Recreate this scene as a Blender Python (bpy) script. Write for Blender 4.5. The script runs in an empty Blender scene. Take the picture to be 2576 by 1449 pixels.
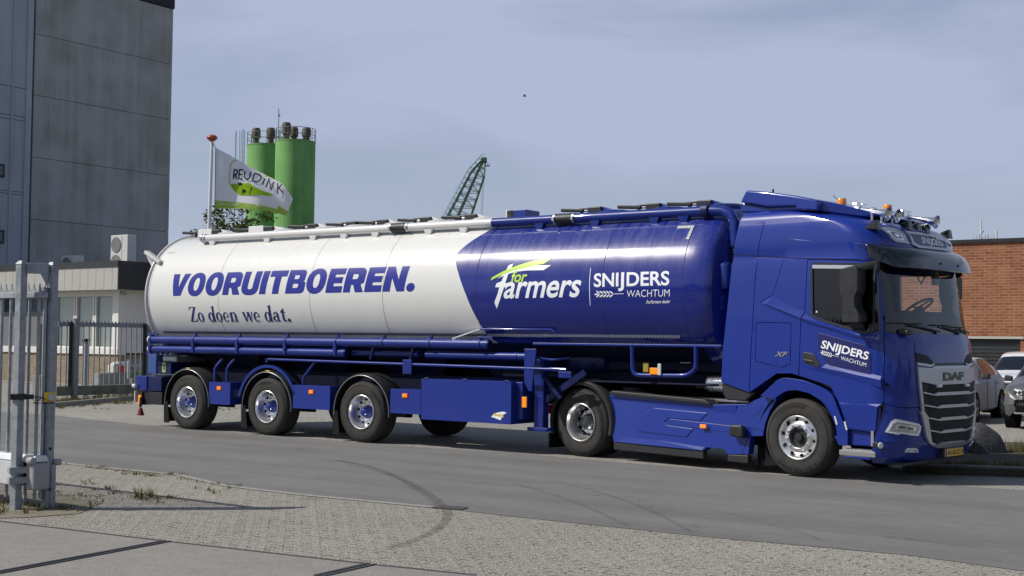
import bpy, bmesh, math, random
import numpy as np
from mathutils import Vector, Matrix
random.seed(7)
SC = bpy.context.scene
COL = SC.collection
# ------------------------------------------------------------------ camera, sky, sun, exposure
CAM_F, CAM_PITCH, CAM_ROLL, CAM_H = 3220.7, 0.0401, 0.011, 1.8155   # focal length in units of a 2576 wide picture
cam_d = bpy.data.cameras.new('camera'); cam = bpy.data.objects.new('camera', cam_d); COL.objects.link(cam)
cam_d.sensor_width = 36.0; cam_d.lens = CAM_F/2576*36.0; cam_d.clip_start = 0.1; cam_d.clip_end = 6000
_f = Vector((0, math.cos(CAM_PITCH), math.sin(CAM_PITCH))); _u = Vector((0, -math.sin(CAM_PITCH), math.cos(CAM_PITCH))); _r = Vector((1, 0, 0))
_X = _r*math.cos(CAM_ROLL)+_u*math.sin(CAM_ROLL); _Y = _u*math.cos(CAM_ROLL)-_r*math.sin(CAM_ROLL)
_M = Matrix((_X, _Y, -_f)).transposed().to_4x4(); _M.translation = (0, 0, CAM_H)
cam.matrix_world = _M
SC.camera = cam
SUN_EL, SUN_AZ = math.radians(44), math.radians(-96)      # azimuth from +Y towards +X
sun_dir = Vector((math.cos(SUN_EL)*math.sin(SUN_AZ), math.cos(SUN_EL)*math.cos(SUN_AZ), math.sin(SUN_EL)))
sl = bpy.data.lights.new('sun', 'SUN'); sl.energy = 4.5; sl.angle = math.radians(0.53); sl.color = (1, 0.955, 0.88)
so = bpy.data.objects.new('sun', sl); COL.objects.link(so); so.location = (0, 0, 60)
so.rotation_euler = (-sun_dir).to_track_quat('-Z', 'Y').to_euler()
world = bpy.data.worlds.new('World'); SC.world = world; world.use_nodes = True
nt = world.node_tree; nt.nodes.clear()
def N(nt, typ, **kw):
    n = nt.nodes.new(typ)
    for k, v in kw.items():
        if k.startswith('i_'): n.inputs[k[2:].replace('_', ' ')].default_value = v
        elif k.startswith('n_'): n.inputs[int(k[2:])].default_value = v
        else: setattr(n, k, v)
    return n
sky = N(nt, 'ShaderNodeTexSky', sky_type='NISHITA', sun_disc=False, sun_elevation=SUN_EL, sun_rotation=SUN_AZ % (2*math.pi), altitude=10, air_density=1.0, dust_density=1.6, ozone_density=1.6)
geo = N(nt, 'ShaderNodeTexCoord')
mp = N(nt, 'ShaderNodeMapping'); mp.inputs['Scale'].default_value = (1.0, 1.0, 3.2); mp.inputs['Rotation'].default_value = (0.0, 0.25, 0.3)
nz = N(nt, 'ShaderNodeTexNoise', i_Scale=3.2, i_Detail=5.0, i_Roughness=0.5, i_Distortion=0.5)
nz2 = N(nt, 'ShaderNodeTexNoise', i_Scale=1.6, i_Detail=2.0, i_Roughness=0.5)
rmp = N(nt, 'ShaderNodeMapRange', n_1=0.38, n_2=0.62, n_3=0.2, n_4=1.08)
mx0 = N(nt, 'ShaderNodeMix', data_type='FLOAT'); mx0.inputs[0].default_value = 0.45
mx = N(nt, 'ShaderNodeMix', data_type='RGBA'); mx.inputs[7].default_value = (4.75, 5.35, 7.2, 1)      # thin cloud, same scale as the sky
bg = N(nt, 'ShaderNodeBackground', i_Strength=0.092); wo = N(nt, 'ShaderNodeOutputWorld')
L = nt.links.new
L(geo.outputs['Generated'], mp.inputs['Vector']); L(mp.outputs[0], nz.inputs['Vector']); L(mp.outputs[0], nz2.inputs['Vector'])
L(nz.outputs[0], mx0.inputs[2]); L(nz2.outputs[0], mx0.inputs[3]); L(mx0.outputs[0], rmp.inputs[0])
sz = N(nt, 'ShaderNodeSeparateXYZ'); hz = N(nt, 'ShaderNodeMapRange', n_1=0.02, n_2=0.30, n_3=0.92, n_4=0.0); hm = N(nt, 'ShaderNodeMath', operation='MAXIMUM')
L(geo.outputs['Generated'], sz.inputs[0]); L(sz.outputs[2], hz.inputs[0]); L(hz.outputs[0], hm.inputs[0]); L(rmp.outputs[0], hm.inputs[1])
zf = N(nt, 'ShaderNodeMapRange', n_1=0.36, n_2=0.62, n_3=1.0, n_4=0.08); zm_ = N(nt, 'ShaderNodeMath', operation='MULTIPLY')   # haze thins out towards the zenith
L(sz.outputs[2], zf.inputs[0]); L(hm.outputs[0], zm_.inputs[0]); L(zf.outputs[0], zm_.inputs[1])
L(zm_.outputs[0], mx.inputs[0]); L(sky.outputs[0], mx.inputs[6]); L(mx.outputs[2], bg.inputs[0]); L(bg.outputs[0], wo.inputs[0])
SC.view_settings.view_transform = 'Standard'; SC.view_settings.look = 'None'; SC.view_settings.exposure = 0.0; SC.view_settings.gamma = 1.0
SC.cycles.max_bounces = 8; SC.cycles.transparent_max_bounces = 12
# ------------------------------------------------------------------ measuring: picture point -> point of a real plane
K = .670833
class Frame:
    def __init__(s, o, th):
        s.o = np.array(o, float); s.d = np.array([math.cos(th), -math.sin(th), 0]); s.n = np.array([math.sin(th), math.cos(th), 0]); s.th = th
        s.A = [s.d, s.n, np.array([0, 0, 1.])]
    def world(s, x, y, z): return s.o+x*s.d+y*s.n+np.array([0, 0, z])
EYE = np.array([0, 0, CAM_H])
def ray(px, py):
    u, v = px-1288, py-724.5; c, q = math.cos(CAM_ROLL), math.sin(CAM_ROLL)
    u, v = u*c+v*q, -u*q+v*c
    a, b = math.cos(CAM_PITCH), math.sin(CAM_PITCH)
    dz = -v/CAM_F
    return np.array([u/CAM_F, a-dz*b, b+dz*a])
def on(fr, p, axis, val):
    r = ray(*p); a = fr.A[axis]; t = (val-(EYE-fr.o)@a)/(r@a); q = EYE+t*r-fr.o
    return (float(q@fr.d), float(q@fr.n), float(q[2]))
def zoomer(ox, oy, s): return lambda x, y: ((ox+s*x)*K, (oy+s*y)*K)
z1 = zoomer(2700, 680, 1140/2576); z2 = zoomer(2700, 1200, 1140/2576); z3 = zoomer(2000, 700, 840/2174); z4 = zoomer(1900, 1200, 1000/2415)
z5 = zoomer(480, 1200, 800/2415); z6 = zoomer(1200, 1200, 800/2415); z7 = zoomer(480, 820, 800/2415); z8 = zoomer(1200, 750, 800/2108)
a1 = zoomer(0, 800, 700/2029); a2 = zoomer(0, 1250, 800/1274); a3 = zoomer(700, 430, 600/1850); a4 = zoomer(0, 0, 700/1179); a5 = zoomer(3100, 690, 600/2350)
a6 = zoomer(3500, 850, 340/580); a7 = zoomer(1600, 540, 400/1610); a8 = zoomer(3280, 1250, 420/1217)
b1 = zoomer(0, 1500, 1920/2576); b2 = zoomer(1920, 1500, 1920/2576); b3 = zoomer(200, 1100, 500/1610); b4 = zoomer(1800, 940, 800/2576); b5 = zoomer(3560, 1260, 280/780); b6 = zoomer(560, 560, 1340/2576)
c1 = zoomer(3260, 880, 480/1830); c2 = zoomer(0, 930, 240/552); c3 = zoomer(2500, 1280, 460/2380); c4 = zoomer(700, 760, 600/2576); c5 = zoomer(3040, 1240, 300/2174)
WF = Frame((0, 0, 0), 0.0)
TF = Frame((-3.77258, 24.6773, 0), .6213)       # the tank trailer: x forward, y away from the camera
CF = Frame((1.96784, 21.00727, 0), .7722)       # the tractor unit, turned a little towards the camera
def G(p, z=0.0): return on(WF, p, 2, z)
# ------------------------------------------------------------------ mesh helpers
class MB:
    def __init__(s): s.v = []; s.f = []; s.m = []
    def add(s, vs, fs, mi=0):
        b = len(s.v); s.v += [tuple(map(float, q)) for q in vs]; s.f += [tuple(b+i for i in q) for q in fs]; s.m += [mi]*len(fs)
    def box(s, a, b, mi=0):
        x0, y0, z0 = a; x1, y1, z1_ = b
        s.add([(x0,y0,z0),(x1,y0,z0),(x1,y1,z0),(x0,y1,z0),(x0,y0,z1_),(x1,y0,z1_),(x1,y1,z1_),(x0,y1,z1_)],
              [(0,3,2,1),(4,5,6,7),(0,1,5,4),(1,2,6,5),(2,3,7,6),(3,0,4,7)], mi)
    def hexa(s, p, mi=0): s.add(p, [(0,3,2,1),(4,5,6,7),(0,1,5,4),(1,2,6,5),(2,3,7,6),(3,0,4,7)], mi)
    def beam(s, p0, p1, w, h, mi=0, up=(0,0,1)):
        p0 = Vector(p0); p1 = Vector(p1); d = (p1-p0).normalized(); u = Vector(up)
        if abs(d.dot(u)) > .98: u = Vector((0,1,0))
        r = d.cross(u).normalized(); u = r.cross(d)
        q = []
        for p in (p0, p1):
            for a, b in ((-1,-1),(1,-1),(1,1),(-1,1)): q.append(p+r*(a*w/2)+u*(b*h/2))
        s.add(q, [(0,1,2,3)[::-1],(4,5,6,7),(0,1,5,4),(1,2,6,5),(2,3,7,6),(3,0,4,7)], mi)
    def cyl(s, p0, p1, r0, r1=None, n=16, mi=0, cap=True):
        r1 = r0 if r1 is None else r1
        p0 = Vector(p0); p1 = Vector(p1); d = (p1-p0).normalized(); u = Vector((0,0,1)) if abs(d.z) < .9 else Vector((1,0,0))
        a = d.cross(u).normalized(); b = d.cross(a)
        q = []
        for p, r in ((p0, r0), (p1, r1)):
            for i in range(n):
                t = 2*math.pi*i/n; q.append(p+(a*math.cos(t)+b*math.sin(t))*r)
        fs = [(i, (i+1) % n, n+(i+1) % n, n+i) for i in range(n)]
        if cap: fs += [tuple(range(n))[::-1], tuple(range(n, 2*n))]
        s.add(q, fs, mi)
    def tube(s, pts, r, n=10, mi=0, cap=True):
        pts = [Vector(p) for p in pts]; m = len(pts); rs = r if isinstance(r, (list, tuple)) else [r]*m
        q = []; pu = None
        for i, p in enumerate(pts):
            d = (pts[min(i+1, m-1)]-pts[max(i-1, 0)]).normalized()
            if pu is None:
                u = Vector((0,0,1)) if abs(d.z) < .9 else Vector((1,0,0)); a = d.cross(u).normalized()
            else: a = (pu-d*pu.dot(d)).normalized()
            pu = a; b = d.cross(a)
            for k in range(n):
                t = 2*math.pi*k/n; q.append(p+(a*math.cos(t)+b*math.sin(t))*rs[i])
        fs = [(i*n+k, i*n+(k+1) % n, (i+1)*n+(k+1) % n, (i+1)*n+k) for i in range(m-1) for k in range(n)]
        if cap: fs += [tuple(range(n))[::-1], tuple(range((m-1)*n, m*n))]
        s.add(q, fs, mi)
    def prism(s, poly, axis, a, b, mi=0):
        n = len(poly)
        def P(u, v, w): return (w, u, v) if axis == 'x' else (u, w, v) if axis == 'y' else (u, v, w)
        q = [P(u, v, a) for u, v in poly]+[P(u, v, b) for u, v in poly]
        ar = sum(poly[i][0]*poly[(i+1) % n][1]-poly[(i+1) % n][0]*poly[i][1] for i in range(n))
        fl = (ar > 0) ^ (axis == 'y') ^ (b < a)
        fs = [tuple(range(n))[::-1] if fl else tuple(range(n)), tuple(range(n, 2*n)) if fl else tuple(range(n, 2*n))[::-1]]
        for i in range(n):
            j = (i+1) % n; fs.append((i, j, n+j, n+i) if fl else (j, i, n+i, n+j))
        s.add(q, fs, mi)
    def lathe(s, prof, c, n=40, mi=0, axis='y', arc=None):
        """prof: list of (radius, height along the axis)."""
        q = []; full = arc is None; a0, a1 = (0, 2*math.pi) if full else arc
        m = n if full else n+1
        for r, h in prof:
            for k in range(m):
                t = a0+(a1-a0)*k/n
                if axis == 'y': q.append((c[0]+r*math.cos(t), c[1]+h, c[2]+r*math.sin(t)))
                elif axis == 'z': q.append((c[0]+r*math.cos(t), c[1]+r*math.sin(t), c[2]+h))
                else: q.append((c[0]+h, c[1]+r*math.cos(t), c[2]+r*math.sin(t)))
        fs = []
        for i in range(len(prof)-1):
            for k in range(n if full else n):
                k2 = (k+1) % m
                fs.append((i*m+k, i*m+k2, (i+1)*m+k2, (i+1)*m+k))
        s.add(q, fs, mi if not isinstance(mi, list) else 0)
        if isinstance(mi, list):
            for i in range(len(prof)-1):
                for k in range(n): s.m[len(s.m)-len(fs)+i*n+k] = mi[i]
    def grid(s, fn, nu, nv, mi=0, wrap=False):
        q = [fn(i, j) for j in range(nv) for i in range(nu)]
        fs = []
        for j in range(nv-1):
            for i in range(nu if wrap else nu-1):
                i2 = (i+1) % nu
                fs.append((j*nu+i, j*nu+i2, (j+1)*nu+i2, (j+1)*nu+i))
        s.add(q, fs, mi)
    def mesh(s, name):
        me = bpy.data.meshes.new(name); me.from_pydata(s.v, [], s.f); me.polygons.foreach_set('material_index', s.m); me.update(); return me
    def build(s, name, mats, parent=None, smooth=None, bevel=0, seg=2, fix=True):
        me = s.mesh(name)
        for m in (mats if isinstance(mats, (list, tuple)) else [mats]): me.materials.append(m)
        if fix:
            bm = bmesh.new(); bm.from_mesh(me); bmesh.ops.recalc_face_normals(bm, faces=bm.faces); bm.to_mesh(me); bm.free()
        return link(name, me, parent, smooth, bevel, seg)
def link(name, me, parent=None, smooth=None, bevel=0, seg=2):
    o = bpy.data.objects.new(name, me); COL.objects.link(o)
    if parent is not None: o.parent = parent
    if smooth is not None: shade(me, smooth)
    if bevel:
        b = o.modifiers.new('edge', 'BEVEL'); b.width = bevel; b.segments = seg; b.limit_method = 'ANGLE'; b.angle_limit = math.radians(35); b.harden_normals = False
    return o
def shade(me, ang):
    for p in me.polygons: p.use_smooth = True
    me.set_sharp_from_angle(angle=math.radians(ang))
def thing(name, label, cat, loc=(0, 0, 0), rz=0.0, group=None):
    o = bpy.data.objects.new(name, None); COL.objects.link(o); o.location = loc; o.rotation_euler = (0, 0, rz); o.empty_display_size = .2
    return tag(o, label, cat, group)
def part(name, parent, label=None):
    o = bpy.data.objects.new(name, None); COL.objects.link(o); o.parent = parent; o.empty_display_size = .1
    if label: o['label'] = label
    return o
def tag(o, label=None, cat=None, group=None, kind=None):
    if label: o['label'] = label
    if cat: o['category'] = cat
    if group: o['group'] = group
    if kind: o['kind'] = kind
    return o
def clone(o, parent=None, loc=None, label=None):
    c = o.copy(); COL.objects.link(c)
    if parent is not None: c.parent = parent
    if loc is not None: c.location = loc
    if label: c['label'] = label
    for ch in list(o.children): clone(ch, c)
    return c
def evaluated(o):
    dg = bpy.context.evaluated_depsgraph_get(); return bpy.data.meshes.new_from_object(o.evaluated_get(dg))
def boolean(o, cutters, op='DIFFERENCE'):
    """cutters: MB list; applied one after another to o's mesh."""
    for mb in (cutters if isinstance(cutters, list) else [cutters]):
        c = mb.build('cutter', [], o.parent); m = o.modifiers.new('b', 'BOOLEAN'); m.operation = op; m.object = c; m.solver = 'EXACT'; m.use_self = True
        me = evaluated(o); o.modifiers.clear(); old = o.data; o.data = me
        cm = c.data; bpy.data.objects.remove(c); bpy.data.meshes.remove(cm)
        if old.users == 0: bpy.data.meshes.remove(old)
    return o
def copyobj(o, name):
    c = o.copy(); c.data = o.data.copy(); c.name = name; COL.objects.link(c); return c
# ---- flat outlines laid on a curved surface
def text_mesh(s, bold=0.0, shear=0.0, space=1.0):
    cu = bpy.data.curves.new('t', 'FONT'); cu.body = s; cu.offset = bold; cu.shear = shear; cu.space_character = space; cu.resolution_u = 6
    o = bpy.data.objects.new('t', cu); COL.objects.link(o); me = evaluated(o); bpy.data.objects.remove(o); bpy.data.curves.remove(cu); return me
def outline_mesh(contours):
    cu = bpy.data.curves.new('t', 'CURVE'); cu.dimensions = '2D'; cu.fill_mode = 'BOTH'
    for c in contours:
        sp = cu.splines.new('POLY'); sp.points.add(len(c)-1); sp.use_cyclic_u = True
        for i, (x, y) in enumerate(c): sp.points[i].co = (x, y, 0, 1)
    o = bpy.data.objects.new('t', cu); COL.objects.link(o); me = evaluated(o); bpy.data.objects.remove(o); bpy.data.curves.remove(cu); return me
def fit(me, u0, u1, v0, v1, base=None):
    """scale a flat mesh so its bounding box fills u0..u1, v0..v1 (base: keep this y as v0)"""
    co = np.array([v.co[:] for v in me.vertices]); lo = co.min(0); hi = co.max(0)
    y0 = lo[1] if base is None else base[0]; y1 = hi[1] if base is None else base[1]
    for v in me.vertices:
        v.co.x = u0+(v.co.x-lo[0])/(hi[0]-lo[0])*(u1-u0); v.co.y = v0+(v.co.y-y0)/(y1-y0)*(v1-v0)
    return me
def lay(mes, fn, ucuts=(), vcuts=(), flip=False):
    """join flat meshes, cut them along u and v lines, bend them with fn(u, v) -> point"""
    bm = bmesh.new()
    for me in (mes if isinstance(mes, list) else [mes]):
        bm.from_mesh(me); bpy.data.meshes.remove(me)
    bmesh.ops.remove_doubles(bm, verts=bm.verts, dist=1e-5)
    for ax, cuts in ((0, ucuts), (1, vcuts)):
        for c in cuts:
            co = Vector((c, 0, 0)) if ax == 0 else Vector((0, c, 0)); no = Vector((1, 0, 0)) if ax == 0 else Vector((0, 1, 0))
            bmesh.ops.bisect_plane(bm, geom=bm.verts[:]+bm.edges[:]+bm.faces[:], plane_co=co, plane_no=no, dist=1e-6)
    bmesh.ops.recalc_face_normals(bm, faces=bm.faces)
    for f in bm.faces:
        f.normal_update()
        if f.normal.z < 0: f.normal_flip()
    for v in bm.verts: v.co = fn(v.co.x, v.co.y)
    if flip:
        for f in bm.faces: f.normal_flip()
    me = bpy.data.meshes.new('sheet'); bm.to_mesh(me); bm.free(); return me
def frange(a, b, n): return [a+(b-a)*i/n for i in range(1, n)]
def rounded(poly, r, n=4):
    out = []; m = len(poly)
    for i in range(m):
        p = Vector(poly[i]); a = Vector(poly[i-1]); b = Vector(poly[(i+1) % m]); rr = r[i] if isinstance(r, (list, tuple)) else r
        da = (a-p); db = (b-p); t = min(rr, da.length*.45, db.length*.45)
        if t < 1e-5: out.append(tuple(p)); continue
        q0 = p+da.normalized()*t; q1 = p+db.normalized()*t
        for k in range(n+1):
            s = k/n; out.append(tuple(q0*(1-s)**2+p*2*s*(1-s)+q1*s*s))
    return out
def stroke(pts, w):
    """outline of a polyline of constant width (flat ends)"""
    P = [Vector(p) for p in pts]; Lh = []; Rh = []
    for i, p in enumerate(P):
        if i == 0: t = (P[1]-P[0]).normalized(); k = 1
        elif i == len(P)-1: t = (P[-1]-P[-2]).normalized(); k = 1
        else:
            ta = (P[i]-P[i-1]).normalized(); tb = (P[i+1]-P[i]).normalized(); t = (ta+tb).normalized(); k = 1/max(.4, t.dot(ta))
        n = Vector((-t.y, t.x)); ww = w[i] if isinstance(w, (list, tuple)) else w
        Lh.append(tuple(p+n*ww/2*k)); Rh.append(tuple(p-n*ww/2*k))
    return Lh+Rh[::-1]
def arc(cx, cy, rx, ry, a0, a1, n=16): return [(cx+rx*math.cos(math.radians(a0+(a1-a0)*i/n)), cy+ry*math.sin(math.radians(a0+(a1-a0)*i/n))) for i in range(n+1)]
# ------------------------------------------------------------------ materials
def mat(name, col, rough=.5, metal=0.0, coat=0.0, spec=.5, var=0.0, vscale=4.0, bump=0.0, bscale=60.0, trans=0.0, ior=1.45, alpha=1.0, emit=None, rvar=0.0, col2=None, stretch=(1,1,1), crough=.03):
    m = bpy.data.materials.new(name); m.use_nodes = True; t = m.node_tree; b = t.nodes['Principled BSDF']
    b.inputs['Base Color'].default_value = (*col, 1); b.inputs['Roughness'].default_value = rough; b.inputs['Metallic'].default_value = metal
    b.inputs['Coat Weight'].default_value = coat; b.inputs['Coat Roughness'].default_value = crough; b.inputs['Specular IOR Level'].default_value = spec
    b.inputs['Transmission Weight'].default_value = trans; b.inputs['IOR'].default_value = ior; b.inputs['Alpha'].default_value = alpha
    if emit: b.inputs['Emission Color'].default_value = (*emit[:3], 1); b.inputs['Emission Strength'].default_value = emit[3]
    if var or bump or rvar:
        tc = N(t, 'ShaderNodeTexCoord'); mpn = N(t, 'ShaderNodeMapping'); mpn.inputs['Scale'].default_value = stretch
        t.links.new(tc.outputs['Object'], mpn.inputs[0])
        if var or rvar:
            n1 = N(t, 'ShaderNodeTexNoise', i_Scale=vscale, i_Detail=6.0, i_Roughness=.6); t.links.new(mpn.outputs[0], n1.inputs['Vector'])
            if var:
                r = N(t, 'ShaderNodeMix', data_type='RGBA'); c2 = col2 or tuple(c*(1-var) for c in col)
                r.inputs[6].default_value = (*c2, 1); r.inputs[7].default_value = (*(col if col2 else tuple(min(1, c*(1+var*.6)) for c in col)), 1)
                s = N(t, 'ShaderNodeMapRange', n_1=.3, n_2=.7); t.links.new(n1.outputs[0], s.inputs[0]); t.links.new(s.outputs[0], r.inputs[0]); t.links.new(r.outputs[2], b.inputs['Base Color'])
            if rvar:
                s2 = N(t, 'ShaderNodeMapRange', n_1=.3, n_2=.7, n_3=max(0, rough-rvar), n_4=rough+rvar); t.links.new(n1.outputs[0], s2.inputs[0]); t.links.new(s2.outputs[0], b.inputs['Roughness'])
        if bump:
            n2 = N(t, 'ShaderNodeTexNoise', i_Scale=bscale, i_Detail=4.0); t.links.new(mpn.outputs[0], n2.inputs['Vector'])
            bp = N(t, 'ShaderNodeBump', i_Strength=bump, i_Distance=.01); t.links.new(n2.outputs[0], bp.inputs['Height']); t.links.new(bp.outputs[0], b.inputs['Normal'])
    return m
BLUE = (.0095, .028, .225)
M = {}
M['blue'] = mat('blue_paint', BLUE, .32, 0, .75, spec=.2, rvar=.06, vscale=2.5, crough=.09)
M['blue_chassis'] = mat('blue_chassis_paint', (.0085, .025, .19), .35, 0, .5, spec=.25, var=.12, vscale=3, rvar=.08)
M['blue_dark'] = mat('dark_blue_frame', (.006, .011, .075), .45, 0, .15, spec=.3, var=.25, vscale=4)
M['navy'] = mat('navy_sign', (.010, .013, .10), .35, 0, .3)
M['white'] = mat('white_paint', (.63, .63, .61), .25, 0, .8, var=.03, vscale=2)
M['offwhite'] = mat('off_white_paint', (.58, .58, .56), .35, 0, .4, var=.06, vscale=5)
M['letter'] = mat('white_letter', (.8, .82, .85), .3, 0, .5)
M['letter_blue'] = mat('blue_letter', (.012, .018, .23), .3, 0, .6, spec=.3)
M['letter_navy'] = mat('dark_blue_letter', (.015, .014, .14), .3, 0, .6, spec=.3)
M['lime'] = mat('lime_letter', (.44, .66, .06), .35, 0, .4)
M['black'] = mat('black_plastic', (.016, .017, .019), .5, 0, 0, var=.2, vscale=9, rvar=.06)
M['black_gloss'] = mat('black_gloss', (.006, .006, .007), .12, 0, .6)
M['darkgrey'] = mat('dark_grey_plastic', (.022, .023, .025), .5, 0, 0, var=.15, vscale=8)
M['under'] = mat('underbody', (.006, .006, .008), .8, 0, 0, spec=.15)
M['rubber'] = mat('tyre_rubber', (.042, .040, .037), .85, 0, 0, spec=.3, var=.25, vscale=6, bump=.15, bscale=90)
M['rubber_mark'] = mat('tyre_lettering', (.008, .008, .008), .5, 0, 0)
M['chrome'] = mat('polished_aluminium', (.80, .80, .80), .24, .9, 0, rvar=.06, vscale=14)
M['chrome_hi'] = mat('chrome', (.85, .86, .88), .06, 1.0)
M['silver'] = mat('silver_paint', (.42, .44, .46), .32, .55, .4)
M['alu'] = mat('brushed_aluminium', (.55, .56, .57), .38, 1.0, 0, rvar=.08)
M['amber'] = mat('amber_lens', (.95, .30, .012), .18, 0, .5, emit=(1, .28, .01, .12))
M['amber_dark'] = mat('amber_beacon', (.70, .22, .008), .12, 0, .8, emit=(1, .28, .01, .02))
M['red'] = mat('red_lens', (.55, .02, .015), .2, 0, .5)
M['lens'] = mat('clear_lens', (.72, .75, .78), .07, .25, 1.0)
M['lens_dark'] = mat('lamp_inside', (.16, .17, .18), .2, .6, .5)
M['yellow'] = mat('yellow_plate', (.78, .47, .03), .4)
M['tape'] = mat('reflective_tape', (.5, .52, .5), .4, .3)
M['galv'] = mat('galvanised_steel', (.28, .305, .33), .5, .1, 0, var=.3, vscale=14, rvar=.1)
M['recess_shade'] = mat('recess_shade_paint', (.003, .005, .022), .6, 0, 0, spec=.2)  # near-black: shade in the recesses under the tank put into the colour
M['flap'] = mat('mud_flap_rubber', (.007, .007, .0075), .7, 0, 0, spec=.25)
M['step_grey'] = mat('step_grey', (.22, .225, .23), .5, .2)
M['lamp_grey'] = mat('lamp_reflector', (.42, .44, .47), .18, .5, .9)
M['mesh_dark'] = mat('grille_mesh', (.012, .013, .015), .6, 0, 0, bump=1.0, bscale=45)
M['galv_dull'] = mat('dull_galvanised', (.20, .215, .23), .55, .1, 0, var=.3, vscale=14)
def glass(name, tint, rough=.0, spec=.5, mixfac=None):
    """thin glazing: mirror-like reflection over a tinted see-through layer"""
    m = bpy.data.materials.new(name); m.use_nodes = True; t = m.node_tree; t.nodes.clear()
    tr = N(t, 'ShaderNodeBsdfTransparent'); tr.inputs[0].default_value = (*tint, 1); gl = N(t, 'ShaderNodeBsdfGlossy'); gl.inputs['Roughness'].default_value = .015
    fr = N(t, 'ShaderNodeFresnel'); fr.inputs[0].default_value = 1.55; mr = N(t, 'ShaderNodeMapRange', n_1=0.0, n_2=1.0, n_3=spec*.06, n_4=1.0)
    mxs = N(t, 'ShaderNodeMixShader'); o = N(t, 'ShaderNodeOutputMaterial')
    gn = N(t, 'ShaderNodeNewGeometry'); iv = N(t, 'ShaderNodeMath', operation='SUBTRACT', n_0=1.0); mu = N(t, 'ShaderNodeMath', operation='MULTIPLY'); t.links.new(gn.outputs['Backfacing'], iv.inputs[1]); t.links.new(mr.outputs[0], mu.inputs[0]); t.links.new(iv.outputs[0], mu.inputs[1])
    t.links.new(fr.outputs[0], mr.inputs[0]); t.links.new(mu.outputs[0], mxs.inputs[0]); t.links.new(tr.outputs[0], mxs.inputs[1]); t.links.new(gl.outputs[0], mxs.inputs[2]); t.links.new(mxs.outputs[0], o.inputs[0])
    return m
M['glass'] = glass('windscreen_glass', (.78, .84, .82)); M['glass_dark'] = glass('tinted_glass', (.10, .11, .11)); M['glass_clear'] = glass('clear_window', (.92, .94, .92)); M['glass_car'] = glass('car_glass', (.35, .38, .38))
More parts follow.
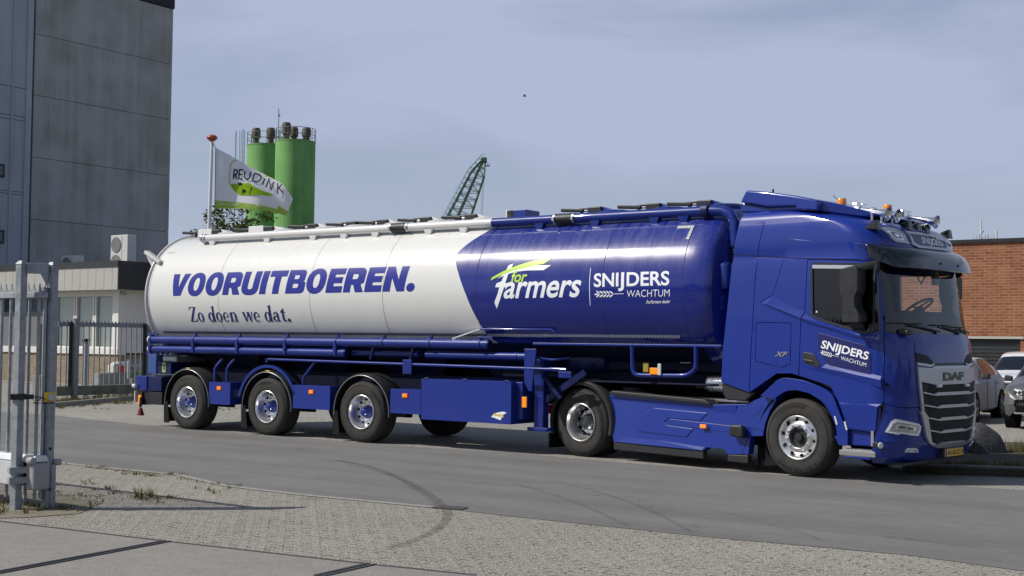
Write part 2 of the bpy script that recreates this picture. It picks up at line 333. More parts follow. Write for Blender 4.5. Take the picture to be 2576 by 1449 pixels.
# ------------------------------------------------------------------ ground, road, paving
TH = .6213
RZ = -TH
SF = Frame((0, 0, 0), TH)
def site(p):                       # world -> site axes (along the road, across it)
    q = np.array([p[0], p[1], 0]); return (float(q@SF.d), float(q@SF.n))
def ground_mat(name, col, kind):
    m = bpy.data.materials.new(name); m.use_nodes = True; t = m.node_tree; b = t.nodes['Principled BSDF']; lk = t.links.new
    b.inputs['Roughness'].default_value = .85; b.inputs['Specular IOR Level'].default_value = .25
    tc = N(t, 'ShaderNodeTexCoord'); obj = tc.outputs['Object']
    big = N(t, 'ShaderNodeTexNoise', i_Scale=.35, i_Detail=5.0, i_Roughness=.6); lk(obj, big.inputs['Vector'])
    mid = N(t, 'ShaderNodeTexNoise', i_Scale=5.0, i_Detail=6.0, i_Roughness=.65); lk(obj, mid.inputs['Vector'])
    fine = N(t, 'ShaderNodeTexNoise', i_Scale=70.0, i_Detail=3.0, i_Roughness=.7); lk(obj, fine.inputs['Vector'])
    vor = N(t, 'ShaderNodeTexVoronoi', i_Scale=55.0); lk(obj, vor.inputs['Vector'])
    def mul(c, src, lo, hi, a=.3, z=.7):
        r = N(t, 'ShaderNodeMapRange', n_1=a, n_2=z, n_3=lo, n_4=hi); lk(src, r.inputs[0])
        x = N(t, 'ShaderNodeVectorMath', operation='SCALE'); lk(c, x.inputs[0]); lk(r.outputs[0], x.inputs['Scale']); return x.outputs[0]
    rgb = N(t, 'ShaderNodeRGB'); rgb.outputs[0].default_value = (*col, 1); c = rgb.outputs[0]
    hgt = None
    if kind == 'asphalt':
        st = N(t, 'ShaderNodeMapping'); st.inputs['Scale'].default_value = (.12, 1.6, 1); lk(obj, st.inputs[0])
        sn = N(t, 'ShaderNodeTexNoise', i_Scale=1.0, i_Detail=6.0, i_Roughness=.65); lk(st.outputs[0], sn.inputs['Vector'])
        c = mul(c, sn.outputs[0], .84, 1.12); c = mul(c, big.outputs[0], .9, 1.08); c = mul(c, mid.outputs[0], .93, 1.06); c = mul(c, fine.outputs[0], .66, 1.36); hgt = fine.outputs[0]; st_ = .45
        sn2 = N(t, 'ShaderNodeTexNoise', i_Scale=.9, i_Detail=9.0, i_Roughness=.68, i_Distortion=.6); lk(obj, sn2.inputs['Vector']); c = mul(c, sn2.outputs[0], 1.02, .90, .50, .74)
        vc = N(t, 'ShaderNodeTexVoronoi', feature='DISTANCE_TO_EDGE', i_Scale=.33); dw = N(t, 'ShaderNodeVectorMath', operation='MULTIPLY_ADD'); lk(mid.outputs[1], dw.inputs[0]); dw.inputs[1].default_value = (.5, .5, 0); lk(obj, dw.inputs[2]); lk(dw.outputs[0], vc.inputs['Vector'])
        cm = N(t, 'ShaderNodeMath', operation='MULTIPLY_ADD', n_1=-.04, n_2=.03); lk(sn2.outputs[0], cm.inputs[0]); ck = N(t, 'ShaderNodeMath', operation='ADD'); lk(vc.outputs['Distance'], ck.inputs[0]); lk(cm.outputs[0], ck.inputs[1]); c = mul(c, ck.outputs[0], .78, 1.0, .006, .014)
    if kind == 'concrete':
        c = mul(c, big.outputs[0], .88, 1.1); c = mul(c, mid.outputs[0], .9, 1.08); c = mul(c, fine.outputs[0], .66, 1.35); hgt = fine.outputs[0]; st_ = .3
    if kind in ('pavers', 'far'):
        br = N(t, 'ShaderNodeTexBrick'); br.offset = .5; br.inputs['Color1'].default_value = (.93, .93, .93, 1); br.inputs['Color2'].default_value = (1.05, 1.04, 1.02, 1); br.inputs['Mortar'].default_value = (.34, .33, .31, 1)
        br.inputs['Scale'].default_value = 1.0; br.inputs['Mortar Size'].default_value = .011; br.inputs['Mortar Smooth'].default_value = .3; br.inputs['Bias'].default_value = .1
        br.inputs['Brick Width'].default_value = .22; br.inputs['Row Height'].default_value = .11
        dm = N(t, 'ShaderNodeVectorMath', operation='MULTIPLY_ADD'); dn = N(t, 'ShaderNodeTexNoise', i_Scale=4.0, i_Detail=2.0); lk(obj, dn.inputs['Vector'])
        lk(dn.outputs[1], dm.inputs[0]); dm.inputs[1].default_value = (.035, .035, 0); lk(obj, dm.inputs[2])
        # zigzag paver edges
        w = N(t, 'ShaderNodeSeparateXYZ'); lk(dm.outputs[0], w.inputs[0]); sx = N(t, 'ShaderNodeMath', operation='PINGPONG', n_1=.055); lk(w.outputs[0], sx.inputs[0])
        ad = N(t, 'ShaderNodeMath', operation='MULTIPLY_ADD', n_1=.7); lk(sx.outputs[0], ad.inputs[0]); lk(w.outputs[1], ad.inputs[2])
        cb = N(t, 'ShaderNodeCombineXYZ'); lk(w.outputs[0], cb.inputs[0]); lk(ad.outputs[0], cb.inputs[1]); lk(cb.outputs[0], br.inputs['Vector'])
        # joints filled with sand in places
        jr = N(t, 'ShaderNodeMapRange', n_1=.45, n_2=.62, n_3=.12, n_4=1.0); lk(mid.outputs[0], jr.inputs[0])
        one = N(t, 'ShaderNodeMix', data_type='RGBA'); one.inputs[6].default_value = (1, 1, 1, 1); lk(jr.outputs[0], one.inputs[0]); lk(br.outputs[0], one.inputs[7])
        mu = N(t, 'ShaderNodeVectorMath', operation='MULTIPLY'); lk(c, mu.inputs[0]); lk(one.outputs[2], mu.inputs[1]); c = mu.outputs[0]
        c = mul(c, vor.outputs['Distance'], .5, 1.3, .05, .6); c = mul(c, big.outputs[0], .86, 1.08); c = mul(c, fine.outputs[0], .62, 1.4)
        gm = N(t, 'ShaderNodeTexNoise', i_Scale=1.3, i_Detail=7.0, i_Roughness=.7); lk(obj, gm.inputs['Vector'])
        gr = N(t, 'ShaderNodeMapRange', n_1=.60, n_2=.72, n_3=0, n_4=.55); lk(gm.outputs[0], gr.inputs[0])
        gx = N(t, 'ShaderNodeMix', data_type='RGBA'); gx.inputs[7].default_value = (.13, .115, .06, 1); lk(gr.outputs[0], gx.inputs[0]); lk(c, gx.inputs[6]); c = gx.outputs[2]
        mm = N(t, 'ShaderNodeMath', operation='MULTIPLY_ADD', n_1=-.9); lk(br.outputs[1], mm.inputs[0]); lk(vor.outputs['Distance'], mm.inputs[2]); hgt = mm.outputs[0]; st_ = .7
    if kind == 'yard':
        c = mul(c, big.outputs[0], .8, 1.15); c = mul(c, mid.outputs[0], .85, 1.1); hgt = mid.outputs[0]; st_ = .1
    lk(c, b.inputs['Base Color'])
    bp = N(t, 'ShaderNodeBump', i_Strength=st_, i_Distance=.012); lk(hgt, bp.inputs['Height']); lk(bp.outputs[0], b.inputs['Normal'])
    return m
M['asphalt'] = ground_mat('weathered_asphalt', (.158, .156, .150), 'asphalt')
M['pavers'] = ground_mat('concrete_pavers', (.24, .226, .198), 'pavers')
M['farpavers'] = ground_mat('worn_pavers', (.26, .25, .225), 'far')
M['concrete'] = ground_mat('concrete_slab', (.225, .212, .195), 'concrete')
M['yard'] = ground_mat('yard_ground', (.15, .145, .13), 'yard')
def sheet(name, pts, z, m, world=True):
    """flat polygon in site axes"""
    P = [site(p) for p in pts] if world else pts
    mb = MB(); mb.add([(x, y, z) for x, y in P], [tuple(range(len(P)))])
    o = mb.build(name, m, None, fix=False)
    me = o.data; bm = bmesh.new(); bm.from_mesh(me)
    for f in bm.faces:
        f.normal_update()
        if f.normal.z < 0: f.normal_flip()
    bm.to_mesh(me); bm.free()
    o.rotation_euler = (0, 0, RZ); return tag(o, kind='structure')
sheet('ground', [(-2500, -2500), (2500, -2500), (2500, 2500), (-2500, 2500)], -.012, M['yard'], False)
B1 = lambda *q: [G(b1(x, y)) for x, y in q]
B2 = lambda *q: [G(b2(x, y)) for x, y in q]
near = [G((-500, 1096))]+B1((290, 315), (600, 348), (890, 375), (1130, 430), (1500, 475), (2190, 540))+B2((0, 585), (1000, 690), (2000, 780), (2576, 860))+[G((3300, 1540))]
far = [G((3300, 1282))]+B2((2576, 455), (2200, 430), (1400, 380), (500, 310), (0, 265))+[G((1049, 1124)), G((404, 1074)), G((143, 1045)), G((-500, 1000))]
sheet('road', near+far, 0, M['asphalt'])
sheet('paving', [G((-500, 1096))]+near[1:-1]+[G((3300, 1540)), (9, 3, 0), (-9, 3, 0), (-14, 12, 0)], -.004, M['pavers'])
sheet('parking_area', [G((-900, 972)), (4, 75, 0), (60, 60, 0), (30, -4, 0), G((3300, 1282))]+far[1:], -.008, M['farpavers'])
slab = B1((-400, 565), (0, 613), (850, 715), (1870, 830), (2400, 885))+[G((1700, 1500))]
sheet('forecourt', slab+[(2, 1, 0), (-8, 1, 0)], .004, M['concrete'])
M['joint'] = mat('dark_joint', (.055, .05, .055), .7, var=.3, vscale=12)
M['rail_steel'] = mat('worn_steel', (.06, .056, .065), .45, .5, 0, var=.3, vscale=20)
def ribbon(name, pts, w, z, m, kind='structure', wvar=0):
    P = [Vector(site(p)) for p in pts]; q = []
    for i, p in enumerate(P):
        t = (P[min(i+1, len(P)-1)]-P[max(i-1, 0)]).normalized(); n = Vector((-t.y, t.x)); ww = w[i] if isinstance(w, (list, tuple)) else w
        q += [(*(p+n*ww/2), z), (*(p-n*ww/2), z)]
    mb = MB(); mb.add(q, [(2*i, 2*i+1, 2*i+3, 2*i+2) for i in range(len(P)-1)]); o = mb.build(name, m, None, fix=False)
    for pl in o.data.polygons:
        if pl.normal.z < 0: pl.flip()
    o.rotation_euler = (0, 0, RZ); return tag(o, kind=kind) if kind else o
M['edging'] = mat('pale_edging', (.27, .26, .235), .85, var=.25, vscale=6)
ribbon('road_edging', near[:7], .11, .0025, M['edging'])
ribbon('paving_joint', slab[:-1], .035, .008, M['joint'])
for p in ([b1(-60, 882), b1(842, 713)], [b1(1600, 890), b1(1872, 828)]):
    P = [Vector(site(G(q))) for q in p]; t = (P[1]-P[0]).normalized(); n = Vector((-t.y, t.x)); mb = MB()
    for a, b, h in ((-.05, -.016, .012), (.016, .05, .012), (-.016, .016, .0065)):
        mb.hexa([(*(P[0]+n*a), .001), (*(P[1]+n*a), .001), (*(P[1]+n*b), .001), (*(P[0]+n*b), .001), (*(P[0]+n*a), h), (*(P[1]+n*a), h), (*(P[1]+n*b), h), (*(P[0]+n*b), h)], 0 if h > .01 else 1)
    o = mb.build('gate_track', [M['rail_steel'], M['joint']]); o.rotation_euler = (0, 0, RZ)
    tag(o, ('long steel gate track set in the concrete beside the galvanised gate posts' if p[0][0] < 100 else 'short steel gate track in the concrete at the middle of the forecourt edge'), 'gate track', 'steel gate tracks in the forecourt')
# tyre marks: rubber rubbed thinly on the asphalt
def rub_mat(name, k):
    m = bpy.data.materials.new(name); m.use_nodes = True; t = m.node_tree; b = t.nodes['Principled BSDF']; b.inputs['Base Color'].default_value = (.03, .029, .028, 1); b.inputs['Roughness'].default_value = .8
    tc = N(t, 'ShaderNodeTexCoord'); n = N(t, 'ShaderNodeTexNoise', i_Scale=9.0, i_Detail=6.0, i_Roughness=.7); t.links.new(tc.outputs['Object'], n.inputs['Vector'])
    r = N(t, 'ShaderNodeMapRange', n_1=.3, n_2=.75, n_3=0.0, n_4=k); t.links.new(n.outputs[0], r.inputs[0]); t.links.new(r.outputs[0], b.inputs['Alpha']); return m
M['rub'] = rub_mat('rubber_mark', .46); M['rub2'] = rub_mat('faint_rubber_mark', .26)
def smooth_pts(P, n=6):
    out = []
    for i in range(len(P)-1):
        p0 = Vector(P[max(i-1, 0)]); p1 = Vector(P[i]); p2 = Vector(P[i+1]); p3 = Vector(P[min(i+2, len(P)-1)])
        for k in range(n):
            t = k/n; out.append(.5*((2*p1)+(p2-p0)*t+(2*p0-5*p1+4*p2-p3)*t*t+(3*p1-p0-3*p2+p3)*t**3))
    return out+[Vector(P[-1])]
for z, (pts, w, m) in enumerate([
    (B1((1690, 303), (1850, 335), (1980, 380), (2100, 440), (2180, 490), (2238, 545), (2250, 590), (2195, 650), (2100, 700), (1950, 750)), .10, 'rub'),
    (B1((1730, 322), (1890, 358), (2000, 398), (2080, 445), (2150, 492), (2205, 540)), .07, 'rub2'),
    (B2((180, 400), (340, 440), (500, 485), (700, 560), (840, 630), (905, 668)), .055, 'rub2'),
    (B2((0, 420), (200, 475), (400, 550), (590, 640)), .06, 'rub2'),
    (B2((1880, 690), (2080, 712), (2350, 745)), .10, 'rub2'), (B2((920, 540), (1200, 600), (1450, 670), (1560, 712)), .05, 'rub2')]):
    ribbon('tyre_mark', smooth_pts([tuple(p) for p in pts]), w, .0045+.0006*z, M[m])
# drain grate at the edge of the road
gp = [site(G(b1(2185, 538))), site(G(b1(2365, 550)))]; gx, gy = gp[0]; gl = (Vector(gp[1])-Vector(gp[0])).length
dr = thing('drain_grate', 'dark slotted drain grate at the near edge of the asphalt road', 'drain', (*SF.world(gx, gy, 0)[:2], 0), RZ+math.atan2(gp[1][1]-gp[0][1], gp[1][0]-gp[0][0]))
mb = MB(); mb.box((0, -.10, .001), (gl*.8, .10, .0065)); mb.build('frame', M['joint'], dr)
mb = MB()
for i in range(8): mb.box((.03+i*gl*.8/8.3, -.09, .0066), (.03+i*gl*.8/8.3+.05, .09, .012))
mb.build('grating', mat('grate_iron', (.09, .088, .085), .7, var=.3), dr)
# pale patch stones in the paving
# ------------------------------------------------------------------ concrete tower and office
def streak_mat(name, col, dirt, k=1.0, panel=None, lines=None):
    m = bpy.data.materials.new(name); m.use_nodes = True; t = m.node_tree; b = t.nodes['Principled BSDF']; lk = t.links.new; b.inputs['Roughness'].default_value = .85; b.inputs['Specular IOR Level'].default_value = .2
    tc = N(t, 'ShaderNodeTexCoord'); mp_ = N(t, 'ShaderNodeMapping'); mp_.inputs['Scale'].default_value = (1.6, 1.6, .06); lk(tc.outputs['Object'], mp_.inputs[0])
    n1 = N(t, 'ShaderNodeTexNoise', i_Scale=1.3, i_Detail=8.0, i_Roughness=.7); lk(mp_.outputs[0], n1.inputs['Vector'])
    n2 = N(t, 'ShaderNodeTexNoise', i_Scale=.5, i_Detail=4.0); lk(tc.outputs['Object'], n2.inputs['Vector'])
    ad = N(t, 'ShaderNodeMath', operation='MULTIPLY'); lk(n1.outputs[0], ad.inputs[0]); lk(n2.outputs[0], ad.inputs[1])
    r = N(t, 'ShaderNodeMapRange', n_1=.17, n_2=.38, n_3=0, n_4=k); lk(ad.outputs[0], r.inputs[0])
    x = N(t, 'ShaderNodeMix', data_type='RGBA'); x.inputs[6].default_value = (*col, 1); x.inputs[7].default_value = (*dirt, 1); lk(r.outputs[0], x.inputs[0]); lk(x.outputs[2], b.inputs['Base Color'])
    return m
M['tower_concrete'] = streak_mat('tower_concrete', (.40, .405, .40), (.27, .28, .24))
M['tower_white'] = streak_mat('painted_tower_wall', (.40, .43, .48), (.31, .335, .38), .8)
M['joint_dark'] = mat('panel_joint', (.11, .115, .12), .9)
M['cap_dark'] = mat('roof_edge_dark', (.012, .014, .02), .6)
BT = Frame((-22.98, 61, 0), TH)
ye = on(BT, (430, 300), 0, 0)[1]                                    # far edge of the gable
yl = on(BT, (76, 300), 0, 0)[1]
zl = [on(BT, p, 0, 0)[2] for p in ((431, 162), (429, 301), (427, 442.5), (424, 583.5))]
tw = thing('concrete_tower', 'tall grey concrete panel tower with pale painted wall behind the office', 'tower', tuple(BT.o), RZ)
zz = sorted(zl); zs = [zz[0]-(zz[1]-zz[0]), *zz, zz[-1]+(zz[-1]-zz[0])/3]; zs = [zs[0]-3.1]+zs; zs[0] = max(0, zs[0])
ztop = on(BT, (431, 22), 0, 0)[2]; zs[-1] = ztop
mb = MB(); mb.box((-26, yl, 0), (-.13, ye-.02, ztop)); mb.build('core', M['joint_dark'], tw)
for a, b in zip(zs[:-1], zs[1:]):
    mb = MB(); mb.box((-.12, yl+.16, a+.012), (0, ye, b-.012)); mb.build('concrete_panel', M['tower_concrete'], tw)
mb = MB(); mb.box((-26, yl-.3, ztop+.02), (.06, ye+.05, ztop+1.4)); mb.build('roof_edge', M['cap_dark'], tw)
mb = MB(); mb.box((-26, yl-14, 0), (.02, yl-.02, ztop+.2)); wl_ = mb.build('painted_wall', M['tower_white'], tw)
mb = MB()
for y_, w_ in ((yl-.30, .30), (yl-1.05, .10)): mb.box((.02, y_, 0), (.09, y_+w_, ztop))
mb.build('pilaster', M['tower_white'], tw)
mb = MB()
for p in (a4(60, 545), a4(60, 727), a4(60, 752), a4(60, 1208), a4(60, 1225), (25, 700), (25, 716)):
    z_ = on(BT, p, 0, 0.02)[2]; mb.box((.021, yl-13, z_), (.03, yl-.31, z_+.03))
mb.build('wall_joint', M['joint_dark'], tw)
for p0, p1 in ((a4(-30, 1030), a4(24, 1122)), ((-30, 576), (9, 613))):
    q0 = on(BT, p0, 0, .02); q1 = on(BT, p1, 0, .02)
    mb = MB(); mb.box((.02, q1[1]-1.2, q1[2]), (.07, q1[1], q0[2])); w = mb.build('window', M['black'], tw); mb = MB(); mb.box((.071, q1[1]-1.1, q1[2]+.1), (.075, q1[1]-.1, q0[2]-.1)); mb.build('pane', mat('tower_pane', (.09, .11, .13), .15), w)
# office
def brick_mat(name, c1_, c2_, mortar, bw, rh, ms=.008, var=.25, bump=.25):
    m = bpy.data.materials.new(name); m.use_nodes = True; t = m.node_tree; b = t.nodes['Principled BSDF']; lk = t.links.new; b.inputs['Roughness'].default_value = .85; b.inputs['Specular IOR Level'].default_value = .2
    tc = N(t, 'ShaderNodeTexCoord'); sp = N(t, 'ShaderNodeSeparateXYZ'); lk(tc.outputs['Object'], sp.inputs[0]); ad = N(t, 'ShaderNodeMath', operation='ADD'); lk(sp.outputs[0], ad.inputs[0]); lk(sp.outputs[1], ad.inputs[1])
    cb = N(t, 'ShaderNodeCombineXYZ'); lk(ad.outputs[0], cb.inputs[0]); lk(sp.outputs[2], cb.inputs[1])
    br = N(t, 'ShaderNodeTexBrick'); br.offset = .5; lk(cb.outputs[0], br.inputs['Vector'])
    for k_, v_ in (('Color1', (*c1_, 1)), ('Color2', (*c2_, 1)), ('Mortar', (*mortar, 1)), ('Scale', 1.0), ('Mortar Size', ms), ('Mortar Smooth', .1), ('Bias', -.1), ('Brick Width', bw), ('Row Height', rh)): br.inputs[k_].default_value = v_
    n = N(t, 'ShaderNodeTexNoise', i_Scale=.8, i_Detail=6.0, i_Roughness=.65); lk(tc.outputs['Object'], n.inputs['Vector'])
    r = N(t, 'ShaderNodeMapRange', n_1=.3, n_2=.7, n_3=1-var, n_4=1+var*.6); lk(n.outputs[0], r.inputs[0]); x = N(t, 'ShaderNodeVectorMath', operation='SCALE'); lk(br.outputs[0], x.inputs[0]); lk(r.outputs[0], x.inputs['Scale'])
    # single bricks darker than the rest
    wn = N(t, 'ShaderNodeTexNoise', i_Scale=3.1, i_Detail=1.0); lk(cb.outputs[0], wn.inputs['Vector']); r2 = N(t, 'ShaderNodeMapRange', n_1=.6, n_2=.75, n_3=1.0, n_4=.72); lk(wn.outputs[0], r2.inputs[0])
    x2 = N(t, 'ShaderNodeVectorMath', operation='SCALE'); lk(x.outputs[0], x2.inputs[0]); lk(r2.outputs[0], x2.inputs['Scale']); lk(x2.outputs[0], b.inputs['Base Color'])
    bp = N(t, 'ShaderNodeBump', i_Strength=bump, i_Distance=.01); bp.invert = True; lk(br.outputs[1], bp.inputs['Height']); lk(bp.outputs[0], b.inputs['Normal']); return m
M['brick_office'] = brick_mat('yellow_brick', (.235, .18, .112), (.30, .235, .155), (.26, .24, .20), .21, .062)
M['brick_red'] = brick_mat('red_brick', (.225, .075, .038), (.30, .125, .065), (.30, .20, .13), .33, .10, .012, .22)
M['fascia'] = mat('fascia_panel', (.41, .40, .365), .5, 0, .1, var=.06, vscale=2)
M['trim_shade'] = mat('roof_trim_and_shade', (.030, .034, .038), .5, 0, .1, var=.1)  # dark roof trim; also stands in for shade on the side fascia
M['frame_white'] = mat('white_window_frame', (.68, .67, .63), .45)
M['office_dark'] = mat('dark_window', (.035, .045, .06), .12)
M['spandrel'] = mat('grey_spandrel', (.17, .17, .175), .5)
M['blind'] = mat('vertical_blind', (.75, .78, .75), .7)
M['room'] = mat('office_interior', (.03, .033, .035), .9)
OF = Frame((-14.26, 46.0, 0), TH)
ofz = lambda p, y=0: on(OF, p, 1, y)
zf1 = ofz((296, 655), -.6)[2]; zf0 = ofz((295.6, 728), -.6)[2]; xf = ofz((296, 690), -.6)[0]
wx = [ofz(p)[0] for p in (a1(610, 1000), a1(795, 1000), a1(832, 1000), a1(1005, 1000), a1(1042, 1000), a1(1218, 1000), a1(1238, 1000), a1(1296, 1000))]
zw1 = ofz(a1(900, 892))[2]; zw0 = ofz(b3(400, 655))[2]; zsl = ofz(b3(400, 712))[2]
of = thing('office_building', 'low flat roofed office with cream fascia, white window frames and yellow brick base', 'office', tuple(OF.o), RZ)
xc = wx[7]
mb = MB(); mb.box((-34, 0, 0), (xc, 13, zsl-.06)); mb.build('brick_base', M['brick_office'], of)
mb = MB(); mb.box((-34, .35, zsl-.06), (xc-.35, 12.8, zf0+.3)); mb.build('inner_wall', M['room'], of)
rfm = MB(); rfm.box((-34, -.6, zf0), (xf, 13.4, zf1-.22))
mb = MB(); mb.box((-34, -.63, zf1-.22), (xf+.03, 13.5, zf1)); mb.build('roof_edge', M['trim_shade'], of)
mb = MB(); mb.box((xf+.002, -.602, zf0+.002), (xf+.05, 13.4, zf1-.222)); mb.build('shaded_fascia', M['trim_shade'], of)  # side of the fascia turned from the sun: shade put into its colour
for i in range(60):
    x = xf-.31-i*.46; rfm.box((x, -.606, zf0+.01), (x+.012, -.601, zf1-.23), 1)
rfm.build('roof_fascia', [M['fascia'], mat('fascia_seam', (.35, .34, .31), .6)], of)
mb = MB(); mb.box((-34, -.06, zsl-.06), (xc+.03, .34, zw0)); mb.box((-34, .0, zw1), (xc, .34, zf0)); mb.build('sill', M['frame_white'], of, bevel=.01)
mb = MB(); mb.box((wx[6], -.03, zw0), (xc, .32, zf0-.001)); mb.box((xc-.32, .32, zsl), (xc-.005, 1.6, zf0-.001)); mb.build('corner_pillar', M['frame_white'], of)
for a, b in ((wx[0], wx[1]), (wx[2], wx[3]), (wx[4], wx[5])):
    mb = MB(); fw = .05
    for q in ((a-.08, b+.08, zw0, zw0+fw), (a-.08, b+.08, zw1-fw, zw1), (a-.08, a, zw0+fw, zw1-fw), (b, b+.08, zw0+fw, zw1-fw)): mb.box((q[0], .02, q[2]), (q[1], .12, q[3]))
    w = mb.build('window', M['frame_white'], of)
    mb = MB(); n_ = max(6, int((b-a)/.13))
    for i in range(n_):
        x = a+(b-a)*(i+.5)/n_; an = .5
        mb.hexa([(x-.05, .19-.03, zw0+.06), (x+.05, .19+.03, zw0+.06), (x+.05, .195+.03, zw0+.06), (x-.05, .195-.03, zw0+.06), (x-.05, .19-.03, zw1-.06), (x+.05, .19+.03, zw1-.06), (x+.05, .195+.03, zw1-.06), (x-.05, .195-.03, zw1-.06)])
    mb.build('blind', M['blind'], w)
    mb = MB(); mb.box((a, .06, zw0+fw), (b, .066, zw1-fw)); mb.build('pane', M['glass_clear'], w)
# left bay: dark glass over grey panels
x0 = wx[0]-.1; zsp = ofz((90, 784))[2]
mb = MB(); mb.box((-34, .04, zw0), (x0, .2, zsp)); mb.build('spandrel', M['spandrel'], of)
mb = MB(); mb.box((-34, .06, zsp), (x0, .2, zw1)); mb.build('window', M['office_dark'], of)
# side wall with one window
zs0 = ofz((330, 880))[2]
mb = MB(); mb.box((xc-.3, 1.6, zsl), (xc-.004, 12.9, zf0)); mb.build('side_wall', mat('side_panel', (.27, .275, .29), .6, var=.05), of)
mb = MB(); mb.box((xc-.01, 1.9, zw0), (xc+.03, 4.6, zw1+.1)); w = mb.build('window', M['frame_white'], of); mb = MB(); mb.box((xc+.032, 2.0, zw0+.08), (xc+.036, 4.5, zw1)); mb.build('pane', mat('milky_pane', (.32, .36, .35), .12, 0, .4), w)
# air conditioners on the office roof
def ac_unit(p0, p1, y, fans, label, depth=.5, split=.62):
    q0 = ofz(p0, y); q1 = ofz(p1, y); w_ = q1[0]-q0[0]; h = q0[2]-q1[2]+.5; zb = q1[2]-.5
    t = thing('air_conditioner', label, 'air conditioner', tuple(OF.world(q0[0], y, zb)), RZ)
    mb = MB(); mb.box((0, 0, 0), (w_, depth, h)); mb.build('casing', M['offwhite'], t, bevel=.02)
    for k_ in range(fans):
        hh = (h-.1)/fans; c = (w_*split/2+.03, -.012, .06+hh*(k_+.5))
        r = min(w_*split/2, hh/2)*.92
        mb = MB(); mb.lathe([(r, -.01), (r, .012), (r*.97, .014)], c, 32); 
        for i in range(1, 9): mb.lathe([(r*i/9, -.014), (r*i/9+.012, -.014)], c, 32)
        mb.cyl((c[0], c[1]+.006, c[2]), (c[0], c[1]+.012, c[2]), r, n=32, mi=1)
        mb.build('fan_grille', [mat('ac_grille', (.34, .34, .33), .5), mat('ac_dark', (.16, .16, .155), .8)], t)
    mb = MB(); mb.box((w_*split+.05, -.004, .06), (w_*split+.065, 0, h-.06)); mb.box((w_*.78, -.004, h*.25), (w_*.88, 0, h*.28)); mb.build('cover_joint', M['darkgrey'], t)
    return t
ac_unit(a1(1205, 240), a1(1383, 505), 3.0, 2, 'tall white air conditioner with two stacked fans on the office roof', .42)
ac_unit(a1(668, 462), a1(828, 525), 4.0, 1, 'low white air conditioner with one fan on the office roof', .4, .64)
# ------------------------------------------------------------------ silos, crane, flag
def at(p, D): return on(WF, p, 1, D)
M['silo'] = streak_mat('green_silo_paint', (.19, .40, .13), (.11, .26, .08), .9)
M['silo_steel'] = mat('silo_steel', (.10, .14, .11), .6)
M['vent'] = mat('vent_rust', (.10, .085, .06), .7, var=.4, vscale=2)
def silo(pl, pr, top, D, label, vents, ladder=False):
    l = at((pl, top), D); r = at((pr, top), D); R = (r[0]-l[0])/2; H = l[2]
    t = thing('silo', label, 'silo', ((l[0]+r[0])/2, D+R, 0), 0, 'green silos behind the tank trailer')
    mb = MB(); mb.lathe([(R, 0), (R, H*.55), (R*1.004, H*.55), (R*1.004, H*.555), (R, H*.555), (R, H), (R*1.015, H), (R*1.015, H+.08), (.01, H+.25)], (0, 0, 0), 64, axis='z'); mb.build('shell', M['silo'], t, smooth=30)
    mb = MB(); n = 14
    for i in range(n): a = 2*math.pi*i/n; mb.cyl((R*math.cos(a), R*math.sin(a), H), (R*math.cos(a), R*math.sin(a), H+1.15), .025, n=6)
    for h in (.6, 1.15):
        mb.tube([(R*math.cos(2*math.pi*i/40), R*math.sin(2*math.pi*i/40), H+h) for i in range(41)], .025, 6)
    mb.build('railing', M['silo_steel'], t)
    for x, y, s, hh in vents:
        s *= .82; hh *= .78
        mb = MB(); mb.lathe([(s*.36, 0), (s*.36, hh*.35), (s*.5, hh*.4), (s*.52, hh*.85), (s*.4, hh), (.01, hh*1.02)], (x*R, y*R, H+.1), 18, axis='z'); mb.build('vent', M['vent'], t, smooth=35)
    if ladder:
        mb = MB(); x = -R-.35
        for dy in (-.3, .3): mb.cyl((x, dy, 2), (x, dy, H+1.5), .03, n=6)
        for i in range(int((H-2)/.4)): mb.cyl((x, -.3, 2+i*.4), (x, .3, 2+i*.4), .015, n=5)
        for i in range(int((H-3)/1.4)): mb.tube([(x-.75*math.sin(math.pi*k/8), -.35*math.cos(math.pi*k/8), 3.4+i*1.4) for k in range(9)], .025, 5)
        for k in range(1, 8, 2): mb.cyl((x-.75*math.sin(math.pi*k/8), -.35*math.cos(math.pi*k/8), 3), (x-.75*math.sin(math.pi*k/8), -.35*math.cos(math.pi*k/8), H+1.4), .02, n=5)
        mb.build('ladder_cage', M['silo_steel'], t)
    return t
silo(684.5, 785.5, 351, 108, 'nearer taller green silo with three dark vents behind the flag', [(-.42, -.3, .95, 2.0), (-.14, .3, .9, 1.7), (.55, -.05, .95, 1.5)])
silo(612, 712, 361, 113, 'farther green silo with a caged ladder on its left side', [(-.5, -.3, .95, 1.9), (.26, -.4, .95, 1.9)], True)
p = at((694, 342), 113); q = at((694, 266), 113)
mb = MB(); mb.cyl((p[0], 114.4, p[2]-1.0), (q[0], 114.4, q[2]), .035, n=6); mb.cyl((p[0], 114.4, p[2]+2), (p[0], 114.4, p[2]+2.15), .09, n=8); o = mb.build('antenna', M['silo_steel']); tag(o, 'thin upright antenna rod between the tops of the two green silos', 'antenna')
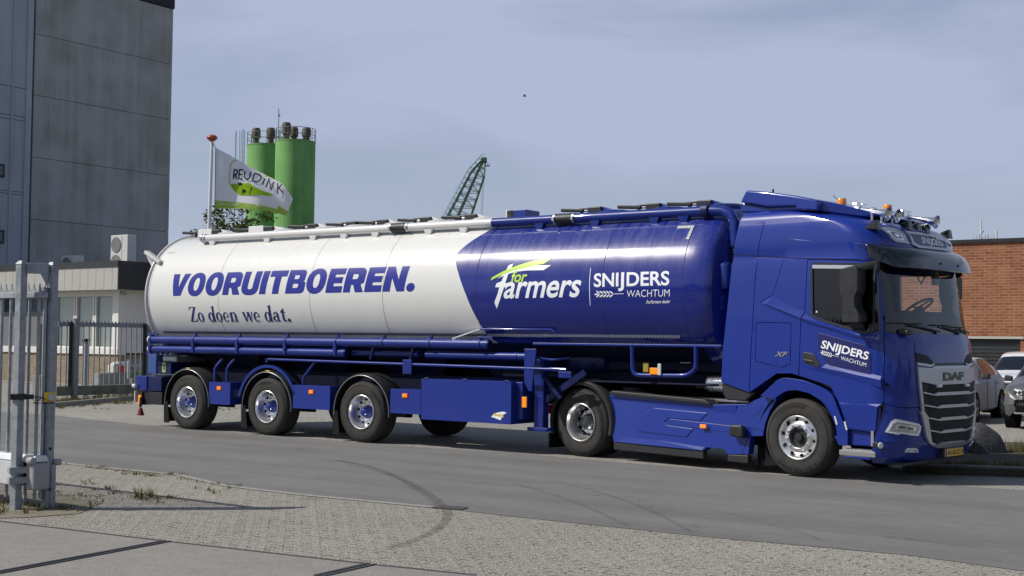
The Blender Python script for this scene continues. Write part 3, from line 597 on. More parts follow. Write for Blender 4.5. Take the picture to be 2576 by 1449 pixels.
# crane jib
M['crane'] = mat('crane_green', (.05, .18, .08), .5, var=.3, vscale=.8)
def crane():
    D = 140.; base = at(a7(440-428*1.6, 1230+995*1.6), D); tip = at(a7(868, 235), D)
    t = thing('crane', 'dark green lattice crane jib rising behind the tank trailer', 'crane', (base[0], D, 0))
    ax = Vector((tip[0]-base[0], 0, tip[2]-base[2])); Ln = ax.length; ax.normalize(); side = Vector((ax.z, 0, -ax.x)); dep = Vector((0, 1, 0)); o0 = Vector((0, 0, base[2]))
    def c(s, a, b):
        s2 = 1-(1-s)*2.6; k = 1 if s2 < .8 else 1-(s2-.8)/.2*.75
        k *= 1.15-.6*max(-.3, s2)
        return o0+ax*(Ln*s)+side*(a*k*1.1)+dep*(b*k*.9)
    mb = MB(); n = 23; S = [i/n for i in range(n+1)]
    for a in (-1, 1):
        for b in (-1, 1):
            for i in range(n): mb.beam(c(S[i], a, b), c(S[i+1], a, b), .13, .13)
    mb.build('chord', M['crane'], t); mb = MB()
    for i in range(n):
        for a, b, a2_, b2_ in ((-1,-1,1,-1), (-1,1,1,1), (-1,-1,-1,1), (1,-1,1,1)):
            mb.beam(c(S[i], a, b), c(S[i], a2_, b2_), .055, .055); mb.beam(c(S[i], a, b), c(S[i+1], a2_, b2_), .055, .055)
            if i % 2: mb.beam(c(S[i+1], a, b), c(S[i], a2_, b2_), .05, .05)
    mb.build('bracing', M['crane'], t); mb = MB()
    for i in range(n): mb.beam(c(S[i], -.15, 0), c(S[i+1], -.15, 0), .3, .04, up=tuple(dep))
    for i in range(100): mb.beam(c(i/100, -.3, -.35), c(i/100, -.3, .35), .05, .05)
    mb.build('catwalk', mat('crane_catwalk', (.16, .2, .15), .7), t); mb = MB()
    for b in (-.8, .8):
        for i in range(0, 34):
            s = i/33*1.025; mb.beam(c(s, -1, b), c(s, -1, b)-side*.42, .035, .035)
            if i < 33: mb.beam(c(s, -1, b)-side*.42, c((i+1)/33*1.025, -1, b)-side*.42, .035, .035)
    mb.build('handrail', M['crane'], t); mb = MB()
    h = o0+ax*Ln; mb.box((h.x-.34, -.5, h.z-.3), (h.x+.3, .5, h.z+.2)); mb.build('jib_head', M['crane'], t, bevel=.05); mb = MB()
    mb.box((h.x+.12, -.3, h.z-.72), (h.x+.62, .3, h.z-.66))
    for x in (.18, .38, .6): mb.beam((h.x+x, -.28, h.z-.66), (h.x+x, -.28, h.z-.42), .03, .03)
    mb.beam((h.x+.18, -.28, h.z-.42), (h.x+.6, -.28, h.z-.42), .03, .03); mb.build('platform', M['silo_steel'], t); mb = MB()
    for x0, x1 in ((-.05, -.75), (.04, -.62), (.12, -.5)): mb.cyl((h.x+x0, 0, h.z-.4), (h.x+x1, 0, 6), .012, n=5)
    mb.build('hoist_cable', M['silo_steel'], t)
crane()
# flag pole, flag
D = 42.0
top = at((533.5, 352), D); pole_x = top[0]
fp = thing('flag_pole', 'white flag pole with a round red brown top beside the green silos', 'flag pole', (pole_x, D, 0))
mb = MB(); mb.cyl((-.10, 0, 0), (0, 0, top[2]), .085, .052, n=16); mb.build('pole', mat('pole_white', (.62, .63, .64), .35, 0, .3), fp, smooth=40)
mb = MB(); mb.lathe([(.01, .17), (.1, .16), (.175, .10), (.18, .05), (.12, 0), (.06, -.05)], (0, 0, top[2]), 20, axis='z'); mb.build('finial', mat('finial_red', (.32, .06, .03), .4), fp, smooth=60)
mb = MB(); 
e0 = at(a3(338, 385), D); e1 = at(a3(328, 1085), D); mb.tube([(.03, -.06, top[2]-.1), (e0[0]-pole_x, -.04, e0[2]), (e1[0]-pole_x, -.04, e1[2]), (-.05, -.08, 3)], .012, 6); mb.build('halyard', M['darkgrey'], fp)
fl_top = smooth_pts([(338, 385), (520, 480), (700, 585), (900, 690), (1110, 810), (1228, 970)], 8); fl_bot = smooth_pts([(328, 1085), (480, 1085), (650, 1088), (850, 1105), (1010, 1130), (1152, 1172)], 8)
def flag_wave(u, v): return .22*math.sin(5.2*u+1.6*v+.4)*(.25+.9*u)+.11*math.sin(12*u-3.2*v+1)*(.15+u)
nu = len(fl_top)
def flag_pt(i, j, nv=23):
    v = j/(nv-1); p = Vector(fl_top[i]).lerp(Vector(fl_bot[i]), v); u = i/(nu-1)
    q = at(a3(p.x, p.y), D+flag_wave(u, v)); return (q[0]-pole_x, q[1]-D, q[2])
fo = bpy.data.objects.new('flag', None); COL.objects.link(fo); fo.location = (pole_x, D, 0); tag(fo, 'white and green flag lettered REUDINK blowing from the white pole', 'flag')
mb = MB(); mb.grid(lambda i, j: flag_pt(i, j), nu, 23)
for k_, (f, vs) in enumerate(zip(mb.f, [j for j in range(22) for i in range(nu-1)])): mb.m[k_] = 1 if vs >= 19-int(3*((k_ % (nu-1))/nu > .8)) else 0
def cloth_mat(name, col):
    m = bpy.data.materials.new(name); m.use_nodes = True; t = m.node_tree; t.nodes.clear(); d = N(t, 'ShaderNodeBsdfDiffuse'); d.inputs[0].default_value = (*col, 1); tl = N(t, 'ShaderNodeBsdfTranslucent'); tl.inputs[0].default_value = (*col, 1)
    x = N(t, 'ShaderNodeMixShader'); x.inputs[0].default_value = .38; o = N(t, 'ShaderNodeOutputMaterial'); t.links.new(d.outputs[0], x.inputs[1]); t.links.new(tl.outputs[0], x.inputs[2]); t.links.new(x.outputs[0], o.inputs[0]); return m
M['flag_white'] = cloth_mat('flag_white', (.80, .81, .86)); M['flag_green'] = cloth_mat('flag_green', (.36, .52, .10)); M['flag_ink'] = cloth_mat('flag_ink', (.03, .035, .05)); M['flag_lime'] = cloth_mat('flag_lime', (.30, .50, .03)); M['flag_pale'] = cloth_mat('flag_pale', (.62, .74, .45))
mb.build('cloth', [M['flag_white'], M['flag_green']], fo, smooth=80)
def flag_fn(off):
    def fn(x, y):
        y = -y; best = min(range(nu), key=lambda i: abs(fl_top[i].x+(fl_bot[i].x-fl_top[i].x)*.5-x)); u = best/(nu-1)
        ty, by = fl_top[best].y, fl_bot[best].y
        if best+1 < nu and fl_top[best+1].x > fl_top[best].x:
            s = (x-(fl_top[best].x+fl_bot[best].x)/2)/max(1, (fl_top[best+1].x+fl_bot[best+1].x)/2-(fl_top[best].x+fl_bot[best].x)/2); s = max(-1, min(1, s)); u = (best+s)/(nu-1); ty += s*(fl_top[best+1].y-fl_top[best].y); by += s*(fl_bot[best+1].y-fl_bot[best].y)
        v = (y-ty)/(by-ty); q = at(a3(x, y), D+flag_wave(u, v)-off); return (q[0]-pole_x, q[1]-D, q[2])
    return fn
def flag_art(name, contours, m, off): 
    mes = [outline_mesh([[(x, -y) for x, y in c] for c in g]) for g in contours]
    me = lay(mes, flag_fn(off), frange(300, 1300, 34), frange(-1200, -350, 26)); me.materials.append(M[m]); o = link(name, me, fo); return o
W_ = 15
S = lambda pts, w=W_: [stroke(pts, w)]
bowl = lambda *p: smooth_pts(list(p), 5)
flag_art('lettering', [S([(540, 742), (550, 630)]), S(bowl((548, 636), (582, 642), (586, 668), (575, 690), (546, 690))), S([(556, 690), (578, 742)]),
    S([(655, 640), (612, 634), (604, 742), (652, 746)]), S([(610, 690), (644, 692)]), S(bowl((672, 650), (668, 700), (682, 742), (712, 744), (730, 712), (742, 660))),
    S([(790, 672), (762, 768)]), S(bowl((788, 678), (840, 694), (860, 722), (840, 762), (806, 778), (764, 766))), S([(908, 736), (876, 812)]),
    S([(918, 838), (950, 752), (978, 866), (1012, 774)]), S([(1052, 790), (1052, 918)], 13), S([(1054, 858), (1100, 806)], 13), S([(1062, 842), (1112, 905)], 13)], 'flag_ink', .03)
flag_art('emblem', [[[(498, 800), (560, 800), (640, 792), (720, 790), (800, 840), (880, 880), (960, 905), (1012, 935), (940, 938), (870, 925), (780, 930), (680, 937), (610, 932), (560, 890), (520, 845)]], [arc(920, 710, 17, 11, 0, 360, 14)[:-1]], S(bowl((578, 522), (516, 560), (500, 650), (490, 740), (498, 800)), 9)], 'flag_lime', .025)
for g_ in ([[(594, 783), (636, 783), (640, 805), (630, 822), (616, 812), (594, 820)]], [[(642, 862), (676, 866), (690, 890), (684, 900), (668, 890), (664, 906), (640, 902)]], [[(735, 840), (762, 850), (740, 866)]], S([(600, 818), (590, 850)], 6), S([(655, 900), (640, 926)], 6), S([(742, 862), (722, 926)], 6)): flag_art('cattle_mark', [g_], 'flag_ink', .035)
for s_, x0_, x1_, y0_, y1_ in (('Bio-Futter', 368, 632, 1052, 1005), ('mit', 672, 742, 1062, 1030), ('Rat', 800, 888, 1070, 1018), ('und', 948, 1030, 1086, 1054)):
    me = fit(text_mesh(s_, 0, .3), x0_, x1_, -y0_, -y1_); me = lay(me, flag_fn(.03), frange(300, 1300, 34)); me.materials.append(M['flag_pale']); link('lettering', me, fo)
# ------------------------------------------------------------------ wheels
def wheel(parent, c, kind, near=True, steer=0.0, R=.53, W=.385, name='wheel'):
    """c: centre of the tyre's outer face; the outside looks towards -y (near) or +y"""
    w = part(name, parent); w.location = c; w.rotation_euler = (0, 0, (0 if near else math.pi)+steer)
    r0 = .288
    mb = MB()
    prof = [(r0, .012), (r0+.02, .002), (r0+.06, -.006), (r0+.11, -.008), (R-.10, -.006), (R-.05, .006), (R-.02, .022), (R-.004, .045), (R, .07)]
    for i in range(1, 6):
        y = .02+i*(W-.04)/6; prof += [(R, y-.012), (R-.012, y-.008), (R-.012, y+.004), (R, y+.008)]
    prof += [(R, W-.07), (R-.004, W-.045), (R-.05, W-.006), (R-.12, W+.008), (r0+.05, W), (r0, W-.012), (r0-.02, W/2), (r0-.012, .03), (r0, .012)]
    mb.lathe(prof, (0, 0, 0), 72)
    for a in np.arange(0, 360, 5 if kind == 'drive' else 400):      # shoulder lugs on the drive tyre
        t = math.radians(a); ct, st = math.cos(t), math.sin(t); 
        q = [(R+.001, .030, -.014), (R+.001, .030, .014), (R+.001, .08, .014), (R+.001, .08, -.014), (R-.03, .010, -.012), (R-.03, .010, .012), (R-.03, .07, .012), (R-.03, .07, -.012)]
        mb.hexa([(ct*r-st*k, y, st*r+ct*k) for r, y, k in q])
    mb.build('tyre', M['rubber'], w, smooth=35)
    mb = MB()
    for r in (r0+.035, R-.065): mb.lathe([(r-.003, -.004), (r, -.0095), (r+.003, -.004)], (0, 0, 0), 64)
    mb.build('sidewall_ring', M['rubber'], w, smooth=60)
    rim = MB()
    lip = [(r0+.012, .012), (r0+.010, -.004), (r0+.002, -.010), (r0-.008, -.006), (r0-.014, .006), (r0-.022, .03), (r0-.030, .05)]
    if kind == 'front':
        prof = lip+[(r0-.036, .055), (.225, .035), (.20, .012), (.192, .008), (.150, .006), (.142, .012), (.140, .05)]
        rim.lathe(prof, (0, 0, 0), 64); rim.build('rim', M['chrome'], w, smooth=32)
        hb = MB(); hb.lathe([(.14, .05), (.136, .03), (.118, .024), (.112, .05), (.06, .055), (.055, .02), (.045, .008), (.001, .006)], (0, 0, 0), 32); hb.build('hub', M['darkgrey'], w, smooth=40)
        ny, nr, hr, hy = .006, .1675, .238, .034
    elif kind == 'drive':
        prof = lip+[(r0-.036, .10), (r0-.05, .13), (r0-.06, .19), (.215, .215), (.185, .222), (.135, .225), (.13, .235)]
        rim.lathe(prof, (0, 0, 0), 64); rim.build('rim', M['chrome'], w, smooth=32)
        hb = MB(); hb.lathe([(.132, .235), (.13, .20), (.12, .15), (.10, .13), (.095, .10), (.03, .095), (.001, .095)], (0, 0, 0), 28); hb.cyl((0, .09, 0), (0, .096, 0), .05, n=8)
        for i in range(8): a = i*math.pi/4; hb.cyl((.075*math.cos(a), .085, .075*math.sin(a)), (.075*math.cos(a), .1, .075*math.sin(a)), .012, n=6)
        hb.build('hub', mat('greasy_hub', (.10, .105, .115), .35, .7, 0, var=.4, vscale=20), w, smooth=40); ny, nr, hr, hy = .222, .1675, .215, .2
    else:
        prof = lip+[(r0-.036, .09), (r0-.05, .12), (r0-.06, .15), (.215, .165), (.19, .17), (.118, .172), (.115, .18)]
        rim.lathe(prof, (0, 0, 0), 64); rim.build('rim', M['chrome'], w, smooth=32)
        hb = MB(); hb.lathe([(.115, .18), (.11, .165), (.09, .145), (.075, .12), (.068, .085), (.064, .055), (.055, .042), (.05, .036), (.036, .032), (.001, .032)], (0, 0, 0), 32)
        for i in range(10): a = i*math.pi/5; hb.cyl((.09*math.cos(a), .12, .09*math.sin(a)), (.09*math.cos(a), .10, .09*math.sin(a)), .011, n=6)
        for i in range(8): a = (i+.5)*math.pi/4; hb.beam((.067*math.cos(a), .055, .067*math.sin(a)), (.067*math.cos(a), .115, .074*math.sin(a)), .010, .016)
        hb.build('hub', M['blue'], w, smooth=40); ny, nr, hr, hy = .170, .1675, .212, .157
    nb = MB(); db = MB()
    for i in range(10):
        a = i*math.pi/5+.15; x, z = nr*math.cos(a), nr*math.sin(a)
        nb.cyl((x, ny+.004, z), (x, ny-.012, z), .022, .019, n=12); nb.cyl((x, ny-.012, z), (x, ny-.036, z), .0145, .011, n=6)
        a += math.pi/10; x, z = hr*math.cos(a), hr*math.sin(a)
        db.cyl((x, hy+.012, z), (x, hy-.006, z), .021, n=12)
    if kind != 'far': nb.build('wheel_nuts', M['chrome'], w, smooth=40); db.build('vent_holes', M['under'], w)
    # the drum behind
    dm = MB(); dm.lathe([(.255, .20), (.255, W-.03), (.001, W-.03)], (0, 0, 0), 32); dm.lathe([(.14, .236), (.255, .20)], (0, 0, 0), 32); dm.build('brake_drum', M['under'], w)
    return w
def tyre_text(w, s, r, a0, a1, h, flip=False):
    """raised letters round the tyre wall between angles a0, a1 (degrees, clockwise as read from outside)"""
    me = fit(text_mesh(s, .01), a0, a1, 0, h)
    def fn(a, v):
        t = math.radians(a); rr = r-v if flip else r+v
        return (rr*math.cos(t), -.0105, rr*math.sin(t))
    me = lay(me, fn, [a0+(a1-a0)*i/40 for i in range(1, 40)]); me.materials.append(M['rubber_mark']); link('lettering', me, w)
# ------------------------------------------------------------------ the tank trailer
TR = thing('tank_trailer', 'white and dark blue bulk tank trailer lettered VOORUITBOEREN behind the blue truck', 'tank trailer', tuple(TF.o), -TF.th)
T = lambda p, y=-1.25: on(TF, p, 1, y)
RY, RZ_, ZC = 1.255, 1.27, 2.60
def tank(x, s, off=0.0, k=1.0):                   # s: angle up from the near side
    return (x, -(RY*k+off)*math.cos(s), ZC+(RZ_*k+off)*math.sin(s))
def tsurf(p):
    """picture point -> (x, angle) on the near side of the tank"""
    r = ray(*p); o = EYE-TF.o; ro = np.array([o@TF.d, o@TF.n, o[2]-ZC]); rd = np.array([r@TF.d, r@TF.n, r[2]])
    a = (rd[1]/RY)**2+(rd[2]/RZ_)**2; b = 2*(ro[1]*rd[1]/RY**2+ro[2]*rd[2]/RZ_**2); c = (ro[1]/RY)**2+(ro[2]/RZ_)**2-1
    d = max(0, b*b-4*a*c); t = (-b-math.sqrt(d))/(2*a); q = ro+t*rd
    return float(q[0]), math.atan2(q[2]/RZ_, -q[1]/RY)
XR, XF = -3.47, 8.62
bx = sorted([tsurf(p)[::-1] for p in (z8(1665, 1350), z8(1560, 1190), z8(1440, 930), z8(1375, 750), z8(1345, 640), z8(1340, 540), z8(1450, 440), z8(1620, 330), z8(1745, 262))])
bs = [q[0] for q in bx]; bxx = [q[1] for q in bx]; bs = [-1.6]+bs+[1.57]; bxx = [bxx[0]+1.3]+bxx+[bxx[-1]+.75]
def bound(s):
    if s > math.pi/2: s = math.pi-s
    return float(np.interp(s, bs, bxx))
angs = [-math.pi/2+2*math.pi*i/112 for i in range(112)]
for b_ in (bx[5][0],): angs = sorted(set(angs+[b_, math.pi-b_]))
mb = MB(); na = len(angs); NX = 6
mb.grid(lambda i, j: tank(XR+(bound(angs[i])-XR)*j/NX, angs[i]), na, NX+1, 0, wrap=True)
mb.grid(lambda i, j: tank(bound(angs[i])+(XF-bound(angs[i]))*j/NX, angs[i]), na, NX+1, 1, wrap=True)
for sgn, x0, mi, dp in ((-1, XR, 0, .16), (1, XF, 1, .62)):
    hq = [math.pi/2*i/12 for i in range(13)]
    prof = [(1, 0), (.985, .035), (.95, .08)]+[(math.cos(t)*.95, .08+dp*math.sin(t)*.8) for t in [math.pi/2*i/10 for i in range(1, 11)]] if sgn < 0 else [(1-.12*(i/10)**2.2-(0 if i < 6 else .75*((i-5)/5)**2.4), dp*(i/10)**.85) for i in range(11)]
    mb.grid(lambda i, j: tank(x0+sgn*prof[j][1], angs[i], 0, max(.02, prof[j][0])), na, len(prof), mi, wrap=True)
def dust_paint(name, col, dustcol, amt, speck):
    m = mat(name, col, .25, 0, .8, spec=.25); t = m.node_tree; b = t.nodes['Principled BSDF']; lk = t.links.new
    tc = N(t, 'ShaderNodeTexCoord'); mp_ = N(t, 'ShaderNodeMapping'); mp_.inputs['Scale'].default_value = (3.0, .5, .5); mp_.inputs['Rotation'].default_value = (0, .18, 0); lk(tc.outputs['Object'], mp_.inputs[0])
    n = N(t, 'ShaderNodeTexNoise', i_Scale=2.2, i_Detail=9.0, i_Roughness=.75); lk(mp_.outputs[0], n.inputs['Vector'])
    sp = N(t, 'ShaderNodeSeparateXYZ'); lk(tc.outputs['Object'], sp.inputs[0])
    h = N(t, 'ShaderNodeMapRange', n_1=2.5, n_2=3.85, n_3=0, n_4=1); lk(sp.outputs[2], h.inputs[0])
    fn_ = N(t, 'ShaderNodeTexNoise', i_Scale=26.0, i_Detail=3.0); lk(tc.outputs['Object'], fn_.inputs['Vector'])
    r = N(t, 'ShaderNodeMapRange', n_1=.40, n_2=.72, n_3=0, n_4=amt); lk(n.outputs[0], r.inputs[0])
    s_ = N(t, 'ShaderNodeMapRange', n_1=.62, n_2=.75, n_3=0, n_4=speck); lk(fn_.outputs[0], s_.inputs[0])
    ad = N(t, 'ShaderNodeMath', operation='ADD'); lk(r.outputs[0], ad.inputs[0]); lk(s_.outputs[0], ad.inputs[1])
    mu = N(t, 'ShaderNodeMath', operation='MULTIPLY', use_clamp=True); lk(ad.outputs[0], mu.inputs[0]); lk(h.outputs[0], mu.inputs[1])
    x = N(t, 'ShaderNodeMix', data_type='RGBA'); x.inputs[6].default_value = (*col, 1); x.inputs[7].default_value = (*dustcol, 1); lk(mu.outputs[0], x.inputs[0]); lk(x.outputs[2], b.inputs['Base Color'])
    rr = N(t, 'ShaderNodeMapRange', n_1=0, n_2=1, n_3=.22, n_4=.6); lk(mu.outputs[0], rr.inputs[0]); lk(rr.outputs[0], b.inputs['Roughness'])
    cw = N(t, 'ShaderNodeMapRange', n_1=0, n_2=.5, n_3=.9, n_4=.6); lk(mu.outputs[0], cw.inputs[0]); lk(cw.outputs[0], b.inputs['Coat Weight'])
    cr = N(t, 'ShaderNodeMapRange', n_1=0, n_2=.6, n_3=.035, n_4=.14); lk(mu.outputs[0], cr.inputs[0]); lk(cr.outputs[0], b.inputs['Coat Roughness'])
    # slightly uneven sheet metal
    wv = N(t, 'ShaderNodeTexNoise', i_Scale=1.3, i_Detail=1.5); wm = N(t, 'ShaderNodeMapping'); wm.inputs['Scale'].default_value = (.9, .25, .25); lk(tc.outputs['Object'], wm.inputs[0]); lk(wm.outputs[0], wv.inputs['Vector']); bp = N(t, 'ShaderNodeBump', i_Strength=.5, i_Distance=.03); lk(wv.outputs[0], bp.inputs['Height']); lk(bp.outputs[0], b.inputs['Coat Normal']); lk(bp.outputs[0], b.inputs['Normal'])
    return m
M['tank_white'] = dust_paint('tank_white', (.645, .65, .63), (.50, .46, .39), .5, .2); M['tank_blue'] = dust_paint('tank_blue', (.007, .017, .18), (.17, .185, .30), .42, .5)
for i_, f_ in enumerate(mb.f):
    if sum(mb.v[k_][2] for k_ in f_)/4 < ZC+RZ_*math.sin(-.74) and abs(sum(mb.v[k_][0] for k_ in f_)/4-2.6) < 6.2: mb.m[i_] = 2  # tank underside behind the side pipes coloured as if in shade
tk = mb.build('tank', [M['tank_white'], M['tank_blue'], M['recess_shade']], TR, smooth=50)
# welded seams, end ring
M['seam_white'] = mat('seam_white', (.44, .44, .42), .4); M['seam_blue'] = mat('seam_blue', (.010, .014, .10), .3, 0, .8)
for p in (z7(245, 1000), z7(1020, 920), z7(2055, 900), z8(617, 900), z8(1535, 900), z3(665, 950), z3(1445, 950)):
    x, s = tsurf(p); mb = MB()
    for k_ in range(na):
        s0, s1 = angs[k_], angs[(k_+1) % na]
        mb.add([tank(x-.006, s0, .0005), tank(x+.006, s0, .0005), tank(x+.006, s1, .0005), tank(x-.006, s1, .0005), tank(x, s0, .004), tank(x, s1, .004)], [(0, 4, 5, 3), (4, 1, 2, 5)], 0 if x < bound((s0+s1)/2) else 1)
    mb.build('weld_seam', [M['seam_white'], M['seam_blue']], TR, smooth=50)
mb = MB(); ring = [tank(XR-.01, a, .012) for a in angs]; mb.tube(ring+ring[:2], .028, 8); mb.build('end_ring', M['white'], TR, smooth=60)
# reflective strip and corner marks
s0 = tsurf(z5(1100, 131))[1]; s1 = tsurf(z5(1100, 156))[1]
mb = MB(); n = 210; x0, x1 = -3.2, 8.45
for i in range(n):
    xa = x0+(x1-x0)*i/n; xb = x0+(x1-x0)*(i+.82)/n
    mb.add([tank(xa, s1, .003), tank(xb, s1, .003), tank(xb, s0, .003), tank(xa, s0, .003)], [(0, 1, 2, 3)], 1 if xa < bound(s0) else 0)
mb.build('reflective_strip', [M['tape'], mat('grey_strip', (.10, .105, .115), .45)], TR)
mb = MB()
def seg(pa, pb, pc, pd, n, m_):
    Q = [tsurf(q) for q in (pa, pb, pc, pd)]
    for i in range(n):
        f = lambda a, b, t: (a[0]+(b[0]-a[0])*t, a[1]+(b[1]-a[1])*t)
        c_ = [f(Q[0], Q[1], (i+.03)/n), f(Q[0], Q[1], (i+.97)/n), f(Q[3], Q[2], (i+.97)/n), f(Q[3], Q[2], (i+.03)/n)]
        mb.add([tank(x, s, .003) for x, s in c_], [(0, 1, 2, 3)], m_)
seg(z3(1405, 382), z3(1563, 377), z3(1553, 402), z3(1392, 407), 5, 0); L0, L1, R0, R1 = (1527, 404), (1480, 512), (1552, 404), (1510, 512)
for k_ in range(4):
    f0, f1 = k_/4+.01, (k_+1)/4-.012; lp = lambda a, b, t: z3(a[0]+(b[0]-a[0])*t, a[1]+(b[1]-a[1])*t)
    seg(lp(L0, L1, f0), lp(R0, R1, f0), lp(R0, R1, f1), lp(L0, L1, f1), 1, 0)
seg(z7(450, 377), z7(537, 374), z7(528, 391), z7(440, 394), 3, 0)
mb.build('corner_mark', [mat('corner_tape', (.42, .43, .41), .45)], TR)
# ---- lettering on the tank
def tank_text(mes, pa, pb, ptop, m, name='lettering', off=.0035, vc=14, uc=10):
    """flat art with baseline 0..1 in u and cap height 0..1 in v; pa/pb: baseline ends, ptop: top of the first letter"""
    A = tsurf(pa); B = tsurf(pb); h = tsurf(ptop)[1]-A[1]
    lo = min(v.co.y for me in mes for v in me.vertices); hi = max(v.co.y for me in mes for v in me.vertices)
    fn = lambda u, v: tank(A[0]+(B[0]-A[0])*u, A[1]+(B[1]-A[1])*u+h*v, off)
    me = lay(mes, fn, frange(0, 1, uc), frange(lo, hi, vc)); me.materials.append(M[m] if isinstance(m, str) else m); return link(name, me, TR)
# heavy italic capitals, drawn as outlines on a 100 high grid
def sl_(pts, k=.12): return [(x+y*k, y) for x, y in pts]
def O_(w, t, sx=.2):
    def se(cx, cy, rx, ry, e, rev=False):
        q = [(cx+rx*math.copysign(abs(math.cos(a))**(2/e), math.cos(a)), cy+ry*math.copysign(abs(math.sin(a))**(2/e), math.sin(a))) for a in [2*math.pi*i/40 for i in range(40)]]; return q[::-1] if rev else q
    return [se(w/2, 50, w/2, 53, 2.25), se(w/2, 50, w/2-t, 53-24, 2.3, True)]
rr_ = rounded
GL = {'V': (88, [[(0, 100), (33, 100), (46, 36), (60, 100), (92, 100), (63, 0), (24, 0)]]),
 'O': (86, O_(86, 29)),
 'R': (84, [rr_([(0, 0), (0, 100), (84, 100), (84, 36), (70, 33), (86, 0), (52, 0), (40, 30), (30, 30), (30, 0)], [0, 0, 34, 34, 8, 0, 0, 6, 0, 0], 8), rr_([(30, 53), (54, 53), (54, 74), (30, 74)], [0, 9, 9, 0], 5)]),
 'U': (84, [rr_([(0, 100), (30, 100), (30, 22), (54, 22), (54, 100), (84, 100), (84, -3), (0, -3)], [0, 0, 13, 13, 0, 0, 38, 38], 8)]),
 'I': (30, [[(0, 0), (0, 100), (30, 100), (30, 0)]]),
 'T': (80, [[(25, 0), (25, 73), (0, 73), (0, 100), (80, 100), (80, 73), (55, 73), (55, 0)]]),
 'B': (84, [rr_([(0, 0), (0, 100), (80, 100), (80, 53), (72, 51), (86, 47), (86, 0)], [0, 0, 28, 18, 2, 18, 30], 7), rr_([(30, 60), (52, 60), (52, 77), (30, 77)], [0, 7, 7, 0], 5), rr_([(30, 23), (55, 23), (55, 41), (30, 41)], [0, 8, 8, 0], 5)]),
 'E': (70, [[(0, 0), (0, 100), (70, 100), (70, 74), (30, 74), (30, 63), (66, 63), (66, 38), (30, 38), (30, 26), (70, 26), (70, 0)]]),
 'N': (88, [[(0, 0), (0, 100), (30, 100), (58, 46), (58, 100), (88, 100), (88, 0), (58, 0), (30, 54), (30, 0)]]),
 '.': (34, [arc(17, 15, 17, 17, 0, 360, 20)[:-1]])}
def block_word(s, gap=7):
    x = 0; mes = []
    for ch in s:
        w, cs = GL[ch]; mes.append(outline_mesh([[(x+px, py) for px, py in sl_(c)] for c in cs])); x += w+gap
    W = x-gap
    for me in mes:
        for v in me.vertices: v.co.x /= W; v.co.y /= 100
    return mes
tank_text(block_word('VOORUITBOEREN.'), z7(462, 876), z8(930, 900), z7(452, 632), 'letter_blue', vc=10, uc=16)
# high contrast serif lower case
def ell(cx, cy, rx, ry, n=28): return arc(cx, cy, rx, ry, 0, 360, n)[:-1]
def bowl_(x, w=46, h=62): return [ell(x+w/2, h/2, w/2, h/2+2), ell(x+w/2, h/2, w/2-13, h/2-3)[::-1]]
def stem(x, y0, y1, w=14, serif=True, top=True):
    q = [[(x, y0), (x, y1-6), (x-10, y1-12), (x-10, y1-8), (x+w, y1+4), (x+w, y0)]] if top else [[(x, y0), (x, y1), (x+w, y1), (x+w, y0)]]
    if serif: q.append([(x-7, 0), (x-7, 4), (x+w+7, 4), (x+w+7, 0)])
    return q
def serif_glyph(ch, x):
    if ch == 'Z': return 58, [[[(x, 0), (x+40, 94), (x+12, 94), (x+5, 78), (x+1, 78), (x+6, 100), (x+58, 100), (x+20, 6), (x+46, 6), (x+54, 22), (x+58, 22), (x+54, 0)]]]
    if ch == 'o': return 46, [bowl_(x)]
    if ch == 'd': return 52, [bowl_(x, 44), *[[q] for q in stem(x+36, 0, 104, 14)]]
    if ch == 'e': return 44, [[arc(x+22, 31, 22, 33, 0, 325, 26)+arc(x+24, 31, 12, 27, 310, 0, 18)], [[(x+10, 30), (x+10, 34), (x+43, 34), (x+43, 30)]]]
    if ch == 'n': return 58, [*[[q] for q in stem(x+6, 0, 62, 14)], [arc(x+32, 40, 20, 24, 0, 150, 14)+arc(x+28, 36, 10, 23, 140, 0, 12)], [[(x+38, 0), (x+38, 40), (x+52, 40), (x+52, 0)]], [[(x+31, 0), (x+31, 4), (x+59, 4), (x+59, 0)]]]
    if ch == 'w': return 76, [[[(x, 64), (x+20, 64), (x+30, 16), (x+40, 50), (x+36, 64), (x+54, 64), (x+63, 16), (x+70, 60), (x+64, 64), (x+80, 64), (x+76, 60), (x+62, -2), (x+56, -2), (x+43, 42), (x+29, -2), (x+23, -2), (x+5, 60)]]]
    if ch == 'a': return 50, [[ell(x+19, 19, 19, 20), ell(x+21, 19, 8, 15)[::-1]], [arc(x+24, 44, 18, 20, 0, 170, 14)+arc(x+22, 42, 6, 18, 160, 0, 10)], [[(x+29, 4), (x+29, 44), (x+42, 44), (x+42, 8), (x+49, 4), (x+49, 0), (x+36, -2)]]]
    if ch == 't': return 36, [[[(x+10, 8), (x+10, 58), (x, 58), (x, 62), (x+24, 88), (x+24, 62), (x+36, 62), (x+36, 58), (x+24, 58), (x+24, 10), (x+36, 8), (x+36, 4), (x+20, -2)]]]
    if ch == '.': return 20, [[ell(x+10, 9, 11, 11)]]
    return 22, []
x = 0; mes = []
for ch in 'Zo doen we dat.':
    w_, gs = serif_glyph(ch, x); mes += [outline_mesh(g) for g in gs]; x += w_+7
for me in mes:
    for v in me.vertices: v.co.x /= x-7; v.co.y /= 100
off_ = [.0035]
for i, me in enumerate(mes): pass
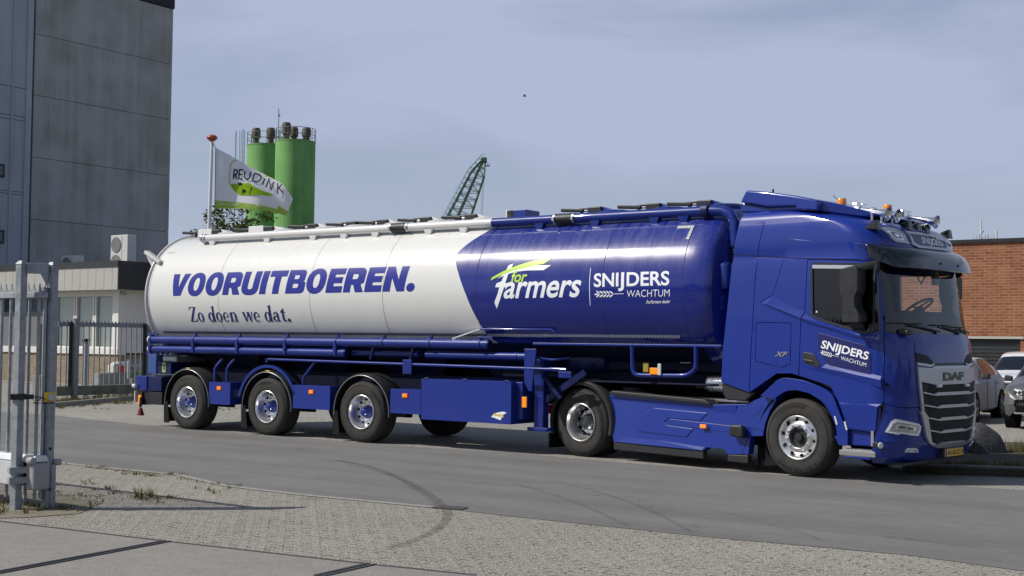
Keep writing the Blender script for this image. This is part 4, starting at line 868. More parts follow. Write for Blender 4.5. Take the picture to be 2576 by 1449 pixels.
# each stroke on its own, so crossing strokes never share a plane
A_, B_, C_ = z7(715, 1166), z7(1848, 1163), z7(712, 1000)
A = tsurf(A_); B = tsurf(B_); h_ = tsurf(C_)[1]-A[1]; bm_all = None
ms_ = []
for i, me in enumerate(mes):
    o_ = .003+.0012*(i % 3); fn = lambda u, v, o_=o_: tank(A[0]+(B[0]-A[0])*u, A[1]+(B[1]-A[1])*u+h_*v, o_); ms_.append(lay(me, fn, (), frange(-.1, 1.1, 12)))
bm = bmesh.new()
for me in ms_: bm.from_mesh(me); bpy.data.meshes.remove(me)
me = bpy.data.meshes.new('slogan'); bm.to_mesh(me); bm.free(); me.materials.append(M['letter_navy']); link('lettering', me, TR)
# dealer lettering: pieces fitted to measured boxes
def tank_piece(me, p00, p10, p01, m, off=.0035, vc=8, uc=6):
    co = np.array([v.co[:] for v in me.vertices]); lo = co.min(0); hi = co.max(0)
    for v in me.vertices: v.co.x = (v.co.x-lo[0])/(hi[0]-lo[0]); v.co.y = (v.co.y-lo[1])/(hi[1]-lo[1])
    A = tsurf(p00); B = tsurf(p10); C = tsurf(p01)
    fn = lambda u, v: tank(A[0]+(B[0]-A[0])*u+(C[0]-A[0])*v, A[1]+(B[1]-A[1])*u+(C[1]-A[1])*v, off)
    me = lay(me, fn, frange(0, 1, uc), frange(0, 1, vc)); me.materials.append(M[m]); return link('lettering', me, TR)
BOLD = .022
tank_piece(text_mesh('SNI', BOLD), b4(1376, 442), b4(1672, 433), b4(1380, 275), 'letter')
tank_piece(text_mesh('J', BOLD), b4(1670, 490), b4(1742, 487), b4(1672, 264), 'letter')
tank_piece(text_mesh('DERS', BOLD), b4(1772, 432), b4(2288, 419), b4(1774, 260), 'letter')
tank_piece(text_mesh('WACHTUM', -.008), b4(1772, 561), b4(2290, 552), b4(1774, 477), 'letter')
tank_piece(text_mesh('ForFarmers dealer', .01, .2), b4(2006, 640), b4(2296, 632), b4(2012, 600), 'letter')
tank_piece(text_mesh('for', BOLD, .2), b4(375, 384), b4(565, 380), b4(392, 246), 'lime', off=.005)
tank_piece(text_mesh('armers', .018, .2, 1.0), b4(285, 581), b4(1212, 562), b4(300, 380), 'letter')
def tank_poly(contours, m, off):
    mes = []
    for c in contours: mes.append(outline_mesh([[(q[0], q[1]*1.0) for q in (tsurf(b4(*p)) for p in c)]]))
    me = lay(mes, lambda u, v: tank(u, v, off), frange(2, 9, 60), frange(-.9, 1.2, 50)); me.materials.append(M[m]); return link('lettering', me, TR)
tank_poly([[(405, 155), (345, 180), (315, 245), (262, 370), (200, 396), (185, 442), (235, 442), (215, 520), (175, 625), (205, 700), (240, 600), (292, 442), (322, 438), (335, 392), (305, 392), (345, 280), (385, 200)]], 'letter', .0035)
tank_poly([[(210, 338), (330, 285), (440, 255), (560, 240), (770, 236), (862, 175), (700, 176), (540, 188), (430, 215), (320, 260)]], 'letter', .0045)
tank_poly([[(132, 360), (240, 305), (380, 248), (520, 212), (660, 180), (775, 160), (872, 92), (740, 106), (580, 140), (430, 188), (280, 250), (145, 326)]], 'lime', .0057)
tank_poly([[(1335, 210), (1341, 210), (1330, 330), (1327, 450), (1330, 560), (1336, 664), (1330, 664), (1323, 560), (1320, 450), (1323, 330)]], 'letter', .0035)
def wheat(P, k=1.0):
    out = [[P(1612, 518), P(1736, 517), P(1736, 523), P(1612, 525)]]
    leaf = lambda x, y, a, L_, w_: [P(x+L_*t*math.cos(a)-w_*math.sin(math.pi*t)*sg*math.sin(a), y+L_*t*math.sin(a)+w_*math.sin(math.pi*t)*sg*math.cos(a)) for sg, ts in ((1, [i/6 for i in range(7)]), (-1, [1-i/6 for i in range(1, 6)])) for t in ts]
    for i in range(5):
        x = 1610-i*40; out += [leaf(x, 522, math.radians(180+38), 62, 9), leaf(x, 526, math.radians(180-38), 62, 9)]
    out.append(leaf(1434, 527, math.pi, 56, 10)); return out
tank_poly(wheat(lambda x, y: (x, y)), 'letter', .0035)
# ---- pipes along the top
PY = -.72; zp = .5*(T(z7(860, 180), PY)[2]+T(z7(860, 265), PY)[2])-.005; PRr = .076
xpa = T(z7(850, 220), PY)[0]; xcol = T(z8(1712, 190), PY)[0]; xend = T(z3(1680, 205), PY)[0]; xel = T(z3(1955, 250), PY)[0]
xsl = T(z8(795, 250), PY)[0]; xs2 = T(z3(312, 275), PY)[0]
mb = MB(); mb.tube([(xpa-.03, PY, zp), (xcol, PY, zp)], PRr, 20); mb.build('top_pipe', M['white'], TR, smooth=50)
mb = MB(); mb.tube([(xcol, PY, zp), (xend, PY, zp), (xel-.35, PY, zp), (xel-.2, PY, zp-.01), (xel-.07, PY, zp-.06), (xel, PY, zp-.19), (xel+.005, PY, zp-.55)], PRr, 20); mb.build('top_pipe', M['blue_chassis'], TR, smooth=50)
mb = MB(); mb.tube([(xel+.005, PY, zp-.55-.022*i) if True else 0 for i in range(60)], [PRr*.92 if i % 2 else PRr*.8 for i in range(60)], 16); mb.build('rubber_hose', M['black'], TR, smooth=30)
for x, w_ in ((xsl, .16), (xs2, .15)): mb = MB(); mb.cyl((x-w_, PY, zp), (x+w_, PY, zp), PRr+.012, n=20); mb.build('pipe_sleeve', M['black'], TR, smooth=40)
for x in (xsl-.19, xsl+.19, xpa+.02, xpa+.1, xs2-.18, xs2+.18):
    mb = MB(); mb.cyl((x-.014, PY, zp), (x+.014, PY, zp), PRr+.014, n=20); mb.box((x-.02, PY-PRr-.03, zp-.03), (x+.02, PY-PRr, zp+.03)); mb.build('hose_clamp', M['alu'], TR, smooth=40)
mb = MB(); mb.cyl((xend-.05, PY, zp), (xend+.05, PY, zp), PRr+.04, n=20); mb.build('pipe_coupling', M['blue_dark'], TR, smooth=40); mb = MB(); mb.cyl((xel-.001, PY, zp-.53), (xel+.01, PY, zp-.55), PRr+.01, n=20); mb.build('pipe_coupling', M['blue_dark'], TR, smooth=40)
for p in (z7(970, 250), z7(1590, 215), z7(2110, 185), z8(250, 325), z8(560, 305), z8(1085, 280), z8(1430, 260), z3(70, 340), z3(610, 320), z3(1185, 285), z3(1470, 270)):
    x = T(p, PY)[0]; zs_ = ZC+RZ_*math.sqrt(1-(PY/RY)**2)
    mb = MB(); mb.hexa([(x-.05, PY-.05, zs_-.06), (x+.05, PY-.05, zs_-.06), (x+.05, PY+.05, zs_-.02), (x-.05, PY+.05, zs_-.02), (x-.1, PY-.055, zp-.03), (x+.1, PY-.055, zp-.03), (x+.1, PY+.055, zp-.03), (x-.1, PY+.055, zp-.03)])
    mb.build('pipe_bracket', M['white'] if x < xcol else M['blue_chassis'], TR, bevel=.01)
# ---- hatches along the ridge: lever, hinge block, lid arm
zt = ZC+RZ_
def hatch(x0, x1, x2, blue):
    """x0 lever end, x1 hinge block, x2 end of the lid arm"""
    h = part('hatch', TR); xc_ = (x1+x2)/2
    mb = MB(); mb.lathe([(.30, -.04), (.30, .03), (.26, .05), (.02, .06)], ((x1+x2)/2+.05, 0, zt), 28, axis='z'); mb.build('lid', M['blue_chassis'] if blue else M['offwhite'], h, smooth=40)
    mb = MB(); mb.beam((x0, -.12, zt+.10), (x0+.42, -.10, zt+.075), .07, .055); mb.beam((x0+.30, -.05, zt+.11), (x0+.52, -.05, zt+.11), .06, .03); mb.cyl((x0+.38, -.1, zt-.02), (x0+.38, -.1, zt+.08), .03, n=8); mb.build('lever', M['black'], h, bevel=.012)
    mb = MB(); mb.cyl((x0+.4, -.09, zt+.075), (x1, -.09, zt+.07), .018, n=8); mb.build('rod', M['offwhite'] if not blue else M['blue_chassis'], h)
    mb = MB(); mb.box((x1-.14, -.2, zt+.0), (x1+.12, .1, zt+.12)); mb.build('hinge_block', M['black'], h, bevel=.015)
    mb = MB(); mb.hexa([(x1+.1, -.16, zt+.0), (x2, -.16, zt-.03), (x2, .06, zt-.03), (x1+.1, .06, zt), (x1+.1, -.16, zt+.125), (x2, -.16, zt+.005), (x2, .06, zt+.005), (x1+.1, .06, zt+.125)]); mb.build('lid_arm', M['blue_chassis'] if blue else M['offwhite'], h, bevel=.008)
H0 = lambda p: T(p, -.12)[0]
for q in ((b6(245, 600), b6(500, 585), b6(612, 580)), (b6(610, 575), b6(880, 560), b6(1040, 560)), (b6(1005, 550), b6(1195, 545), b6(1330, 545)), (b6(1278, 533), b6(1475, 525), b6(1500, 525)), (b6(1500, 520), b6(1700, 513), b6(1830, 513)), (b6(1795, 500), b6(2010, 492), b6(2145, 492)), (b6(2110, 483), b6(2335, 472), b6(2480, 475)),
          (z3(275, 210), z3(620, 200), z3(860, 205)), (z3(822, 180), z3(1185, 165), z3(1360, 170)), (z3(1303, 150), z3(1680, 135), z3(1935, 150))):
    x = [H0(p) for p in q]; hatch(*x, x[0] > xcol-.3)
for p, q, c_ in ((b6(360, 600), b6(460, 590), 'white'), (b6(725, 575), b6(832, 565), 'white'), (z8(1850, 120), z8(1890, 120), 'white'), (z8(1890, 120), z8(2050, 110), 'blue_chassis'), (b6(0+2585, 450), b6(2640, 450), 'black')):
    xa, xb = H0(p), H0(q); mb = MB(); mb.box((xa, -.16, zt-.03), (xb, .25, zt+.15)); mb.build('hatch_cover', M[c_], TR, bevel=.01)
# rear ladder bracket
q0 = T(z7(222, 350), -1.05); q1 = T(z7(410, 500), -1.05); mb = MB(); mb.beam((q0[0], -1.08, q0[2]-.05), (q1[0]-.05, -1.08, q1[2]), .12, .07); mb.beam((q0[0]+.03, -1.06, q0[2]-.13), (q1[0]-.15, -1.06, q1[2]-.28), .05, .05); mb.build('rear_bracket', M['offwhite'], TR, bevel=.01)
mb = MB(); mb.cyl((q0[0]+.02, -1.04, q0[2]-.12), (q1[0]-.1, -1.04, q1[2]-.18), .035, n=10); mb.build('bracket_pipe', M['silver'], TR)
# ---- side pipes under the tank
xa = T(z5(225, 235))[0]; xb = T(z6(1882, 270))[0]; z_t = .5*(T(z5(1000, 192))[2]+T(z5(1000, 275))[2]); rt = .5*(T(z5(1000, 192))[2]-T(z5(1000, 275))[2])+.01; yt = -1.25+rt
z_b = .5*(T(z5(1000, 300))[2]+T(z5(1000, 388))[2]); rb = .5*(T(z5(1000, 300))[2]-T(z5(1000, 388))[2]); xb2 = T(z6(260, 370))[0]
def side_pipe(xa, xb, y, z, r, m='blue_chassis'):
    h = part('side_pipe', TR); mb = MB(); mb.cyl((xa, y, z), (xb, y, z), r, n=28); mb.build('pipe', M[m], h, smooth=40)
    mb = MB(); mb.cyl((xa-.03, y, z), (xa, y, z), r*1.06, n=28); mb.build('pipe_cap', M['offwhite'], h, smooth=40); mb = MB(); mb.cyl((xb, y, z), (xb+.02, y, z), r*.9, n=28); mb.build('pipe_cap', M['blue_dark'], h, smooth=40)
side_pipe(xa, xb, yt, z_t, rt); side_pipe(xa, xb2, yt, z_b, rb)
for p in (z5(240, 300), z5(728, 300), z5(1228, 300), z5(1770, 300), z6(165, 300), z6(690, 270), z6(1222, 270), z6(1790, 270)):
    x = T(p)[0]; low = x < xb2
    mb = MB(); mb.lathe([(rt+.006, -.02), (rt+.012, -.02), (rt+.012, .02), (rt+.006, .02)], (x, yt, z_t), 24, axis='x'); mb.box((x-.02, yt-.02, z_t+rt), (x+.03, yt+.02, z_t+rt+.06))
    if low: mb.lathe([(rb+.006, -.02), (rb+.012, -.02), (rb+.012, .02), (rb+.006, .02)], (x, yt, z_b), 24, axis='x'); mb.box((x-.03, -1.262, z_b-rb*.6), (x+.03, -1.25, z_t-.02))
    mb.build('pipe_strap', M['blue_chassis'], TR)
for x, z in ((xa+.05, z_t+rt+.03), (xa+.02, z_b-rb-.02), (xb-.1, z_t+rt+.03)):
    mb = MB(); mb.beam((x-.12, -1.2, z), (x+.2, -1.2, z), .035, .03); mb.build('pipe_latch', M['blue_chassis'], TR, bevel=.006)
# smaller pipes further in
zq = T(z6(700, 380), -1.0)[2]; mb = MB(); mb.cyl((T(z6(375, 370), -1.0)[0], -1.0, zq), (T(z6(1120, 385), -1.0)[0], -1.0, zq), .05, n=16); mb.build('inner_pipe', M['blue_chassis'], TR, smooth=40)
zq = T(z6(1600, 400), -1.1)[2]; x_ = T(z4(250, 325), -1.1)[0]; mb = MB(); mb.cyl((T(z6(1210, 390), -1.1)[0], -1.1, zq), (x_, -1.1, zq), .062, n=16); mb.cyl((x_-.35, -1.1, zq), (x_-.31, -1.1, zq), .07, n=16); mb.cyl((x_, -1.1, zq), (x_+.02, -1.1, zq), .066, n=16); mb.build('inner_pipe', M['blue_chassis'], TR, smooth=40)
for p in (z6(590, 370), z6(1040, 370)): x = T(p, -1.06)[0]; mb = MB(); mb.beam((x-.04, -1.06, zq-.1), (x+.06, -1.06, zq+.22), .03, .04); mb.build('pipe_hook', M['blue_chassis'], TR)
q = [T(z4(255, 335), -1.05), T(z4(330, 352), -1.0), T(z4(420, 362), -1.0), T(z4(500, 352), -.95), T(z4(570, 345), -.9)]; mb = MB(); mb.tube(q, .022, 8); mb.build('air_hose', M['blue_chassis'], TR, smooth=60)
# long handrail and its struts
ra = T(z5(1590, 445), -1.2); rb_ = T(z4(545, 452), -1.2); mb = MB(); mb.cyl(ra, rb_, .026, n=12); mb.cyl((ra[0]-.03, ra[1], ra[2]-.06), (ra[0]-.03, ra[1], ra[2]+.02), .035, n=10); mb.cyl((rb_[0]-.3, -1.2, rb_[2]+.004), (rb_[0], -1.2, rb_[2]), .034, n=10); mb.build('handrail', M['blue_chassis'], TR, smooth=40)
for p, q in ((z5(1980, 740), z5(2140, 445)),): a = T(p, -1.2); b = T(q, -1.15); mb = MB(); mb.tube([a, (a[0]+.02, a[1], a[2]+.15), b], .026, 10); mb.build('strut', M['blue_chassis'], TR, smooth=50)
for px in (985, 1122): 
    q = [T(z5(px, 700), -1.2), T(z5(px, 560), -1.2), T(z5(px+20, 520), -1.18), T(z5(px+90, 440), -1.1)]; mb = MB(); mb.tube(q, .03, 10); mb.build('strut', M['blue_chassis'], TR, smooth=50)
for p, h, w_ in ((z6(991, 530), .12, .1), (z4(530, 497), .05, .12)): q = T(p, -1.22); mb = MB(); mb.box((q[0]-w_, -1.235, q[2]-h), (q[0]+w_, -1.215, q[2]+h)); mb.build('rail_plate', M['blue_chassis'], TR, bevel=.006)
# ---- chassis, hoppers, running gear
mb = MB()
for y in (-.5, .38): mb.box((-3.4, y, .86), (6.6, y+.12, 1.18)); mb.box((6.4, y, 1.18), (8.9, y+.12, 1.34))
for x in (-3.3, -1.2, 1.0, 3.3, 5.2, 6.4): mb.box((x, -.5, .92), (x+.12, .5, 1.1))
mb.box((6.5, -.9, 1.16), (8.9, .9, 1.19))
mb.build('chassis', M['recess_shade'], TR, bevel=.01)
mb = MB()
for x in (-2.6, -.3, 2.0, 4.3): mb.hexa([(x+.75, -.2, .75), (x+1.15, -.2, .75), (x+1.15, .2, .75), (x+.75, .2, .75), (x-.1, -.9, 1.75), (x+2.05, -.9, 1.75), (x+2.05, .9, 1.75), (x-.1, .9, 1.75)])
mb.build('hopper', M['recess_shade'], TR)
mb = MB(); mb.box((6.6, -.6, 1.35), (8.9, .9, 1.72)); mb.box((4.9, -.6, 1.19), (6.5, .9, 1.7)); mb.build('underframe', M['recess_shade'], TR, bevel=.02)
mb = MB(); mb.box((-3.3, -.2, .75), (6.2, .9, 1.5)); mb.build('underbody', M['under'], TR)
mb = MB()
for x in (-2.2081, 0, 2.3431): mb.cyl((x, -1.0, .52), (x, 1.0, .52), .08, n=14); mb.box((x-.35, -.56, .42), (x+.5, -.46, .62)); mb.cyl((x+.35, -.45, .55), (x+.35, -.45, .9), .14, n=14); mb.box((x-.35, .46, .42), (x+.5, .56, .62))
mb.build('axle', M['under'], TR)
AX = (-2.2081, 0.0, 2.3431)
for i, x in enumerate(AX):
    w = wheel(TR, (x, -1.25, .526), 'trailer'); wheel(TR, (x, 1.25, .526), 'far', False)
    tyre_text(w, 'MICHELIN' if False else 'X MULTI', .41, (250, 118, 60)[i]+0, (210, 78, 20)[i], .045)
    # mudguard: half round shell with pale rim, flap behind
    g = part('mudguard', TR); g.location = (x, 0, .526); n = 24; a_0, a_1 = (-.10, math.pi+.12)
    mb = MB(); Rg = .665
    mb.lathe([(Rg-.03, -1.25), (Rg-.005, -1.256), (Rg, -1.23), (Rg+.012, -1.21), (Rg+.012, -.84), (Rg, -.84), (Rg-.01, -1.22)], (0, 0, 0), n, arc=(a_0, a_1)); mb.build('guard', M['darkgrey'], g, smooth=40)
    mb = MB(); pts = [((Rg-.028)*math.cos(a_0+(a_1-a_0)*k/n), -1.258, (Rg-.028)*math.sin(a_0+(a_1-a_0)*k/n)) for k in range(n+1)]; mb.tube(pts, .008, 6); mb.build('guard_trim', mat('guard_trim', (.32, .33, .34), .35, .5), g, smooth=60)
    mb = MB(); mb.hexa([(-Rg-.005, -1.24, -.12), (-Rg+.01, -1.24, -.12), (-Rg+.01, -.86, -.12), (-Rg-.005, -.86, -.12), (-Rg+.02, -1.24, -.40), (-Rg+.035, -1.24, -.40), (-Rg+.035, -.86, -.40), (-Rg+.02, -.86, -.40)]); mb.hexa([(-Rg-.015, -1.25, .0), (-Rg+.1, -1.25, .0), (-Rg+.1, -1.24, .0), (-Rg-.015, -1.24, .0), (-Rg, -1.25, -.42), (-Rg+.16, -1.25, -.42), (-Rg+.16, -1.24, -.42), (-Rg, -1.24, -.42)]); mb.build('mud_flap', M['flap'], g)
    if i < 2: mb = MB(); mb.box((-.03, -1.258, Rg-.012), (.07, -1.2565, Rg+.006)); mb.build('guard_sticker', M['yellow'], g)
    if i == 1:
        mb = MB(); pts = [((Rg+.10)*math.cos(.35+(math.pi-.6)*k/20)+0, -1.22, (Rg+.10)*math.sin(.35+(math.pi-.6)*k/20)-.02) for k in range(21)]
        for p0, p1 in zip(pts[:-1], pts[1:]): mb.beam(p0, p1, .06, .055)
        mb.build('guard_frame', M['blue_chassis'], g)
# side boxes
def panel(p0, p1, y=-1.25, depth=.45, name='side_box', lamp=None, m='blue'):
    a = T(p0, y); b = T(p1, y); h = part(name, TR); mb = MB(); mb.box((a[0], y, b[2]), (b[0], y+depth, a[2]))
    for x in (a[0]+.07, b[0]-.07):
        for z in (a[2]-.09, b[2]+.1): mb.cyl((x, y-.006, z), (x, y, z), .012, n=8)
    mb.build('panel', M[m], h, bevel=.008)
    if lamp:
        c = T(lamp, y); mb = MB(); mb.box((c[0]-.055, y-.022, c[2]-.032), (c[0]+.055, y, c[2]+.032)); o = mb.build('side_lamp', M['amber'], h, bevel=.01); mb = MB(); mb.box((c[0]-.065, y-.008, c[2]-.042), (c[0]+.065, y-.001, c[2]+.042)); mb.build('lamp_base', M['red'], o)
    return h
panel(z5(918, 700), z5(1152, 963), lamp=z5(1034, 773)); panel(z5(1870, 735), z5(2283, 1022), lamp=z5(2077, 815)); panel(z6(798, 778), z6(1140, 1072), lamp=z6(966, 857))
bb = panel(z6(1150, 664), z6(2160, 1183), -1.27, .75)
mb = MB(); a = T(z6(1150, 664), -1.27); b = T(z6(2160, 690), -1.27)
for f in (.06, .5, .96): x = a[0]+(b[0]-a[0])*f; mb.box((x-.05, -1.276, a[2]-.01), (x+.05, -1.2, a[2]+.02))
mb.build('hinge', M['blue_chassis'], bb, bevel=.006)
# maker's sticker on the big box
def flat_art(parent, contours, frame, y, m, name='lettering', off=.002):
    mes = [outline_mesh([[(q[0], q[2]) for q in (on(frame, p, 1, y) for p in c)] for c in g]) for g in contours]
    me = lay(mes, lambda u, v: (u, y-off, v)); me.materials.append(M[m]); return link(name, me, parent)
flat_art(bb, [[[z6(1938, 1095), z6(1975, 1060), z6(2020, 1045), z6(2075, 1037), z6(2112, 1050), z6(2080, 1070), z6(2062, 1100), z6(2045, 1135)]]], TF, -1.27, 'letter', 'sticker')
flat_art(bb, [[[z6(1965, 1056), z6(1990, 1060), z6(1975, 1080), z6(1968, 1082)]], [[z6(2050, 1098), z6(2078, 1085), z6(2078, 1100), z6(2050, 1108)]]], TF, -1.27, 'yellow', 'sticker_corner', .004)
def flat_text(parent, s, frame, y, p00, p10, p01, m, bold=0, shear=0, off=.002, name='lettering', space=1.0):
    me = text_mesh(s, bold, shear, space); co = np.array([v.co[:] for v in me.vertices]); lo = co.min(0); hi = co.max(0)
    A, B, C_ = (np.array(on(frame, p, 1, y)) for p in (p00, p10, p01))
    def fn(u, v): q = A+(B-A)*((u-lo[0])/(hi[0]-lo[0]))+(C_-A)*((v-lo[1])/(hi[1]-lo[1])); return (q[0], y-off, q[2])
    me = lay(me, fn); me.materials.append(M[m]); return link(name, me, parent)
flat_text(bb, 'Welgro', TF, -1.27, z6(1978, 1098), z6(2076, 1092), z6(1980, 1062), 'yellow', .02, .1, .006)
# narrow dark box and landing leg
a = T(z6(2172, 700), -1.15); b = T(z6(2292, 1128), -1.15); mb = MB(); mb.box((a[0], -1.15, b[2]), (b[0], -.6, a[2])); mb.build('tool_box', M['blue_chassis'], TR, bevel=.012)
a = T(z6(2345, 440), -1.18); b = T(z4(265, 980), -1.18); mb = MB(); mb.box((a[0], -.98, .42), (b[0], -.82, a[2])); mb.prism([(a[0]-.03, T(z4(180, 260), -1.2)[2]), (b[0]+.02, T(z4(180, 260), -1.2)[2]), (b[0]-.06, T(z4(200, 645), -1.2)[2]), (a[0]+.06, T(z4(200, 645), -1.2)[2]), (a[0]-.03, T(z4(200, 560), -1.2)[2])], 'y', -1.22, -1.19); mb.box((a[0]-.1, -1.02, .36), (b[0]+.1, -.78, .42)); mb.build('landing_leg', M['blue_chassis'], TR, bevel=.008)
mb = MB(); mb.box((a[0], .82, .42), (b[0], .98, 1.5)); mb.build('landing_leg', M['blue_chassis'], TR)
mb = MB(); mb.beam((b[0], -.9, .85), (b[0]+.75, -.9, 1.32), .08, .1); mb.beam((b[0], -1.0, 1.25), (b[0]+.35, -1.0, .9), .05, .06); mb.build('leg_brace', M['blue_dark'], TR)
def lamp(c, y, w_, h_, m='amber', parent=TR, d=.025, name='side_lamp'):
    mb = MB(); mb.box((c[0]-w_, y-d, c[2]-h_), (c[0]+w_, y, c[2]+h_)); return mb.build(name, M[m], parent, bevel=.008)
c = T(z6(2320, 930), -1.185); lamp(c, -1.185, .045, .085)
# front frame: loop of pipe, edge rail, lamp
Y0 = -1.12
q = [T(z4(*p), Y0) for p in ((1138, 230), (1140, 330), (1143, 440), (1165, 485), (1220, 500), (1430, 503), (1600, 503), (1660, 485), (1700, 450), (1715, 400), (1715, 235))]; mb = MB(); mb.tube(smooth_pts(q, 4), .036, 12); mb.build('guard_loop', M['blue_chassis'], TR, smooth=60)
a = T(z4(240, 209), Y0); b = T(z4(1950, 226), Y0); mb = MB(); mb.box((a[0], Y0-.02, a[2]-.03), (b[0], Y0+.06, a[2]+.01)); mb.build('edge_rail', M['blue_chassis'], TR, bevel=.01)
a = T(z8(1310, 1370), -1.19); b = T(z8(1590, 1275), -1.12); mb = MB(); mb.beam((a[0], -1.19, a[2]), (b[0], -1.14, b[2]), .03, .02); mb.build('drip_rail', M['white'], TR)
a = T(z8(1590, 1275), -1.13); b = T(z4(430, 88), -1.13); mb = MB(); mb.tube([(a[0], -1.125, a[2]), (b[0]-.05, -1.125, a[2]), (b[0], -1.125, a[2]-.05)], .014, 8); mb.build('drip_rail', M['blue'], TR, smooth=60)
c = T(z4(1344, 463), Y0-.02); lamp(c, Y0-.03, .075, .05); mb = MB(); mb.box((c[0]-.09, Y0-.03, c[2]-.07), (c[0]+.2, Y0-.01, c[2]-.05)); mb.build('lamp_bracket', M['blue_chassis'], TR); c = T(z4(1391, 448), Y0-.02); lamp(c, Y0-.03, .028, .085, 'lens', name='marker_lamp')
c = T(z4(1182, 436), -1.0); mb = MB(); mb.box((c[0]-.04, -.75, c[2]-.06), (c[0]+.05, -.73, c[2]+.08)); mb.build('warning_plate', mat('dull_yellow', (.35, .26, .03), .6), TR)
a = T(z4(590, 355), -.55); b = T(z4(930, 355), -.55); mb = MB(); mb.lathe([(.02, 0), (.13, .02), (.17, .08), (.17, b[0]-a[0]-.08), (.13, b[0]-a[0]-.02), (.02, b[0]-a[0])], (a[0], -.55, a[2]-.03), 24, axis='x'); mb.build('air_tank', M['blue_dark'], TR, smooth=40)  # darker blue: the shadow over this air tank put into its colour
a = T(z4(1580, 310), -.6); b = T(z4(1670, 390), -.6); mb = MB(); mb.box((a[0], -.62, b[2]), (b[0], -.6, a[2])); mb.build('bracket_plate', M['alu'], TR)
a = T(z4(1400, 235), -.5); b = T(z4(1555, 310), -.5); mb = MB(); mb.box((a[0], -.52, b[2]), (b[0], -.5, a[2])); mb.build('bracket_plate', mat('dull_plate', (.25, .25, .24), .5, .4), TR)
mb = MB(); mb.box((7.05, -.45, 1.03), (7.95, .45, 1.16)); mb.cyl((7.45, 0, 1.03), (7.45, 0, .95), .05); mb.build('kingpin_plate', M['under'], TR)
# rear bumper
a = T(z5(90, 628), -1.22); b = T(z5(190, 800), -1.22); xr = T(z5(370, 700), -1.22)[0]
mb = MB(); mb.box((a[0], -1.22, b[2]), (a[0]+.34, 1.22, a[2])); mb.build('rear_bumper', M['blue_chassis'], TR, bevel=.015)
mb = MB(); mb.box((a[0]+.36, -1.2, b[2]), (xr, -.7, a[2]-.01)); mb.build('rear_box', M['blue_dark'], TR, bevel=.01)
a2_ = T(z5(40, 955), -1.22); mb = MB(); mb.box((a[0]+.1, -1.22, a2_[2]), (a[0]+.2, 1.22, b[2]-.03)); mb.box((a[0]+.2, -1.18, a2_[2]+.02), (xr, -.7, b[2]-.02)); mb.build('underrun_bar', M['black'], TR, bevel=.008)
c = T(z5(113, 903), -1.225); lamp((a[0]+.16, 0, c[2]), -1.225, .045, .1)
mb = MB(); c = T(z5(66, 745), -1.25); mb.cyl((a[0]-.02, -1.26, c[2]), (a[0]+.06, -1.26, c[2]), .045, .04, n=14); mb.build('reverse_lamp', M['lens'], TR, smooth=40)
mb = MB(); mb.box((a[0]-.012, -1.24, c[2]-.32), (a[0]+.01, -1.16, c[2]-.1)); mb.build('rear_plate', M['offwhite'], TR)
c = T(z5(130, 960), -1.25); d = T(z5(130, 1078), -1.25); mb = MB(); mb.tube([(c[0]+.03, -1.24, c[2]+.15), (c[0]+.03, -1.25, c[2]), (d[0]+.03, -1.25, d[2]+.16)], .028, 8); mb.build('lamp_arm', M['black'], TR)
mb = MB(); mb.cyl((d[0]+.03, -1.25, d[2]+.15), (d[0]+.03, -1.25, d[2]), .03, .08, n=14); mb.build('tail_lamp', mat('dark_red_rubber', (.16, .012, .012), .5), TR)
a = T(z5(345, 400), -1.1); b = T(z5(500, 480), -1.1); mb = MB(); mb.box((a[0], -1.0, b[2]), (b[0], -.2, a[2])); mb.build('valve_box', M['silver'], TR, bevel=.03)
a = T(z5(240, 390), -1.0); b = T(z5(330, 610), -1.0); mb = MB(); mb.box((a[0]-.1, -.95, b[2]), (b[0]-.1, .9, a[2])); mb.build('rear_cabinet', mat('pale_blue_cabinet', (.03, .08, .25), .35, 0, .4), TR, bevel=.01)
a = T(z5(335, 480), -1.05); b = T(z5(485, 612), -1.05); mb = MB(); mb.box((a[0], -1.05, b[2]), (b[0], -.6, a[2])); mb.build('rear_panel', M['blue_dark'], TR, bevel=.01)
c = T(z5(405, 535), -1.05); mb = MB(); mb.box((c[0]-.05, -1.054, c[2]-.1), (c[0]+.06, -1.051, c[2]+.1)); mb.build('number_sticker', mat('pale_green_label', (.3, .42, .12), .5), TR); flat_text(TR, '5', TF, -1.056, z5(392, 560), z5(418, 560), z5(392, 510), 'black', .02)
# guide cups on the front of the tank
for p, r_, h_ in ((z3(1865, 870), .10, .36), (z3(1815, 1120), .075, .22)):
    c = T(p, -.95); mb = MB(); mb.lathe([(.02, h_/2+.03), (r_*.9, h_/2), (r_, h_/2-.03), (r_*.92, -h_/2), (.02, -h_/2)], (c[0], -.95, c[2]), 20, axis='z'); mb.build('front_canister', M['blue_chassis'], TR, smooth=40)
# ------------------------------------------------------------------ the tractor unit
CT = thing('tractor_unit', 'blue articulated truck tractor unit with chrome horns and amber beacons on its roof', 'truck', tuple(CF.o), -CF.th)
C = lambda p, y=-1.25: on(CF, p, 1, y)
XFZ = [(.26, 5.30), (.34, 5.40), (.5, 5.465), (1.0, 5.48), (1.5, 5.47), (1.85, 5.425), (1.96, 5.37), (2.4, 5.295), (2.88, 5.205), (3.0, 5.19), (3.12, 5.175), (3.27, 5.12), (3.38, 5.01), (3.455, 4.85), (3.52, 4.60), (3.58, 4.36), (3.63, 4.10), (3.665, 3.85), (3.69, 3.5)]
WZ = [(.26, 1.20), (.34, 1.245), (.45, 1.25), (2.85, 1.25), (2.95, 1.238), (3.0, 1.226), (3.12, 1.25), (3.3, 1.238), (3.45, 1.215), (3.55, 1.185), (3.62, 1.14), (3.665, 1.07), (3.69, .95)]
